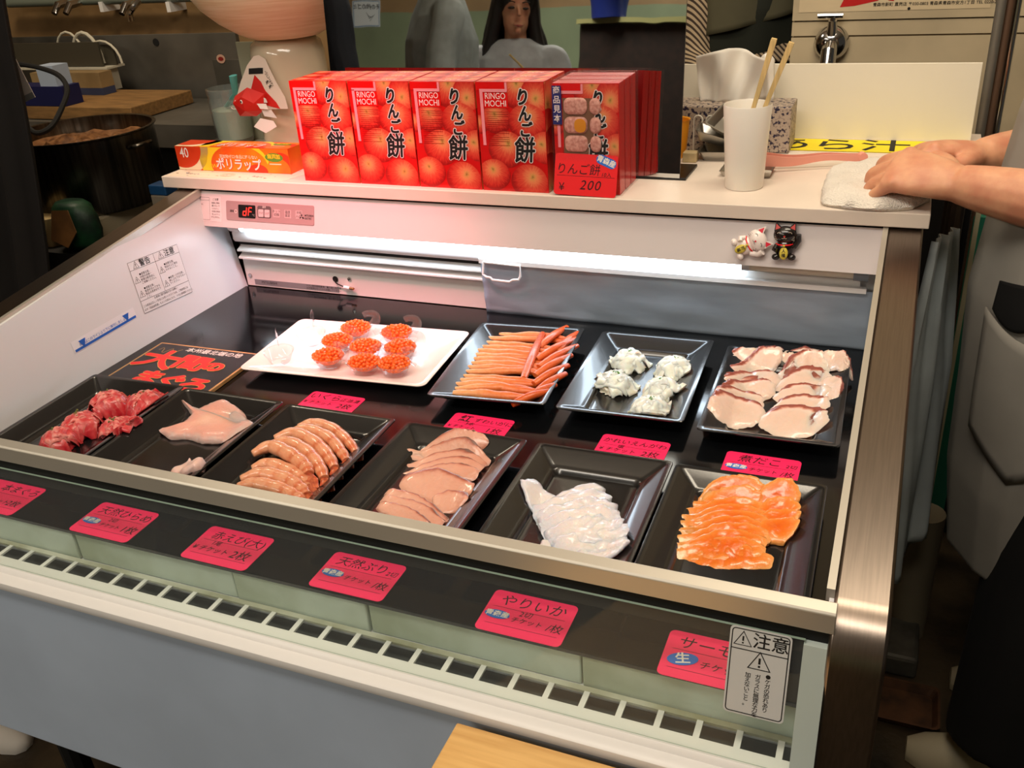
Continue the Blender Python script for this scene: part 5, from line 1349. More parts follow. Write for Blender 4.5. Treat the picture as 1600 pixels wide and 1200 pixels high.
# ---- pink tongs resting on a small steel dish
mb = MB(); rs = []
for ins, z in [(-0.003, 0.0003), (0.0, 0.009), (0.0015, 0.0095), (0.0, 0.0088), (-0.004, 0.0015)]: rs.append([Vector((0.977+x, 0.765+y, H+z)) for x, y in rrect(0.082+2*ins, 0.050+2*ins, 0.003, 2)])
mb.rings(rs, steel2); tag(mb.build('tong_dish'), 'shallow steel dish holding the end of the pink tongs behind the cup', 'dish')
pk = mat('pink_tong_plastic', (240, 164, 146), 0.35, sss=0.15)
root = thing('tongs', 'long pink plastic tongs lying behind the cup', 'tongs', (1.04, 0.80, H+0.0105))
for sgn in (-1, 1):
    mb = MB(smooth=True, angle=50); A = Vector((0.960, 0.770, H+0.018)); B = Vector((1.150, 0.832+0.004, H+0.016)); ln = 20
    sd = Vector((-(B-A).y, (B-A).x, 0)).normalized(); rs = []
    for i in range(ln+1):
        t = i/ln; p = A.lerp(B, t)+sd*sgn*(0.010*(1-t)+0.0035)+Vector((0, 0, 0.0022*math.sin(t*11)))
        hgt = 0.0100*(0.8+0.25*math.sin(t*5+1)); 
        rs.append([p+Vector((0, 0, hgt)), p+sd*0.0016+Vector((0, 0, hgt)), p+sd*0.0016-Vector((0, 0, hgt*0.8)), p-Vector((0, 0, hgt*0.8))])
    mb.rings(rs, pk); mb.build('tong_arm', root)
mb = MB(smooth=True); mb.tube([B-sd*0.005, B+sd*0.007], 0.0072, pk, 12); mb.build('hinge', root)
# ---- lucky cat magnets on the fascia
def cat(label, m, ear, cx, cy, ang, ink, gold, dark):
    u, v = on_fascia(cx, cy); CMx = FM @ Matrix.Translation((u, v, 0.001)) @ Matrix.Rotation(ang, 4, 'Z')
    root = thing('lucky_cat_magnet', label, 'cat magnet', CMx.translation, 'cat magnets')
    R3 = CMx.to_3x3()
    def P(x, y, z): return CMx @ Vector((x, y, z))
    mb = MB(smooth=True)
    mb.sphere(P(0, 0.0135, 0.007), 0.0145, m, 24, 16, s=(1.18, 0.92, 0.7), rot=R3)           # head
    mb.sphere(P(0, -0.0065, 0.006), 0.0125, m, 20, 14, s=(1.05, 1.25, 0.65), rot=R3)           # trunk
    up_side = 1
    mb.tube([P(0.013*up_side, -0.004, 0.006), P(0.0195*up_side, 0.006, 0.007), P(0.0185*up_side, 0.014, 0.010)], [0.0045, 0.0045, 0.0050], m, 12)
    mb.tube([P(-0.011, -0.002, 0.008), P(-0.0135, -0.008, 0.011), P(-0.009, -0.0095, 0.014)], [0.0042, 0.0044, 0.0040], m, 12)
    for s_ in (-1, 1): mb.sphere(P(0.0115*s_, -0.019, 0.009), 0.0058, m, 14, 10, s=(1.05, 0.85, 1.0), rot=R3)
    mb.build('body', root)
    eb = MB(smooth=True, angle=50)
    for s_ in (-1, 1):
        eb.rings([[P(x, y, 0.009+z) for x, y in ((s_*0.0045, 0.0225), (s_*0.0155, 0.0195), (s_*0.0155, 0.0195))] if False else [P(s_*0.0042, 0.0235, 0.004), P(s_*0.0158, 0.0185, 0.004), P(s_*0.0158, 0.0185, 0.011), P(s_*0.0042, 0.0235, 0.011)] for z in (0,)]+[[P(s_*0.0135, 0.0325, 0.005), P(s_*0.0142, 0.0322, 0.005), P(s_*0.0142, 0.0322, 0.0085), P(s_*0.0135, 0.0325, 0.0085)]], m)
        eb.add([P(s_*0.0068, 0.0240, 0.0115), P(s_*0.0142, 0.0208, 0.0115), P(s_*0.0134, 0.0300, 0.0095)], [(0, 1, 2) if s_ > 0 else (2, 1, 0)], ear)
    eb.build('ears', root)
    fb = MB(); FMx2 = off(CMx, 0.0)
    def face(pts, w_, m_, z): fb.strip(pts, w_, FMx2, m_, z)
    zf = 0.0172
    for s_ in (-1, 1):
        face([(s_*0.0075+0.003*math.cos(a*PI/5), 0.0155+0.0022*math.sin(a*PI/5)) for a in range(6)], 0.0008, ink, zf-0.0010)
        for q in (0, 1, 2): face([(s_*0.010, 0.0105-0.0018*q), (s_*0.0145, 0.0110-0.0028*q)], 0.0005, ink, zf-0.0036)
        face([(0, 0.0100), (s_*0.0015, 0.0082), (s_*0.0036, 0.0090)], 0.0006, ink, zf+0.0002)
    fb.prism([(0.0016*math.cos(a*PI/5), 0.0115+0.0013*math.sin(a*PI/5)) for a in range(10)], off(FMx2, zf+0.0004), 0, ear)
    fb.build('face', root)
    gb = MB(smooth=True)
    gb.tube([P(-0.0125, 0.0005, 0.0075), P(-0.008, -0.0010, 0.0128), P(0, -0.0016, 0.0145), P(0.008, -0.0010, 0.0128), P(0.0125, 0.0005, 0.0075)], 0.0010, M['redcard'], 8)
    gb.sphere(P(0, -0.0024, 0.0158), 0.0019, gold, 10, 8); gb.build('collar', root)
    kb = MB(smooth=True); kx = 0.0 if dark else 0.0015
    kb.sphere(P(kx, -0.0135, 0.0135), 0.0095, gold, 20, 12, s=(0.66, 0.98, 0.30), rot=R3); 
    KM = CMx @ Matrix.Translation((kx, -0.0135, 0.0166))
    for j, ch in enumerate('人福' if dark else '招福'): kb.text(ch, 0.0058, KM @ Matrix.Translation((0, 0.0036-0.0066*j, 0)), M['ink'], bold=0.02)
    kb.build('gold_coin', root)
gold_m = mat('gold_coin', (206, 186, 70), 0.4)
cat('white lucky cat magnet tipped on its side on the fascia', mat('white_ceramic', (238, 226, 220), 0.25, coat=0.4), mat('ear_pink', (214, 44, 66), 0.4), 1172, 381, math.radians(-62), M['ink'], gold_m, False)
cat('black lucky cat magnet standing upright on the fascia', mat('black_ceramic', (22, 16, 16), 0.2, coat=0.5), mat('ear_red', (176, 44, 36), 0.4), 1227, 381, math.radians(2), mat('cat_pale_ink', (190, 170, 150), 0.5), gold_m, True)
# ------------------------------------------------------------------ room
FLOOR = -0.75
wet = mat('wet_concrete', (74, 62, 46), 0.35, var=0.55, vscale=7, bump=0.4, bscale=40, c2=(30, 26, 20))
mb = MB(); mb.box((-4.2, -4.6, FLOOR-0.05), (4.2, 2.6, FLOOR), wet); structure(mb.build('floor'))
tan = mat('stained_tan_wall', (150, 118, 78), 0.7, var=0.35, vscale=3.5, c2=(104, 80, 48), detail=8)
mb = MB(); mb.box((-4.2, 1.92, FLOOR), (0.36, 1.98, 2.1), tan); structure(mb.build('wall_back'))
cream = mat('cream_panel_wall', (214, 196, 162), 0.55, var=0.10, vscale=5)
mb = MB()
mb.box((0.925, 1.66, FLOOR), (4.2, 1.72, 0.322), cream); mb.box((0.925, 1.659, 0.326), (4.2, 1.72, 0.3575), cream); mb.box((0.925, 1.655, 0.361), (4.2, 1.72, 2.1), cream)
mb.box((0.93, 1.664, FLOOR), (4.2, 1.71, 2.0), mat('panel_joint', (120, 102, 76), 0.8))
structure(mb.build('wall_right'))
mb = MB(); mb.box((-4.2, -4.6, FLOOR), (-4.14, 2.6, 2.1), tan); structure(mb.build('wall_left'))
mb = MB(); mb.box((0.30, 2.54, FLOOR), (4.2, 2.6, 2.1), mat('dark_brown_gap', (58, 40, 28), 0.8)); structure(mb.build('trim_1'))
mb = MB()
# front wall of the hall (seen in the mirror): green below, tan above
mb.box((-4.2, -4.66, FLOOR), (4.2, -4.6, 0.92), mat('green_wall', (128, 140, 112), 0.6, var=0.12, vscale=2)); mb.box((-4.2, -4.66, 0.92), (4.2, -4.6, 2.1), mat('upper_tan_wall', (150, 122, 88), 0.6, var=0.15, vscale=2))
structure(mb.build('wall_front'))
mb = MB(); mb.box((-4.2, -4.66, 2.1), (4.2, 2.6, 2.15), mat('ceiling_white', (214, 204, 188), 0.8)); structure(mb.build('ceiling'))
# ------------------------------------------------------------------ kitchen on the left
dsteel = mat('dull_steel', (134, 130, 122), 0.5, 0.7, var=0.35, vscale=3.0, c2=(84, 82, 76))
darktop = mat('dark_worktop', (40, 38, 36), 0.5)
mb = MB(); mb.box((-1.9, 0.76, -0.06), (-0.26, 1.34, -0.022), darktop); root = thing('kitchen_table', 'dark low kitchen table under the stock pot', 'table', (-1.0, 1.07, FLOOR))
mb.build('table_top', root)
for lx in (-1.85, -0.3):
    for ly in (0.84, 1.3): mb = MB(); mb.tube([(lx, ly, -0.06), (lx, ly, FLOOR)], 0.018, M['matte'], 8); mb.build('leg', root)
# sink unit
root = thing('sink_unit', 'stainless kitchen sink unit with a tall splash back against the tan wall', 'sink', (-1.0, 1.6, FLOOR))
mb = MB(); mb.box((-2.2, 1.36, 0.130), (-0.36, 1.74, 0.150), dsteel); mb.box((-2.2, 1.352, 0.085), (-0.36, 1.364, 0.152), dsteel); mb.box((-2.2, 1.38, FLOOR), (-0.36, 1.74, 0.130), M['matte']); mb.build('worktop', root)
mb = MB(); mb.box((-2.2, 1.735, 0.15), (-0.775, 1.75, 0.352), dsteel); mb.build('splash_back', root)
px_, pz_ = on_y(244, 66, 1.735).xz
mb = MB(); mb.lathe([(0, 0), (0.012, 0), (0.012, 0.002), (0, 0.002)], (px_, 1.7345, pz_), M['matte'], 14, mtx=Matrix.Rotation(PI/2, 4, 'X')); mb.build('drain_hole', root)
mb = MB(); mb.box((-0.772, 1.60, 0.15), (-0.45, 1.612, 0.292), dsteel); o = mb.build('low_panel'); tag(o, 'short steel panel with a round sticker to the right of the splash back', 'panel')
sp_ = on_y(345, 92, 1.5985); mb = MB(); KM = frame((sp_.x, 1.5985, sp_.z), (1, 0, 0), n=(0, -1, 0))
mb.prism([(0.016*math.cos(a*PI/12), 0.013*math.sin(a*PI/12)) for a in range(24)], KM, 0.0005, mat('round_sticker', (190, 150, 130), 0.5)); mb.prism([(0.010*math.cos(a*PI/12), 0.006*math.sin(a*PI/12)) for a in range(24)], off(KM, 0.0004), 0.0003, mat('sticker_red', (130, 30, 24), 0.5)); mb.build('round_sticker', o)
# cutting board on the sink unit
bd = mat('cutting_board_wood', (150, 112, 66), 0.6, var=0.2, vscale=14, stretch=(1, 6, 6))
mb = MB(); mb.box((-1.36, 1.385, 0.152), (-0.93, 1.66, 0.192), bd); tag(mb.build('cutting_board', bevel=0.003), 'thick wooden cutting board lying on the sink unit', 'cutting board')
# dish rack with dark plates
root = thing('dish_rack', 'pale wire dish rack with dark plates at the left of the sink', 'dish rack', (-1.5, 1.68, 0.152))
wr_ = mat('rack_wire', (196, 190, 172), 0.4)
for k, (cx_, r_) in enumerate([(-1.40, 0.065), (-1.33, 0.062), (-1.26, 0.07)]):
    mb = MB(); mb.tube([(cx_+r_*math.cos(a*PI/10), 1.66, 0.275+(r_+0.035*(k != 2))*math.sin(a*PI/10)) for a in range(11)], 0.006 if k == 1 else 0.004, wr_, 8); mb.build('wire_hoop', root)
mb = MB(); mb.box((-1.75, 1.62, 0.262), (-1.22, 1.70, 0.268), wr_); mb.box((-1.72, 1.63, 0.152), (-1.715, 1.69, 0.262), wr_); mb.box((-1.25, 1.63, 0.192), (-1.245, 1.69, 0.262), wr_); mb.build('shelf', root)
for k in range(2):
    mb = MB(); mb.box((-1.74, 1.635+0.03*k, 0.270), (-1.25+0.03*k, 1.643+0.03*k, 0.345-0.012*k), mat('dark_plate', (66, 62, 52), 0.35)); tag(mb.build('dark_plate'), 'dark flat plate standing in the dish rack, '+('front one' if k == 0 else 'rear one'), 'plate', 'plates in the dish rack')
mb = MB(); mb.box((-1.50, 1.56, 0.215), (-1.20, 1.615, 0.262), mat('cardboard', (150, 124, 84), 0.7, var=0.1)); mb.box((-1.50, 1.56, 0.1925), (-1.20, 1.615, 0.215), mat('box_blue_side', (58, 66, 96), 0.5)); tag(mb.build('cardboard_box'), 'low beige box with a blue lower side on the cutting board', 'box')
mb = MB(); p = on_y(62, 122, 1.36); mb.box((p.x-0.04, 1.39, p.z-0.03), (p.x+0.03, 1.45, p.z+0.03), mat('pale_blue_pack', (170, 184, 204), 0.5)); mb.box((p.x-0.16, 1.385, 0.193), (p.x+0.05, 1.455, p.z-0.03), mat('blue_pack', (16, 22, 72), 0.5)); tag(mb.build('blue_pack'), 'blue and white pack beside the dark curtain', 'pack')
# wall pipe with taps
pipe_m = mat('grey_pipe', (120, 128, 116), 0.35, 0.2)
root = thing('wall_pipe', 'grey green water pipe with clips and taps along the tan wall', 'pipe', (-1.3, 1.85, 0.44))
zA = on_y(80, 6, 1.86).z; zB = on_y(300, 2, 1.86).z
mb = MB(); mb.tube([(-1.85, 1.86, zA+0.008), (-0.6, 1.86, zB+0.012)], 0.016, pipe_m, 12); mb.build('pipe', root)
for px in (157, 262):
    p = on_y(px, 8, 1.84); mb = MB(); mb.box((p.x-0.008, 1.84, p.z-0.022), (p.x+0.008, 1.92, p.z+0.01), M['white']); mb.build('clip', root)
for px in (100, 118, 205):
    p = on_y(px, 4, 1.83); mb = MB(); mb.tube([(p.x, 1.86, p.z), (p.x, 1.80, p.z-0.005), (p.x, 1.775, p.z-0.03)], [0.013, 0.013, 0.010], M['chrome'], 10); mb.build('tap', root)
p = on_y(208, 12, 1.78); mb = MB(); mb.tube(bez([(p.x+0.012, 1.80, p.z+0.02), (p.x+0.004, 1.775, p.z), (p.x-0.010, 1.77, p.z-0.016), (p.x-0.013, 1.77, p.z-0.04)], 10), 0.010, M['chrome'], 10); mb.build('tap_spout', root)
# stock pot on an induction cooker
potc = Vector((-0.748, 1.015, 0.030))
root = thing('stock_pot', 'big dark steel stock pot full of broth bones', 'pot', potc)
pot_m = mat('dark_pot_steel', (120, 114, 104), 0.28, 1.0, var=0.3, vscale=8, stretch=(14, 14, 0.6))
mb = MB(smooth=True, angle=40)
mb.lathe([(0.0, 0.001), (0.172, 0.001), (0.178, 0.008), (0.180, 0.180), (0.186, 0.1835), (0.186, 0.1865), (0.177, 0.1855), (0.175, 0.15), (0.172, 0.02), (0, 0.02)], potc, pot_m, 48, cap0=False, cap1=False); mb.build('pot_body', root)
mb = MB(); mb.tube(bez([potc+Vector((0.178, -0.03, 0.15)), potc+Vector((0.205, -0.02, 0.155)), potc+Vector((0.205, 0.02, 0.155)), potc+Vector((0.178, 0.03, 0.15))], 10), 0.005, pot_m, 8); mb.build('handle', root)
mb = MB(smooth=True, angle=70); V = []; ft = []
for j in range(13):
    for i in range(40):
        r_ = 0.173*j/12; a = 2*PI*i/40; V.append(potc+Vector((r_*math.cos(a), r_*math.sin(a), 0.150+0.030*N((r_*math.cos(a), r_*math.sin(a)), 22, 2)*(1-j/13)+0.012*N((r_*math.cos(a), r_*math.sin(a)), 70, 5))))
for j in range(12):
    for i in range(40): ft.append((j*40+i, (j+1)*40+i, (j+1)*40+(i+1) % 40, j*40+(i+1) % 40))
mb.add(V, ft, mat('broth_bones', (150, 104, 66), 0.4, var=0.4, vscale=50, c2=(96, 60, 34), coat=0.3)); tag(mb.build('broth'), 'brown broth and bones filling the stock pot', 'broth', kind='stuff')
mb = MB(); e = Vector((-0.672, 0.93, 0))
mb.box((-0.985, 0.862, -0.0215), (-0.618, 1.19, 0.030), mat('cooker_cream', (158, 148, 124), 0.45), Matrix.Translation((0, 0, 0)))
root = tag(mb.build('induction_cooker', bevel=0.006), 'cream flat induction cooker under the stock pot', 'cooker')
vb = MB()
for k in range(6): vb.box((-0.670+0.007*k, 0.8605, -0.006), (-0.667+0.007*k, 0.863, 0.020), M['matte'])
vb.build('vent_slots', root)
# cord, green pack, blue lid
cpts = [(30, 100, 1.25), (62, 106, 1.22), (92, 118, 1.18), (105, 140, 1.12), (96, 170, 1.04), (80, 198, 0.98), (58, 208, 0.95), (40, 196, 0.95)]
mb = MB(); mb.tube(bez([on_y(x, y, d) for x, y, d in cpts], 40), 0.007, M['matte'], 8); tag(mb.build('power_cord'), 'thick black cord looping above the stock pot', 'cord')
c = on_y(120, 350, 0.80)
mb = MB(smooth=True, angle=60)
V = []; 
for j in range(9):
    for i in range(20):
        a = 2*PI*i/20; r_ = [0.0, 0.05, 0.07, 0.075, 0.072, 0.066, 0.058, 0.045, 0.0][j]; z_ = [-0.055, -0.055, -0.04, -0.01, 0.015, 0.035, 0.048, 0.056, 0.058][j]
        V.append(c+Vector((r_*math.cos(a)*0.85+0.01*N((math.cos(a), math.sin(a), j), 1.5, 3), r_*math.sin(a)*0.6, z_)))
ft = [(j*20+i, j*20+(i+1) % 20, (j+1)*20+(i+1) % 20, (j+1)*20+i) for j in range(8) for i in range(20)]
mb.add(V, ft, mat('green_bag', (14, 62, 34), 0.5, var=0.5, vscale=22, c2=(8, 30, 20), bump=0.5, bscale=30))
o = mb.build('green_bag'); tag(o, 'green and brown food bag beside the induction cooker', 'bag')
mb = MB(); BMx = frame(c+Vector((0.012, -0.052, 0.012)), (1, 0, 0), n=(0, -1, 0.25)); mb.prism([(-0.04, -0.035), (0.012, -0.050), (0.042, -0.012), (0.020, 0.038), (-0.03, 0.034)], BMx, 0.002, mat('kraft_brown', (120, 80, 40), 0.6, var=0.25)); mb.build('brown_label', o)
mb = MB(); p = on_y(247, 293, 0.85); mb.box((p.x-0.02, 0.84, p.z-0.016), (p.x+0.03, 0.88, p.z+0.008), mat('blue_lid', (20, 60, 100), 0.4)); mb.box((p.x-0.02, 0.84, -0.022), (p.x+0.03, 0.88, p.z-0.016), mat('lid_jar', (120, 110, 96), 0.4)); tag(mb.build('blue_lidded_jar', bevel=0.003), 'small jar with a blue lid just behind the left rim', 'jar')
p = on_y(84, 325, 0.82); mb = MB(smooth=True); mb.lathe([(0, 0), (0.032, 0.0), (0.036, 0.01), (0.036, 0.07), (0, 0.07)], (p.x-0.03, 0.82, -0.022), mat('beige_bowl', (196, 170, 120), 0.5), 24); tag(mb.build('beige_tub'), 'beige tub half hidden by the dark curtain', 'tub')
# dark curtain at the left edge with a hanging white paper
EDG = [(1, -30), (6, 10), (20, 90), (36, 160), (50, 240), (61, 310), (72, 390), (80, 470)]
mb = MB(smooth=True, angle=70); V = []; ft = []; E_ = [on_y(x, y, 0.62) for x, y in EDG]
E_ = [E_[0]+Vector((-0.05, 0, 1.3))]+E_+[E_[-1]+Vector((0.01, 0, -0.45))]; nu = 26
for e in E_:
    for i in range(nu+1):
        u = i/nu; V.append((e.x-0.42*u, 0.62+0.022*math.sin(u*26)*(1 if i else 0)+0.05*u, e.z))
for j in range(len(E_)-1):
    for i in range(nu): a = j*(nu+1)+i; ft.append((a, a+nu+1, a+nu+2, a+1))
mb.add(V, ft, mat('dark_curtain_cloth', (20, 15, 13), 0.85, var=0.2, vscale=10)); o = mb.build('dark_curtain'); md = o.modifiers.new('t', 'SOLIDIFY'); md.thickness = 0.003; tag(o, 'dark curtain hanging at the left edge of the picture', 'curtain')
a0 = on_y(8, 2, 0.72); a1 = on_y(30, 2, 0.72); b0 = on_y(34, 162, 0.72); b1 = on_y(55, 152, 0.72)
mb = MB(); HM = frame(b0, (b1-b0), y=(0, 0, 1)); hl = 0.42
mb.prism([(-0.06, 0.0), ((b1-b0).length, 0.0), ((b1-b0).length, hl), (-0.06, hl)], HM, 0.0012, mat('hanging_paper', (206, 196, 188), 0.6))
mb.text('枚', 0.030, HM @ Matrix.Translation((0.002, 0.040, 0.0006)), M['ink'])
mb.prism([(-0.06, 0.0), ((b1-b0).length, 0.0), ((b1-b0).length, 0.012), (-0.06, 0.012)], off(HM, 0.0004), 0.0006, mat('paper_weight', (130, 130, 128), 0.5))
o = mb.build('hanging_paper'); tag(o, 'white hanging paper strip with black writing beside the dark curtain', 'paper strip')
mb = MB(); q = HM @ Vector((-0.01, hl, 0)); mb.tube([q, q+Vector((0, 0, 1.4))], 0.0012, wr_, 6); mb.build('string', o)
# ------------------------------------------------------------------ things standing at the left end of the counter
# glass jar with teal spoon
jc = Vector((-0.128, 0.86, H)); jg = thin_glass('jar_glass', (0.86, 0.9, 0.88), 1.2, 0.10, 0.03)
st = thing('side_stand', 'dark stand behind the left end of the counter carrying the glass jar', 'stand', (-0.14, 0.86, FLOOR))
mb = MB(); mb.box((-0.215, 0.80, H-0.02), (-0.109, 0.94, H-0.0005), darktop); mb.build('stand_top', st)
mb = MB(); mb.tube([(-0.162, 0.87, H-0.02), (-0.162, 0.87, FLOOR)], 0.02, M['matte'], 10); mb.build('post', st)
jc = Vector((-0.135, 0.865, H))
mb = MB(smooth=True, angle=50); mb.lathe([(0.0, 0.0006), (0.036, 0.0006), (0.040, 0.01), (0.0425, 0.09), (0.041, 0.102), (0.043, 0.106), (0.043, 0.116), (0.0405, 0.1165), (0.0390, 0.104), (0.0402, 0.09), (0.0375, 0.012), (0, 0.006)], jc, jg, 36, cap0=False, cap1=False)
tag(mb.build('glass_jar'), 'round glass jar with a teal spoon behind the cling film carton', 'jar')
mb = MB(smooth=True); mb.lathe([(0.0, 0.0065), (0.0365, 0.012), (0.0385, 0.05), (0.0385, 0.072), (0.0, 0.075)], jc, mat('cloudy_water', (190, 194, 178), 0.3, sss=0.3), 28); tag(mb.build('jar_contents'), 'cloudy pale contents inside the glass jar', 'contents', kind='stuff')
a = jc+Vector((0.004, -0.040, 0.02)); b = on_y(364, 118, 0.815)
mb = MB(smooth=True); mb.tube([jc+Vector((-0.004, -0.005, 0.078)), jc.lerp(b, 0.75)+Vector((0.004, 0, 0.0)), b], [0.0065, 0.0062, 0.0085], mat('teal_plastic', (92, 178, 176), 0.35, sss=0.1), 12, flat=0.4); tag(mb.build('teal_spoon'), 'teal plastic spoon standing in the glass jar', 'spoon')
# canister with a wooden tub on top
cn = Vector((0.038, 0.862, H))
mb = MB(smooth=True, angle=50); mb.lathe([(0, 0.0005), (0.072, 0.0005), (0.077, 0.006), (0.0755, 0.10), (0.0745, 0.185), (0.070, 0.206), (0.058, 0.2155), (0, 0.2165)], cn, mat('glossy_canister', (204, 190, 164), 0.14, coat=0.5, bump=0.12, bscale=14), 40)
o = tag(mb.build('canister'), 'glossy cream canister under the wooden tub', 'canister')
mb = MB(smooth=True, angle=40); tubm = mat('tub_wood', (238, 226, 194), 0.5, var=0.10, vscale=10, stretch=(1.2, 1.2, 26), c2=(226, 208, 168))
mb.lathe([(0, 0.0), (0.066, 0.0), (0.092, 0.012), (0.125, 0.034), (0.155, 0.062), (0.178, 0.098), (0.188, 0.14), (0.190, 0.19), (0.184, 0.19), (0.180, 0.13), (0.15, 0.07), (0.08, 0.016), (0, 0.012)], cn+Vector((0.004, 0, 0.2170)), tubm, 56, cap0=False, cap1=False); tag(mb.build('wooden_tub'), 'big pale wooden tub balanced on the cream canister', 'tub')
mb = MB(); p0, p1 = on_y(368, 66, 0.895), on_y(398, 190, 0.895)
mb.box((p0.x-0.002, 0.897, H+0.0005), (p0.x+0.075, 0.9015, p0.z), mat('pale_green_board', (176, 178, 156), 0.4)); tag(mb.build('pale_board'), 'narrow pale upright board behind the canister', 'board')
# goldfish paper toy
FY = 0.775
FMx = frame(on_y(400, 140, FY), (1, 0, -0.02), n=(0, -1, 0.12))
def fpt(px, py):
    d = ray(px, py); o_ = FMx.translation; nrm = Vector((FMx[0][2], FMx[1][2], FMx[2][2])); t = (o_-CAM).dot(nrm)/d.dot(nrm); q = CAM+d*t; l_ = FMx.inverted() @ q; return (l_.x, l_.y)
root = thing('goldfish_toy', 'red folded paper goldfish on a white paper tag leaning at the canister', 'paper toy', (0.01, FY, H))
mb = MB(); wp_ = mat('tag_paper', (226, 214, 200), 0.6)
mb.prism([fpt(*q) for q in reversed([(396, 88), (386, 102), (376, 128), (370, 150), (370, 168), (410, 171), (450, 170), (445, 152), (430, 126), (414, 92), (404, 86)])], FMx, 0.001, wp_)
mb.prism([fpt(*q) for q in reversed([(389, 107), (389, 116), (411, 115), (411, 106), (404, 106)])], off(FMx, 0.0008), 0.0004, M['ink'])
fr_ = mat('goldfish_red', (206, 34, 28), 0.45)
mb.prism([fpt(*q) for q in reversed([(398, 117), (393, 138), (400, 160), (438, 170), (432, 160), (415, 142), (408, 128)])], off(FMx, 0.0010), 0.0006, fr_)
for k, ch in enumerate('ふじよさ'):
    q = fpt(416+3.2*k, 114+6.0*k); mb.text(ch, 0.0085, FMx @ Matrix.Translation((q[0], q[1], 0.0012)), M['ink'], rot=0.5)
for k, ch in enumerate('ぬぬ'):
    q = fpt(419+4.5*k, 129+7*k); mb.text(ch, 0.0095, FMx @ Matrix.Translation((q[0], q[1], 0.0012)), M['ink'], bold=0.03, rot=0.5)
mb.build('paper_tag', root)
def fp3(px, py, z): x, y = fpt(px, py); return FMx @ Vector((x, y, z))
mb = MB(); v = [fp3(370, 150, 0.006), fp3(392, 136, 0.012), fp3(418, 146, 0.010), fp3(416, 172, 0.008), fp3(404, 181, 0.006), fp3(378, 181, 0.006), fp3(392, 150, 0.030), fp3(407, 160, 0.022), fp3(376, 160, 0.024), fp3(395, 172, 0.024)]
mb.add(v, [(0, 8, 6, 1), (1, 6, 7, 2), (2, 7, 3), (3, 7, 9, 4), (4, 9, 5), (5, 9, 8, 0), (6, 8, 9, 7), (0, 1, 2, 3, 4, 5)], fr_); mb.build('fish_body', root)
for px, py, ez in ((379.5, 158.5, 0.0215), (391.0, 157.5, 0.0275)):
    eb = MB(smooth=True); q = fp3(px, py, ez); eb.sphere(q, 0.0038, M['paper'], 12, 8, s=(0.8, 0.5, 1.1)); eb.sphere(q+Vector((0, -0.0016, 0.0002)), 0.0019, M['ink'], 10, 6, s=(0.8, 0.7, 1.2)); eb.build('eye', root)
mb = MB(); mb.tube([fp3(375, 166, 0.0275), fp3(378, 168.5, 0.0285), fp3(383, 168.5, 0.0285)], 0.0006, M['paper'], 6); mb.build('mouth', root)
mb = MB()
tp = [(406, 146), (420, 153), (426, 166), (434, 177), (440, 186), (446, 196), (428, 206), (414, 200), (424, 184), (412, 168)]
for k in range(4):
    q = [[(406, 146), (420, 154), (422, 160), (409, 160)], [(410, 161), (424, 161), (428, 170), (416, 169)], [(415, 171), (430, 171), (438, 184), (419, 181)], [(420, 183), (440, 187), (446, 196), (430, 206), (411, 196)]][k]
    mb.prism([fpt(*r) for r in reversed(q)], off(FMx, 0.012+0.003*k) @ Matrix.Rotation(0.12*(-1)**k, 4, 'X'), 0.0008, M['paper'])
mb.build('paper_tail', root)
mb = MB(smooth=True, angle=60); cr_ = MB(smooth=False); V = []; ft = []
for j in range(7):
    for i in range(12): V.append((0.015+0.125*i/11, 0.752+0.085*j/6, H+0.0015+0.014*abs(N((i, j), 0.55, 3))*(1 if 0 < i < 11 and 0 < j < 6 else 0.2)))
for j in range(6):
    for i in range(11): a = j*12+i; ft.append((a, a+1, a+13, a+12))
cr_.add(V, ft, M['paper']); o = cr_.build('crumpled_paper'); md = o.modifiers.new('t', 'SOLIDIFY'); md.thickness = 0.0005; tag(o, 'crumpled white paper under the paper goldfish', 'paper sheet')
# ------------------------------------------------------------------ right background
# poster on the cream wall
POM = frame((0, 1.654, 0), (1, 0, 0), n=(0, -1, 0))
def on_w(px, py, y=1.654): p = on_y(px, py, y); return p.x, p.z
x0, z0 = on_w(1248, 24); x1, _ = on_w(1545, 24)
mb = MB(); mb.prism([(x0, z0+0.006), (x1, z0+0.006), (x1, z0+0.34), (x0, z0+0.34)], POM, 0.001, mat('poster_cream', (226, 206, 170), 0.6))
rp_ = mat('poster_red', (206, 30, 30), 0.5)
cx_, cz_ = on_w(1350, 3)
mb.prism([(cx_-0.052, cz_-0.010), (cx_-0.02, cz_-0.008), (cx_+0.03, cz_+0.002), (cx_+0.045, cz_+0.012), (cx_+0.02, cz_+0.034), (cx_-0.02, cz_+0.028), (cx_-0.045, cz_+0.006)], off(POM, 0.0005), 0.0, rp_)
mb.prism([(cx_+0.052, cz_+0.002), (cx_+0.064, cz_+0.0), (cx_+0.066, cz_+0.016), (cx_+0.054, cz_+0.018)], off(POM, 0.0005), 0, rp_)
tx, tz = on_w(1468, 5); mb.text('青森市新町 直売店 〒030-0803 青森県青森市安方1丁目 TEL 0220-22-7231', 0.0088, POM @ Matrix.Translation((tx, tz, 0.0006)), M['ink'], bold=0.01)
tx, tz = on_w(1420, 15); mb.text('・', 0.03, POM @ Matrix.Translation((tx, tz, 0.0006)), M['ink'])
tag(mb.build('poster'), 'cream wall poster with a red figure and a line of small black print', 'poster')
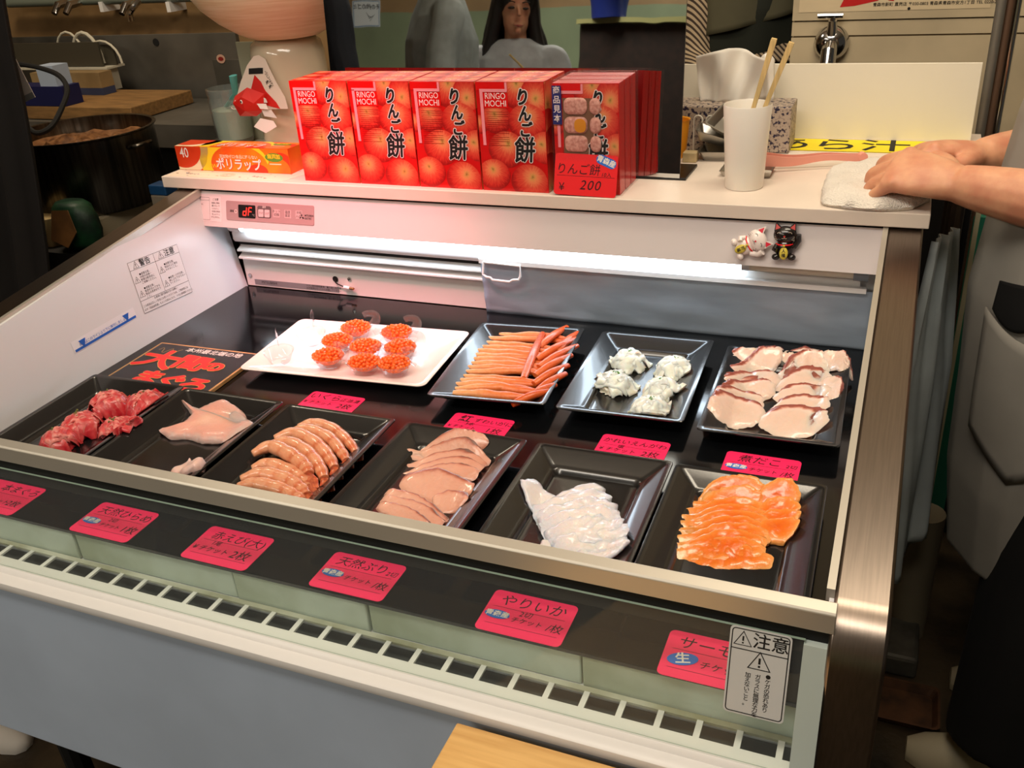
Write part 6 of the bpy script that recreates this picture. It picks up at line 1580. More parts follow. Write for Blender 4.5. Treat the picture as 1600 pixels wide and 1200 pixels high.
# chrome tap on the wall
kc = on_y(1296, 72, 1.60)
root = thing('wall_tap', 'chrome tap with a round cover and cross handle on the cream wall', 'tap', (kc.x, 1.62, kc.z))
mb = MB(smooth=True, angle=50); RX = Matrix.Rotation(PI/2, 4, 'X')
mb.lathe([(0, 0.0), (0.040, 0.0), (0.0395, 0.012), (0.032, 0.026), (0.018, 0.034), (0, 0.036)], (kc.x, 1.654, kc.z), M['chrome'], 28, mtx=RX); mb.build('round_cover', root)
mb = MB(); mb.tube([(kc.x, 1.635, kc.z), (kc.x, 1.595, kc.z-0.012), (kc.x, 1.58, kc.z-0.06)], 0.018, M['chrome'], 12); mb.build('spout', root)
mb = MB(); mb.tube([(kc.x, 1.632, kc.z+0.02), (kc.x, 1.628, kc.z+0.052)], [0.013, 0.010], M['chrome'], 12); mb.tube([(kc.x, 1.628, kc.z+0.05), (kc.x, 1.627, kc.z+0.066)], 0.006, M['chrome'], 8); mb.build('valve_body', root)
mb = MB(); mb.tube([(kc.x-0.034, 1.627, kc.z+0.064), (kc.x+0.022, 1.627, kc.z+0.064)], 0.0065, M['chrome'], 10); mb.build('handle', root)
# upright pipes behind the worker's hands
for k, (px, r_, m_, lab, top_) in enumerate([(1549, 0.0085, mat('pole_grey', (140, 136, 128), 0.4, 0.6), 'grey upright pipe, left one beside the splash board', 1.9), (1562, 0.0075, mat('pole_brown', (96, 72, 56), 0.5), 'brownish upright pipe between the two brighter ones', 1.9), (1574, 0.0065, M['chrome'], 'thin shiny upright pipe, right one of the three', 1.9)]):
    p = on_y(px, 100, 1.115+0.012*k)
    mb = MB(); mb.tube([(p.x, p.y, FLOOR), (p.x, p.y, top_)], r_, m_, 12); tag(mb.build('upright_pipe'), lab, 'pipe', 'upright pipes by the splash board')
# battens and green strap under the counter end
for k, (px, m_, lab, w_) in enumerate([(1478, mat('slat_grey', (140, 136, 124), 0.5), 'grey upright batten under the right counter end', 0.012), (1496, M['matte'], 'black upright batten under the right counter end', 0.010), (1512, mat('slat_cream', (176, 170, 140), 0.5), 'cream upright batten under the right counter end', 0.008)]):
    p = on_y(px, 430, 0.98)
    mb = MB(); mb.box((p.x-w_/2, 0.975, FLOOR), (p.x+w_/2, 0.985, H-0.024), m_); tag(mb.build('wall_batten'), lab, 'batten', 'battens under the counter end')
p = on_y(1515, 400, 1.12); mb = MB(); mb.box((p.x-0.004, 1.115, FLOOR), (p.x+0.035, 1.16, 0.07), mat('green_crate', (40, 120, 96), 0.5)); tag(mb.build('green_post'), 'green plastic post behind the battens under the counter', 'post')
mb = MB(); mb.box((1.10, 1.25, FLOOR), (2.6, 1.28, 0.12), mat('dark_cabinet', (16, 13, 11), 0.7)); tag(mb.build('dark_cabinet'), 'dark low cabinet behind the worker', 'cabinet')
# hanging grey cloth
A = on_y(1436, 560, 0.66); B = on_y(1492, 560, 0.86); clothm = mat('hanging_cloth', (200, 210, 212), 0.8, var=0.12, vscale=8)
mb = MB(smooth=True, angle=70); V = []; ft = []; nu, nv = 24, 36
zt, zb_ = 0.17, -0.47
for j in range(nv+1):
    for i in range(nu+1):
        u, v = i/nu, j/nv; wsc = 0.45+0.55*min(1, v*2.4)
        bx = 1.284+(u-0.5)*0.078*wsc+0.004*v; by = 0.70+(u-0.5)*0.16*wsc
        fold = 0.016*math.sin(u*13+v*1.5)*(0.4+0.6*v)+0.006*math.sin(u*27-v*5)
        V.append((bx+fold*0.45, by-fold*0.7, zt+(zb_-zt)*v-0.035*math.sin(u*PI)*v+0.05*u*v))
for j in range(nv):
    for i in range(nu): a = j*(nu+1)+i; ft.append((a, a+1, a+nu+2, a+nu+1))
mb.add(V, ft, clothm); o = mb.build('hanging_cloth'); md = o.modifiers.new('t', 'SOLIDIFY'); md.thickness = 0.002; tag(o, 'wrinkled grey cloth hanging from the right end of the counter', 'cloth')
# floor things on the right
p = on_z(1424, 950, FLOOR+0.1); mb = MB(); mb.lathe([(0, 0), (0.035, 0), (0.037, 0.3), (0, 0.3)], (p.x, p.y+0.05, FLOOR), mat('pale_pipe', (130, 120, 100), 0.6), 20); tag(mb.build('pale_pipe_stub'), 'pale pipe stub standing on the floor below the hanging cloth', 'pipe')
p = on_z(1400, 1012, FLOOR+0.02); mb = MB(); mb.box((p.x-0.09, p.y-0.06, FLOOR), (p.x+0.04, p.y+0.06, FLOOR+0.05), mat('floor_tin', (100, 98, 90), 0.5, 0.3, var=0.3)); tag(mb.build('floor_tin', bevel=0.008), 'grey tin lying on the floor by the case', 'tin')
p = on_z(1405, 1100, FLOOR+0.01); rs = []
for ins, z in [(-0.01, 0.0), (0.0, 0.02), (-0.004, 0.02), (-0.012, 0.004)]: rs.append([Vector((p.x-0.05+x, p.y+y, FLOOR+z+0.0005)) for x, y in rrect(0.24+2*ins, 0.11+2*ins, 0.012, 3)])
mb = MB(); mb.rings(rs, mat('rusty_tray', (96, 62, 38), 0.6, var=0.45, vscale=20)); tag(mb.build('rusty_tray'), 'rusty brown tray lying on the wet floor', 'tray')
p = on_z(8, 1158, FLOOR+0.03); mb = MB(smooth=True, angle=60); rs = []
for t, w_, hh in ((-0.12, 0.030, 0.07), (-0.06, 0.042, 0.08), (0.0, 0.046, 0.062), (0.05, 0.044, 0.052), (0.085, 0.032, 0.040), (0.10, 0.012, 0.026)):
    cx_ = p.x-0.05+t*0.8; rs.append([Vector((cx_, p.y+0.02+w_*0.7*math.cos(a*PI/12), FLOOR+0.001+hh*0.55*math.sin(a*PI/12))) for a in range(13)])
mb.rings(rs, mat('white_shoe', (206, 202, 196), 0.6)); tag(mb.build('shoe'), 'white shoe on the floor at the lower left corner of the picture', 'shoe')
# wooden table corner in front of the case
tw = mat('light_table_wood', (222, 178, 112), 0.35, var=0.16, vscale=7, stretch=(1.2, 14, 14), c2=(204, 156, 92), coat=0.2)
root = thing('wooden_table', 'light wooden table corner in front of the case at the bottom edge', 'table', (1.0, -0.5, FLOOR))
mb = MB(); mb.box((0.875, -0.80, -0.088), (1.13, -0.209, -0.055), tw); mb.build('table_top', root, bevel=0.002)
for lx in (0.91, 1.09):
    for ly in (-0.76, -0.25): mb = MB(); mb.box((lx-0.02, ly-0.02, FLOOR), (lx+0.02, ly+0.02, -0.088), tw); mb.build('leg', root)
# ------------------------------------------------------------------ people
skin_m = mat('skin', (222, 166, 130), 0.5, sss=0.35, sss_r=(1, 0.4, 0.25), var=0.10, vscale=28, c2=(204, 138, 108), bump=0.06, bscale=240)
nail_m = mat('nail', (226, 170, 150), 0.3)
def ering(c, a, b, u, v, n=18): return [c+u*a*math.cos(2*PI*k/n)+v*b*math.sin(2*PI*k/n) for k in range(n)]
def limb(mb, pts, rads, m, n=14, flat=None):
    P = [Vector(p) for p in pts]; C = bez(P, 6*(len(P)-1)); N_ = len(C); R_ = []
    for i in range(N_):
        f = i/(N_-1)*(len(rads)-1); k = min(int(f), len(rads)-2); R_.append(rads[k]+(rads[k+1]-rads[k])*(f-k))
    mb.tube(C, R_, m, n)
def hand(mb, W, fd, up, thumb, curls, m, scale=1.0, thumb_in=0.5, spread=0.06):
    """palm with five separate bent fingers; W wrist, fd finger direction, up = back of the hand, thumb = +1/-1 along fd x up"""
    fd = Vector(fd).normalized(); up = Vector(up); up = (up-fd*up.dot(fd)).normalized(); sd = fd.cross(up).normalized()*thumb; k_ = scale
    W = Vector(W)
    rs = []
    for t, a, b in ((-0.012, 0.025, 0.021), (0.0, 0.027, 0.0205), (0.025, 0.034, 0.020), (0.055, 0.0405, 0.0185), (0.080, 0.0415, 0.016), (0.092, 0.037, 0.012)):
        rs.append(ering(W+fd*t*k_+up*0.003*math.sin(t*30)*k_, a*k_, b*k_, sd, up))
    mb.rings(rs, m)
    tips = []
    lens = [(0.042, 0.026, 0.021), (0.046, 0.030, 0.022), (0.043, 0.028, 0.022), (0.033, 0.021, 0.019)]
    for i in range(4):
        off_ = (0.030-0.0205*i)*k_; base = W+fd*(0.082-0.004*abs(i-1.2))*k_+sd*off_+up*0.002
        d0 = (fd+sd*spread*(1.3-i)).normalized(); ang = curls[i][0]; p = base; pts = [base-d0*0.015*k_, base]; 
        for j in range(3):
            if j: ang += curls[i][j]
            d = d0*math.cos(ang)-up*math.sin(ang); p = p+d*lens[i][j]*k_; pts.append(p)
        r0 = [0.0098, 0.0100, 0.0096, 0.0086][i]*k_
        limb(mb, pts, [r0, r0*1.02, r0*0.98, r0*0.86, r0*0.72], m, 12); mb.sphere(pts[-1], r0*0.74, m, 10, 8)
        mb.sphere(base+up*0.004*k_, r0*1.12, m, 12, 8)
        tips.append((pts[-1], (pts[-1]-pts[-2]).normalized(), r0))
    b0 = W+fd*0.018*k_+sd*0.022*k_-up*0.004*k_
    d1 = (fd*0.62+sd*0.72-up*thumb_in*0.4).normalized(); d2 = (fd*0.92+sd*0.30-up*thumb_in).normalized(); d3 = (fd*1.0-sd*0.05-up*thumb_in*0.9).normalized()
    p1 = b0+d1*0.036*k_; p2 = p1+d2*0.032*k_; p3 = p2+d3*0.024*k_
    limb(mb, [b0, p1, p2, p3], [0.0155*k_, 0.0125*k_, 0.0108*k_, 0.0078*k_], m, 12); mb.sphere(p3, 0.0078*k_, m, 10, 8)
    return tips
def remesh(o, voxel, it=6, fac=0.5):
    md = o.modifiers.new('remesh', 'REMESH'); md.mode = 'VOXEL'; md.voxel_size = voxel; md.use_smooth_shade = True
    if it: sm = o.modifiers.new('smooth', 'SMOOTH'); sm.factor = fac; sm.iterations = it
    return o
def person(label, base, face, parts, seed=0, skin=skin_m, vox=0.006):
    """base on the floor, face = heading angle of the chest about z; local frame: front -Y, left hand +X"""
    T = Matrix.Translation(base) @ Matrix.Rotation(face, 4, 'Z')
    root = thing('person', label, 'person', base)
    ux, uy, uz = T.to_3x3() @ Vector((1, 0, 0)), T.to_3x3() @ Vector((0, 1, 0)), Vector((0, 0, 1))
    L = lambda x, y, z: T @ Vector((x, y, z))
    g = dict(h=1.60, lean=0.0); g.update(parts); sc = g['h']/1.62
    def tor(z, a, b, dy=0.0): return ering(L(0, (dy-g['lean']*max(0, z-0.9))*sc, z*sc), a*sc, b*sc, ux, uy, 24)
    head = L(*(Vector(g.get('head', (0, -0.02-g['lean']*0.6, 1.49)))*sc))
    hr = Matrix.Rotation(face+g.get('head_turn', 0), 3, 'Z') @ Matrix.Rotation(g.get('head_tilt', 0), 3, 'X')
    hp = lambda x, y, z: head+hr @ (Vector((x, y, z))*sc)
    mb = MB(smooth=True)
    mb.rings([tor(0.86, 0.145, 0.10), tor(0.98, 0.13, 0.09), tor(1.10, 0.125, 0.09), tor(1.22, 0.145, 0.10), tor(1.30, 0.15, 0.085), tor(1.345, 0.09, 0.06)], skin)
    neck = L(0, (0.01-g['lean']*0.42)*sc, 1.33*sc); mb.tube([neck, hp(0, 0.012, -0.07)], [0.052*sc, 0.047*sc], skin, 16)
    mb.sphere(hp(0, 0.012, 0.03), 0.098*sc, skin, 24, 16, s=(0.80, 0.98, 1.05), rot=hr)
    mb.sphere(hp(0, -0.022, -0.050), 0.064*sc, skin, 20, 14, s=(0.88, 0.92, 1.05), rot=hr)
    mb.sphere(hp(0, -0.083, -0.082), 0.022*sc*0.8, skin, 10, 8)
    limb(mb, [hp(0, -0.082, 0.022), hp(0, -0.097, 0.0), hp(0, -0.105, -0.018)], [0.008*sc, 0.010*sc, 0.0135*sc], skin, 10)
    for s_ in (-1, 1):
        mb.sphere(hp(0.077*s_, 0.018, -0.005), 0.026*sc, skin, 10, 8, s=(0.35, 0.7, 1.1), rot=hr)
        mb.sphere(hp(0.012*s_, -0.087, -0.056), 0.011*sc, skin, 8, 6, s=(1.5, 0.8, 0.55), rot=hr)
    tips = []
    for s_, arm in zip((1, -1), g['arms']):
        if arm is None: continue
        S_, E, W = [Vector(p) if arm.get('world') else L(*(Vector(p)*sc)) for p in (arm['s'], arm['e'], arm['w'])]
        limb(mb, [S_, S_.lerp(E, 0.5), E], [0.052*sc, 0.047*sc, 0.040*sc], skin); limb(mb, [E, E.lerp(W, 0.35), W.lerp(E, 0.2), W], [0.040*sc, 0.044*sc, 0.034*sc, 0.027*sc], skin)
        fd = arm.get('fd') or (W-E); up = arm.get('up') or (0, 0, 1)
        tips += hand(mb, W, fd, up, arm.get('thumb', s_), arm.get('curls', [(0.3, 0.5, 0.4)]*4), skin, arm.get('hs', 1.0)*sc)
    for s_, leg in zip((1, -1), g.get('legs', [((0.085, 0, 0.84), (0.09, -0.01, 0.46), (0.09, 0.02, 0.08)), ((-0.085, 0, 0.84), (-0.09, -0.01, 0.46), (-0.09, 0.02, 0.08))])):
        P = [L(*(Vector(p)*sc)) for p in leg]; limb(mb, [P[0], P[1], P[2]], [0.078*sc, 0.058*sc, 0.036*sc], skin)
    b = mb.build('body', root); remesh(b, g.get('vox', vox), 5)
    fb = MB(smooth=True)
    for s_ in (-1, 1):
        fb.sphere(hp(0.031*s_, -0.0765, 0.012), 0.0115*sc, mat('eye_dark', (36, 24, 20), 0.3), 10, 8, s=(1.4, 0.45, 0.5), rot=hr)
        fb.tube([hp(0.016*s_, -0.088, 0.036), hp(0.032*s_, -0.086, 0.041), hp(0.050*s_, -0.072, 0.036)], 0.0032*sc, mat('brow', (40, 28, 22), 0.8), 6)
    fb.tube([hp(-0.020, -0.089, -0.056), hp(0, -0.0965, -0.0575), hp(0.020, -0.089, -0.056)], [0.002*sc, 0.005*sc, 0.002*sc], mat('lips', (176, 84, 76), 0.45), 8)
    fb.build('face', root)
    hm = g.get('hair', mat('hair_dark', (26, 18, 16), 0.5, bump=0.4, bscale=120, stretch=(1, 1, 0.15)))
    hb = MB(smooth=True)
    hb.sphere(hp(0, 0.026, 0.045), 0.109*sc, hm, 24, 16, s=(0.86, 0.98, 0.98), rot=hr)
    if g.get('long_hair'):
        for k in range(18):
            a = PI*(k/17)*1.25-0.12*PI; x, y = 0.090*math.cos(a), 0.03+0.085*math.sin(a); ln = g['long_hair']*(0.85+0.3*random.Random(seed+k).random())
            w_ = 0.02*math.sin(k*2.3+seed)
            p0 = hp(x*0.8, y*0.8, 0.07); p1 = hp(x*1.05, y*1.02, -0.05); p2 = p1+Vector((0, 0, -ln*0.5))+ux*(x*0.35+w_)*1.0; p3 = p1+Vector((0, 0, -ln))+ux*(x*0.5-w_)
            limb(hb, [p0, p1, p2, p3], [0.030*sc, 0.030*sc, 0.028*sc, 0.010*sc], hm, 8)
    h_ = hb.build('hair', root); remesh(h_, 0.007, 2)
    # upper garment
    tm = g['top_m']; hem = g.get('hem', 0.80); k_ = g.get('loose', 1.0)
    mb = MB(smooth=True)
    prof = g.get('prof') or [(hem, 0.195*k_, 0.145*k_)]+[(z, a, bb) for z, a, bb in ((0.95, 0.170*k_, 0.125*k_), (1.08, 0.160*k_, 0.120*k_), (1.20, 0.172*k_, 0.120*k_), (1.28, 0.180, 0.105), (1.335, 0.135, 0.085), (1.365, 0.068, 0.062)) if z > hem+0.02]
    rs = [tor(z, a, bb) for z, a, bb in prof]
    for r_ in rs[:-2]:
        for q in range(len(r_)): r_[q] = r_[q]+(r_[q]-sum(r_, Vector())/len(r_)).normalized()*(0.006*mnoise.noise(r_[q]*9+Vector((seed, 0, 0)))+0.004*math.sin(q*2.1+seed))
    mb.rings(rs, tm)
    for s_, arm in zip((1, -1), g['arms']):
        if arm is None: continue
        S_, E, W = [Vector(p) if arm.get('world') else L(*(Vector(p)*sc)) for p in (arm['s'], arm['e'], arm['w'])]
        sh = L(0.13*s_*sc, (-g['lean']*0.38)*sc, 1.285*sc)
        if g.get('sleeve', 'long') == 'long': limb(mb, [sh, S_, S_.lerp(E, 0.5), E, E.lerp(W, 0.5), E.lerp(W, 0.86)], [0.058*sc, 0.058*sc, 0.056*sc, 0.053*sc, 0.047*sc, 0.041*sc], tm)
        else: limb(mb, [sh, S_, S_.lerp(E, 0.45), S_.lerp(E, 0.72)], [0.07*sc, 0.074*sc, 0.070*sc, 0.068*sc], tm)
    t_ = mb.build(g.get('top_name', 'shirt'), root); remesh(t_, 0.006, 3)
    # trousers and shoes
    mb = MB(smooth=True); pm = g['leg_m']
    mb.rings([tor(0.80, 0.165, 0.120), tor(0.88, 0.158, 0.112), tor(0.97, 0.140, 0.100)], pm)
    legs = g.get('legs', [((0.085, 0, 0.84), (0.09, -0.01, 0.46), (0.09, 0.02, 0.08)), ((-0.085, 0, 0.84), (-0.09, -0.01, 0.46), (-0.09, 0.02, 0.08))])
    lr = g.get('leg_r', 1.0)
    for leg in legs:
        P = [L(*(Vector(p)*sc)) for p in leg]; limb(mb, [P[0], P[0].lerp(P[1], 0.5), P[1], P[1].lerp(P[2], 0.5), P[2]], [0.092*sc, 0.086*sc*(1+lr)/2, 0.078*sc*lr, 0.074*sc*lr, 0.070*sc*lr], pm)
    t_ = mb.build('trousers', root); remesh(t_, 0.008, 3)
    for leg in legs:
        p = L(*(Vector(leg[2])*sc)); sb = MB(smooth=True, angle=60); fw = -uy
        rs = []
        for t, w_, hh in ((-0.065, 0.022, 0.045), (-0.04, 0.036, 0.070), (0.02, 0.040, 0.072), (0.08, 0.044, 0.055), (0.13, 0.040, 0.042), (0.165, 0.022, 0.030)):
            c = Vector((p.x, p.y, base.z+0.002))+fw*t*sc*g.get('shoe_len', 1.0)
            rs.append([c+ux*w_*sc*math.cos(a*PI/12)*(1 if a <= 12 else 1)+uz*(hh*sc*math.sin(a*PI/12)) for a in range(13)])
        sb.rings(rs, g['shoe_m']); sb.build('shoe', root)
    return root, L, tips, T
FL = Vector((0, 0, FLOOR))
# ---- folded towel and the worker pressing on it
terry = mat('white_terry', (240, 232, 220), 0.9, bump=0.9, bscale=420, sheen=0.3)
tw_pts = [on_z(x, y, H+0.012) for x, y in [(1283, 310), (1284, 292), (1292, 268), (1312, 255), (1365, 250), (1440, 262), (1470, 282), (1455, 304), (1425, 318), (1380, 320), (1330, 317)]]
mb = MB(smooth=True, angle=70); slab(mb, [(p.x, p.y) for p in tw_pts], H+0.0008, 0.022, terry, 8.0, 0.006, K=12, Mn=90, bs=40)
tag(mb.build('towel'), 'folded white terry towel on the counter under the hands', 'towel')
smock = mat('smock_grey', (158, 154, 146), 0.85, var=0.10, vscale=6, bump=0.25, bscale=14)
blackc = mat('black_trousers', (9, 9, 10), 0.8)
base = Vector((1.497, 0.70, FLOOR))
near = dict(world=True, s=(1.47, 0.535, 0.52), e=(1.515, 0.515, 0.255), w=(1.288, 0.602, 0.274), fd=Vector((-0.94, 0.30, 0.10)), up=Vector((-0.10, -0.42, 0.90)), thumb=1, curls=[(0.55, 0.85, 0.5), (0.62, 0.9, 0.5), (0.7, 0.95, 0.55), (0.75, 1.0, 0.5)], hs=1.06)
far = dict(world=True, s=(1.47, 0.875, 0.52), e=(1.50, 0.90, 0.262), w=(1.318, 0.735, 0.280), fd=Vector((-0.93, -0.28, 0.08)), up=Vector((-0.05, 0.25, 0.95)), thumb=-1, curls=[(0.5, 0.8, 0.5), (0.5, 0.85, 0.5), (0.55, 0.9, 0.5), (0.6, 0.9, 0.5)], hs=1.02)
# thumb side check: near hand is the left hand (thumb towards +y), far hand the right one (thumb towards -y)
for a, want in ((near, 1), (far, -1)):
    sdv = a['fd'].cross(a['up'])
    a['thumb'] = 1 if sdv.y*want > 0 else -1
wk, Lw, tips, Tw = person('worker in a grey smock and black trousers resting both hands on the white towel', base, -PI/2, dict(h=1.60, arms=[near, far] if True else None, top_m=smock, leg_m=blackc, shoe_m=mat('shoe_cream', (176, 166, 140), 0.6), sleeve='short', hem=0.42, vox=0.0032, top_name='smock', leg_r=1.25, shoe_len=0.85,
    prof=[(0.40, 0.168, 0.142), (0.55, 0.176, 0.158), (0.72, 0.184, 0.168), (0.86, 0.188, 0.172), (1.0, 0.184, 0.160), (1.12, 0.178, 0.146), (1.22, 0.176, 0.125), (1.29, 0.180, 0.105), (1.335, 0.135, 0.085), (1.365, 0.068, 0.062)],
    legs=[((0.085, 0.03, 0.84), (0.105, 0.01, 0.46), (0.155, -0.015, 0.08)), ((-0.085, 0.03, 0.84), (-0.06, 0.03, 0.46), (-0.05, 0.06, 0.08))]))
# pocket stitched on the near front of the smock, with a black patch at its opening
def smock_pt(ang, z, out=0.004):
    """point on the smock, ang measured from the chest centre towards the near side"""
    pr_ = [(0.40, 0.168, 0.142), (0.55, 0.176, 0.158), (0.72, 0.184, 0.168), (0.86, 0.188, 0.172), (1.0, 0.184, 0.160), (1.12, 0.178, 0.146)]
    for (z0, a0, b0), (z1, a1, b1) in zip(pr_, pr_[1:]):
        if z0 <= z <= z1:
            f = (z-z0)/(z1-z0); a, b = a0+(a1-a0)*f, b0+(b1-b0)*f; sc = 1.60/1.62
            return Lw((a+out)*sc*math.sin(ang), -(b+out)*sc*math.cos(ang), z*sc)
def patch(name, a0, a1, zf0, zf1, m, out, nu=14, nv=12, thick=0.0025):
    mb = MB(smooth=True, angle=70); V = []; ft = []
    for j in range(nv+1):
        for i in range(nu+1):
            u, v = i/nu, j/nv; a = a0+(a1-a0)*u
            V.append(smock_pt(a, zf0(u)+(zf1(u)-zf0(u))*v, out))
    for j in range(nv):
        for i in range(nu): a = j*(nu+1)+i; ft.append((a, a+1, a+nu+2, a+nu+1))
    mb.add(V, ft, m); o = mb.build(name, wk); md = o.modifiers.new('t', 'SOLIDIFY'); md.thickness = thick; return o
patch('pocket', 0.55, 1.50, lambda u: 0.60+0.06*abs(u-0.5)*2-0.0, lambda u: 0.86-0.03*math.sin(u*PI), smock, 0.007)
o = patch('pocket_opening', 0.62, 1.05, lambda u: 0.862-0.02*math.sin(u*PI), lambda u: 0.905+0.012*u, blackc, 0.006); o['label'] = 'black patch at the pocket opening'
# ---- person in a striped shirt and dark green apron at the back
stripe = mat('striped_shirt', (196, 172, 138), 0.8); nt = stripe.node_tree; b_ = nt.nodes['Principled BSDF']
tc = nt.nodes.new('ShaderNodeTexCoord'); wv = nt.nodes.new('ShaderNodeTexWave'); wv.inputs['Scale'].default_value = 34; wv.bands_direction = 'DIAGONAL'; nt.links.new(tc.outputs['Object'], wv.inputs['Vector'])
cr = nt.nodes.new('ShaderNodeValToRGB'); cr.color_ramp.elements[0].position = 0.35; cr.color_ramp.elements[0].color = rgb((70, 56, 46)); cr.color_ramp.elements[1].position = 0.5; cr.color_ramp.elements[1].color = rgb((200, 178, 146)); nt.links.new(wv.outputs['Fac'], cr.inputs[0]); nt.links.new(cr.outputs[0], b_.inputs['Base Color'])
ac = on_y(1172, 10, 2.05)
ap, La, _, Ta = person('person in a pinstriped shirt and dark green apron behind the splash board', Vector((ac.x+0.045, 2.16, FLOOR)), 0.25, dict(h=1.58, lean=0.0, top_m=stripe, leg_m=mat('dark_brown_trousers', (34, 22, 16), 0.8), shoe_m=blackc, hem=0.98,
    arms=[dict(s=(0.19, -0.02, 1.27), e=(0.27, 0.0, 1.00), w=(0.20, -0.16, 0.86)), dict(s=(-0.19, -0.02, 1.27), e=(-0.215, -0.04, 1.00), w=(-0.20, -0.20, 0.90))]), seed=4)
apm = mat('olive_apron', (92, 88, 66), 0.8, var=0.15, vscale=5)
mb = MB(smooth=True, angle=60); V = []; ft = []
for j in range(17):
    for i in range(19):
        u = i/18*2-1; v = j/16; z = 1.30-v*0.27; a = 0.5+0.5*v
        wd_ = 0.12+0.06*min(1, v*2.5)
        V.append(La(u*wd_*1.05, -0.128-0.012*v+0.055*u*u+0.005*math.sin(u*9+v*4), z+0.09*v*(u+1)*0.5))
for j in range(16):
    for i in range(18): a = j*19+i; ft.append((a, a+19, a+20, a+1))
mb.add(V, ft, apm); o = mb.build('apron', ap); md = o.modifiers.new('t', 'SOLIDIFY'); md.thickness = 0.003
mb = MB(smooth=True, angle=60); V = []; ft = []
for j in range(13):
    for i in range(19):
        u = i/18*2-1; v = j/12
        V.append(La(u*0.20, -0.132+0.075*u*u+0.006*math.sin(u*8+v*3), 1.135-v*0.60))
for j in range(12):
    for i in range(18): a = j*19+i; ft.append((a, a+19, a+20, a+1))
mb.add(V, ft, mat('dark_green_apron', (30, 34, 24), 0.8)); o = mb.build('apron_skirt', ap); md = o.modifiers.new('t', 'SOLIDIFY'); md.thickness = 0.003
# ---- customers across the aisle, seen in the mirror
greysh = mat('grey_blouse', (186, 188, 192), 0.8, var=0.08, bump=0.3, bscale=12); navy = mat('navy_coat', (22, 24, 34), 0.8); ocm = mat('ochre_trousers', (120, 84, 40), 0.8)
def at_mirror(px, py, dist): p = reflect_at(px, py, dist); return Vector((p.x, p.y, FLOOR))
b = at_mirror(806, 40, 4.3)
w1, Lc, _, _ = person('person with long dark hair in a pale grey blouse, seen in the mirror', b, PI-0.35, dict(h=1.56, top_m=greysh, leg_m=blackc, shoe_m=blackc, long_hair=0.34, loose=1.05, head_tilt=0.18, head_turn=-0.25,
    arms=[dict(s=(0.19, 0.0, 1.27), e=(0.25, -0.06, 1.02), w=(0.10, -0.26, 1.08), curls=[(0.6, 0.9, 0.6)]*4), dict(s=(-0.19, 0.0, 1.27), e=(-0.26, -0.08, 1.03), w=(-0.12, -0.28, 1.16), curls=[(0.7, 0.9, 0.6)]*4)]), seed=2)
mb = MB(); mb.tube([Lc(-0.10, -0.33, 1.16), Lc(-0.02, -0.40, 1.24)], 0.004, chopm, 6); tag(mb.build('chopstick'), 'wooden chopstick held by the person in the pale grey blouse', 'chopstick')
mb = MB(smooth=True); mb.sphere(Lc(0.05, -0.36, 1.10), 0.05, mat('food_tray_purple', (120, 80, 110), 0.5), 14, 8, s=(1.2, 0.8, 0.35)); tag(mb.build('snack_dish'), 'small purple snack dish held by the person in the pale grey blouse', 'dish')
b = at_mirror(690, 40, 3.9)
person('person in a grey work shirt and ochre trousers, seen in the mirror', b, PI+0.9, dict(h=1.74, top_m=mat('grey_work_shirt', (150, 156, 154), 0.8, var=0.1, bump=0.3, bscale=10), leg_m=ocm, shoe_m=blackc, hem=0.98, loose=1.1,
    arms=[dict(s=(0.19, 0.0, 1.27), e=(0.25, -0.05, 1.03), w=(0.14, -0.30, 1.02)), dict(s=(-0.19, 0.0, 1.27), e=(-0.25, -0.06, 1.02), w=(-0.12, -0.30, 1.00))]), seed=6)
b = at_mirror(462, 40, 3.7)
person('person in a navy coat standing at the left, seen in the mirror', b, PI+0.2, dict(h=1.76, top_m=navy, leg_m=blackc, shoe_m=blackc, hem=0.70, loose=1.15,
    arms=[dict(s=(0.19, 0.0, 1.27), e=(0.25, -0.02, 1.02), w=(0.16, -0.20, 0.95)), dict(s=(-0.19, 0.0, 1.27), e=(-0.25, -0.02, 1.02), w=(-0.16, -0.20, 0.95))]), seed=9)
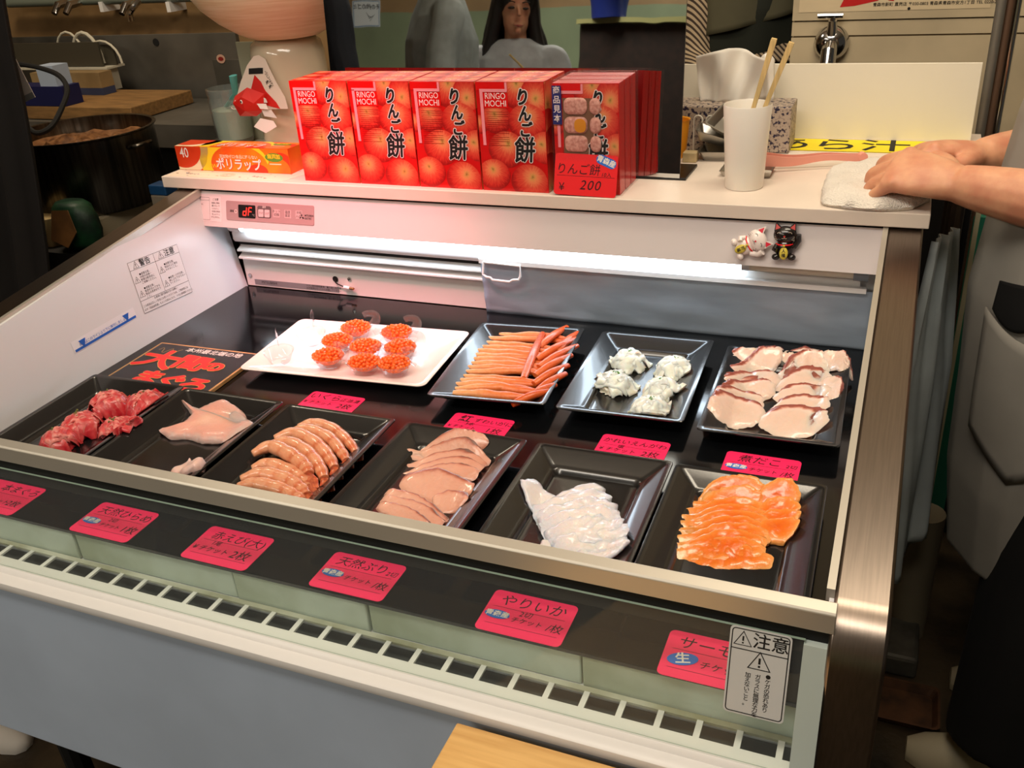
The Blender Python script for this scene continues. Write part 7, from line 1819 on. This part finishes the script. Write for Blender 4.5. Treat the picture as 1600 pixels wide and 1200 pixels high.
# notice paper, dark stall and bucket on the far side
WYF = -4.6
def front_wall_at(px, py):
    p0 = reflect_at(px, py, 3.0); p1 = reflect_at(px, py, 4.0); d = p1-p0; return p0+d*((WYF-p0.y)/d.y)
P00 = front_wall_at(552, 46); P10 = front_wall_at(594, 40); P01 = front_wall_at(552, 3)
c = (P10+P01)/2; NMx = frame((c.x, WYF+0.003, c.z), (-1, 0, 0), n=(0, 1, 0)); pwid = abs(P10.x-P00.x); phei = abs(P01.z-P00.z)
mb = MB(); mb.prism(rrect(pwid, phei, 0.004), NMx, 0.002, mat('notice_white', (214, 220, 226), 0.6))
mb.strip(rrect(pwid*0.93, phei*0.94, 0.004), pwid*0.02, NMx, mat('notice_blue_edge', (90, 130, 170), 0.6), 0.001, True)
mb.text('その他のゴミ', pwid*0.165, NMx @ Matrix.Translation((0, phei*0.25, 0.001)), M['ink'], bold=0.02)
for k in range(5): mb.strip([(-pwid*0.3+pwid*0.05*k, -phei*0.05-0.01*k), (-pwid*0.1+pwid*0.03*k, -phei*0.32+0.02*k)], pwid*0.012, NMx, M['ink'], 0.001)
tag(mb.build('notice_paper'), 'white notice paper on the far green wall, read in the mirror', 'notice')
q0 = reflect_at(880, 15, 5.6); q1 = reflect_at(1000, 100, 5.4)
mb = MB(); x0, x1 = sorted((q0.x, q1.x)); mb.box((x0-0.02, q0.y-0.35, FLOOR), (x1+0.35, q0.y-0.30, q0.z-0.06), mat('stall_brown', (44, 26, 20), 0.7, var=0.3)); mb.box((x0-0.03, q0.y-0.36, q0.z-0.06), (x1+0.36, q0.y-0.26, q0.z-0.035), mat('stall_edge', (150, 146, 96), 0.6)); tag(mb.build('dark_stall_front'), 'dark brown stall front with a pale top edge, seen in the mirror', 'stall front')
p = reflect_at(922, -4, 5.55); mb = MB(smooth=True, angle=50); mb.lathe([(0, 0), (0.10, 0), (0.135, 0.24), (0.145, 0.25), (0.13, 0.24), (0.0, 0.05)], (p.x, q0.y-0.31, q0.z-0.0348), mat('bucket_blue', (34, 50, 130), 0.45), 28, cap0=False, cap1=False); tag(mb.build('blue_bucket'), 'blue bucket standing on the dark stall front, seen in the mirror', 'bucket')
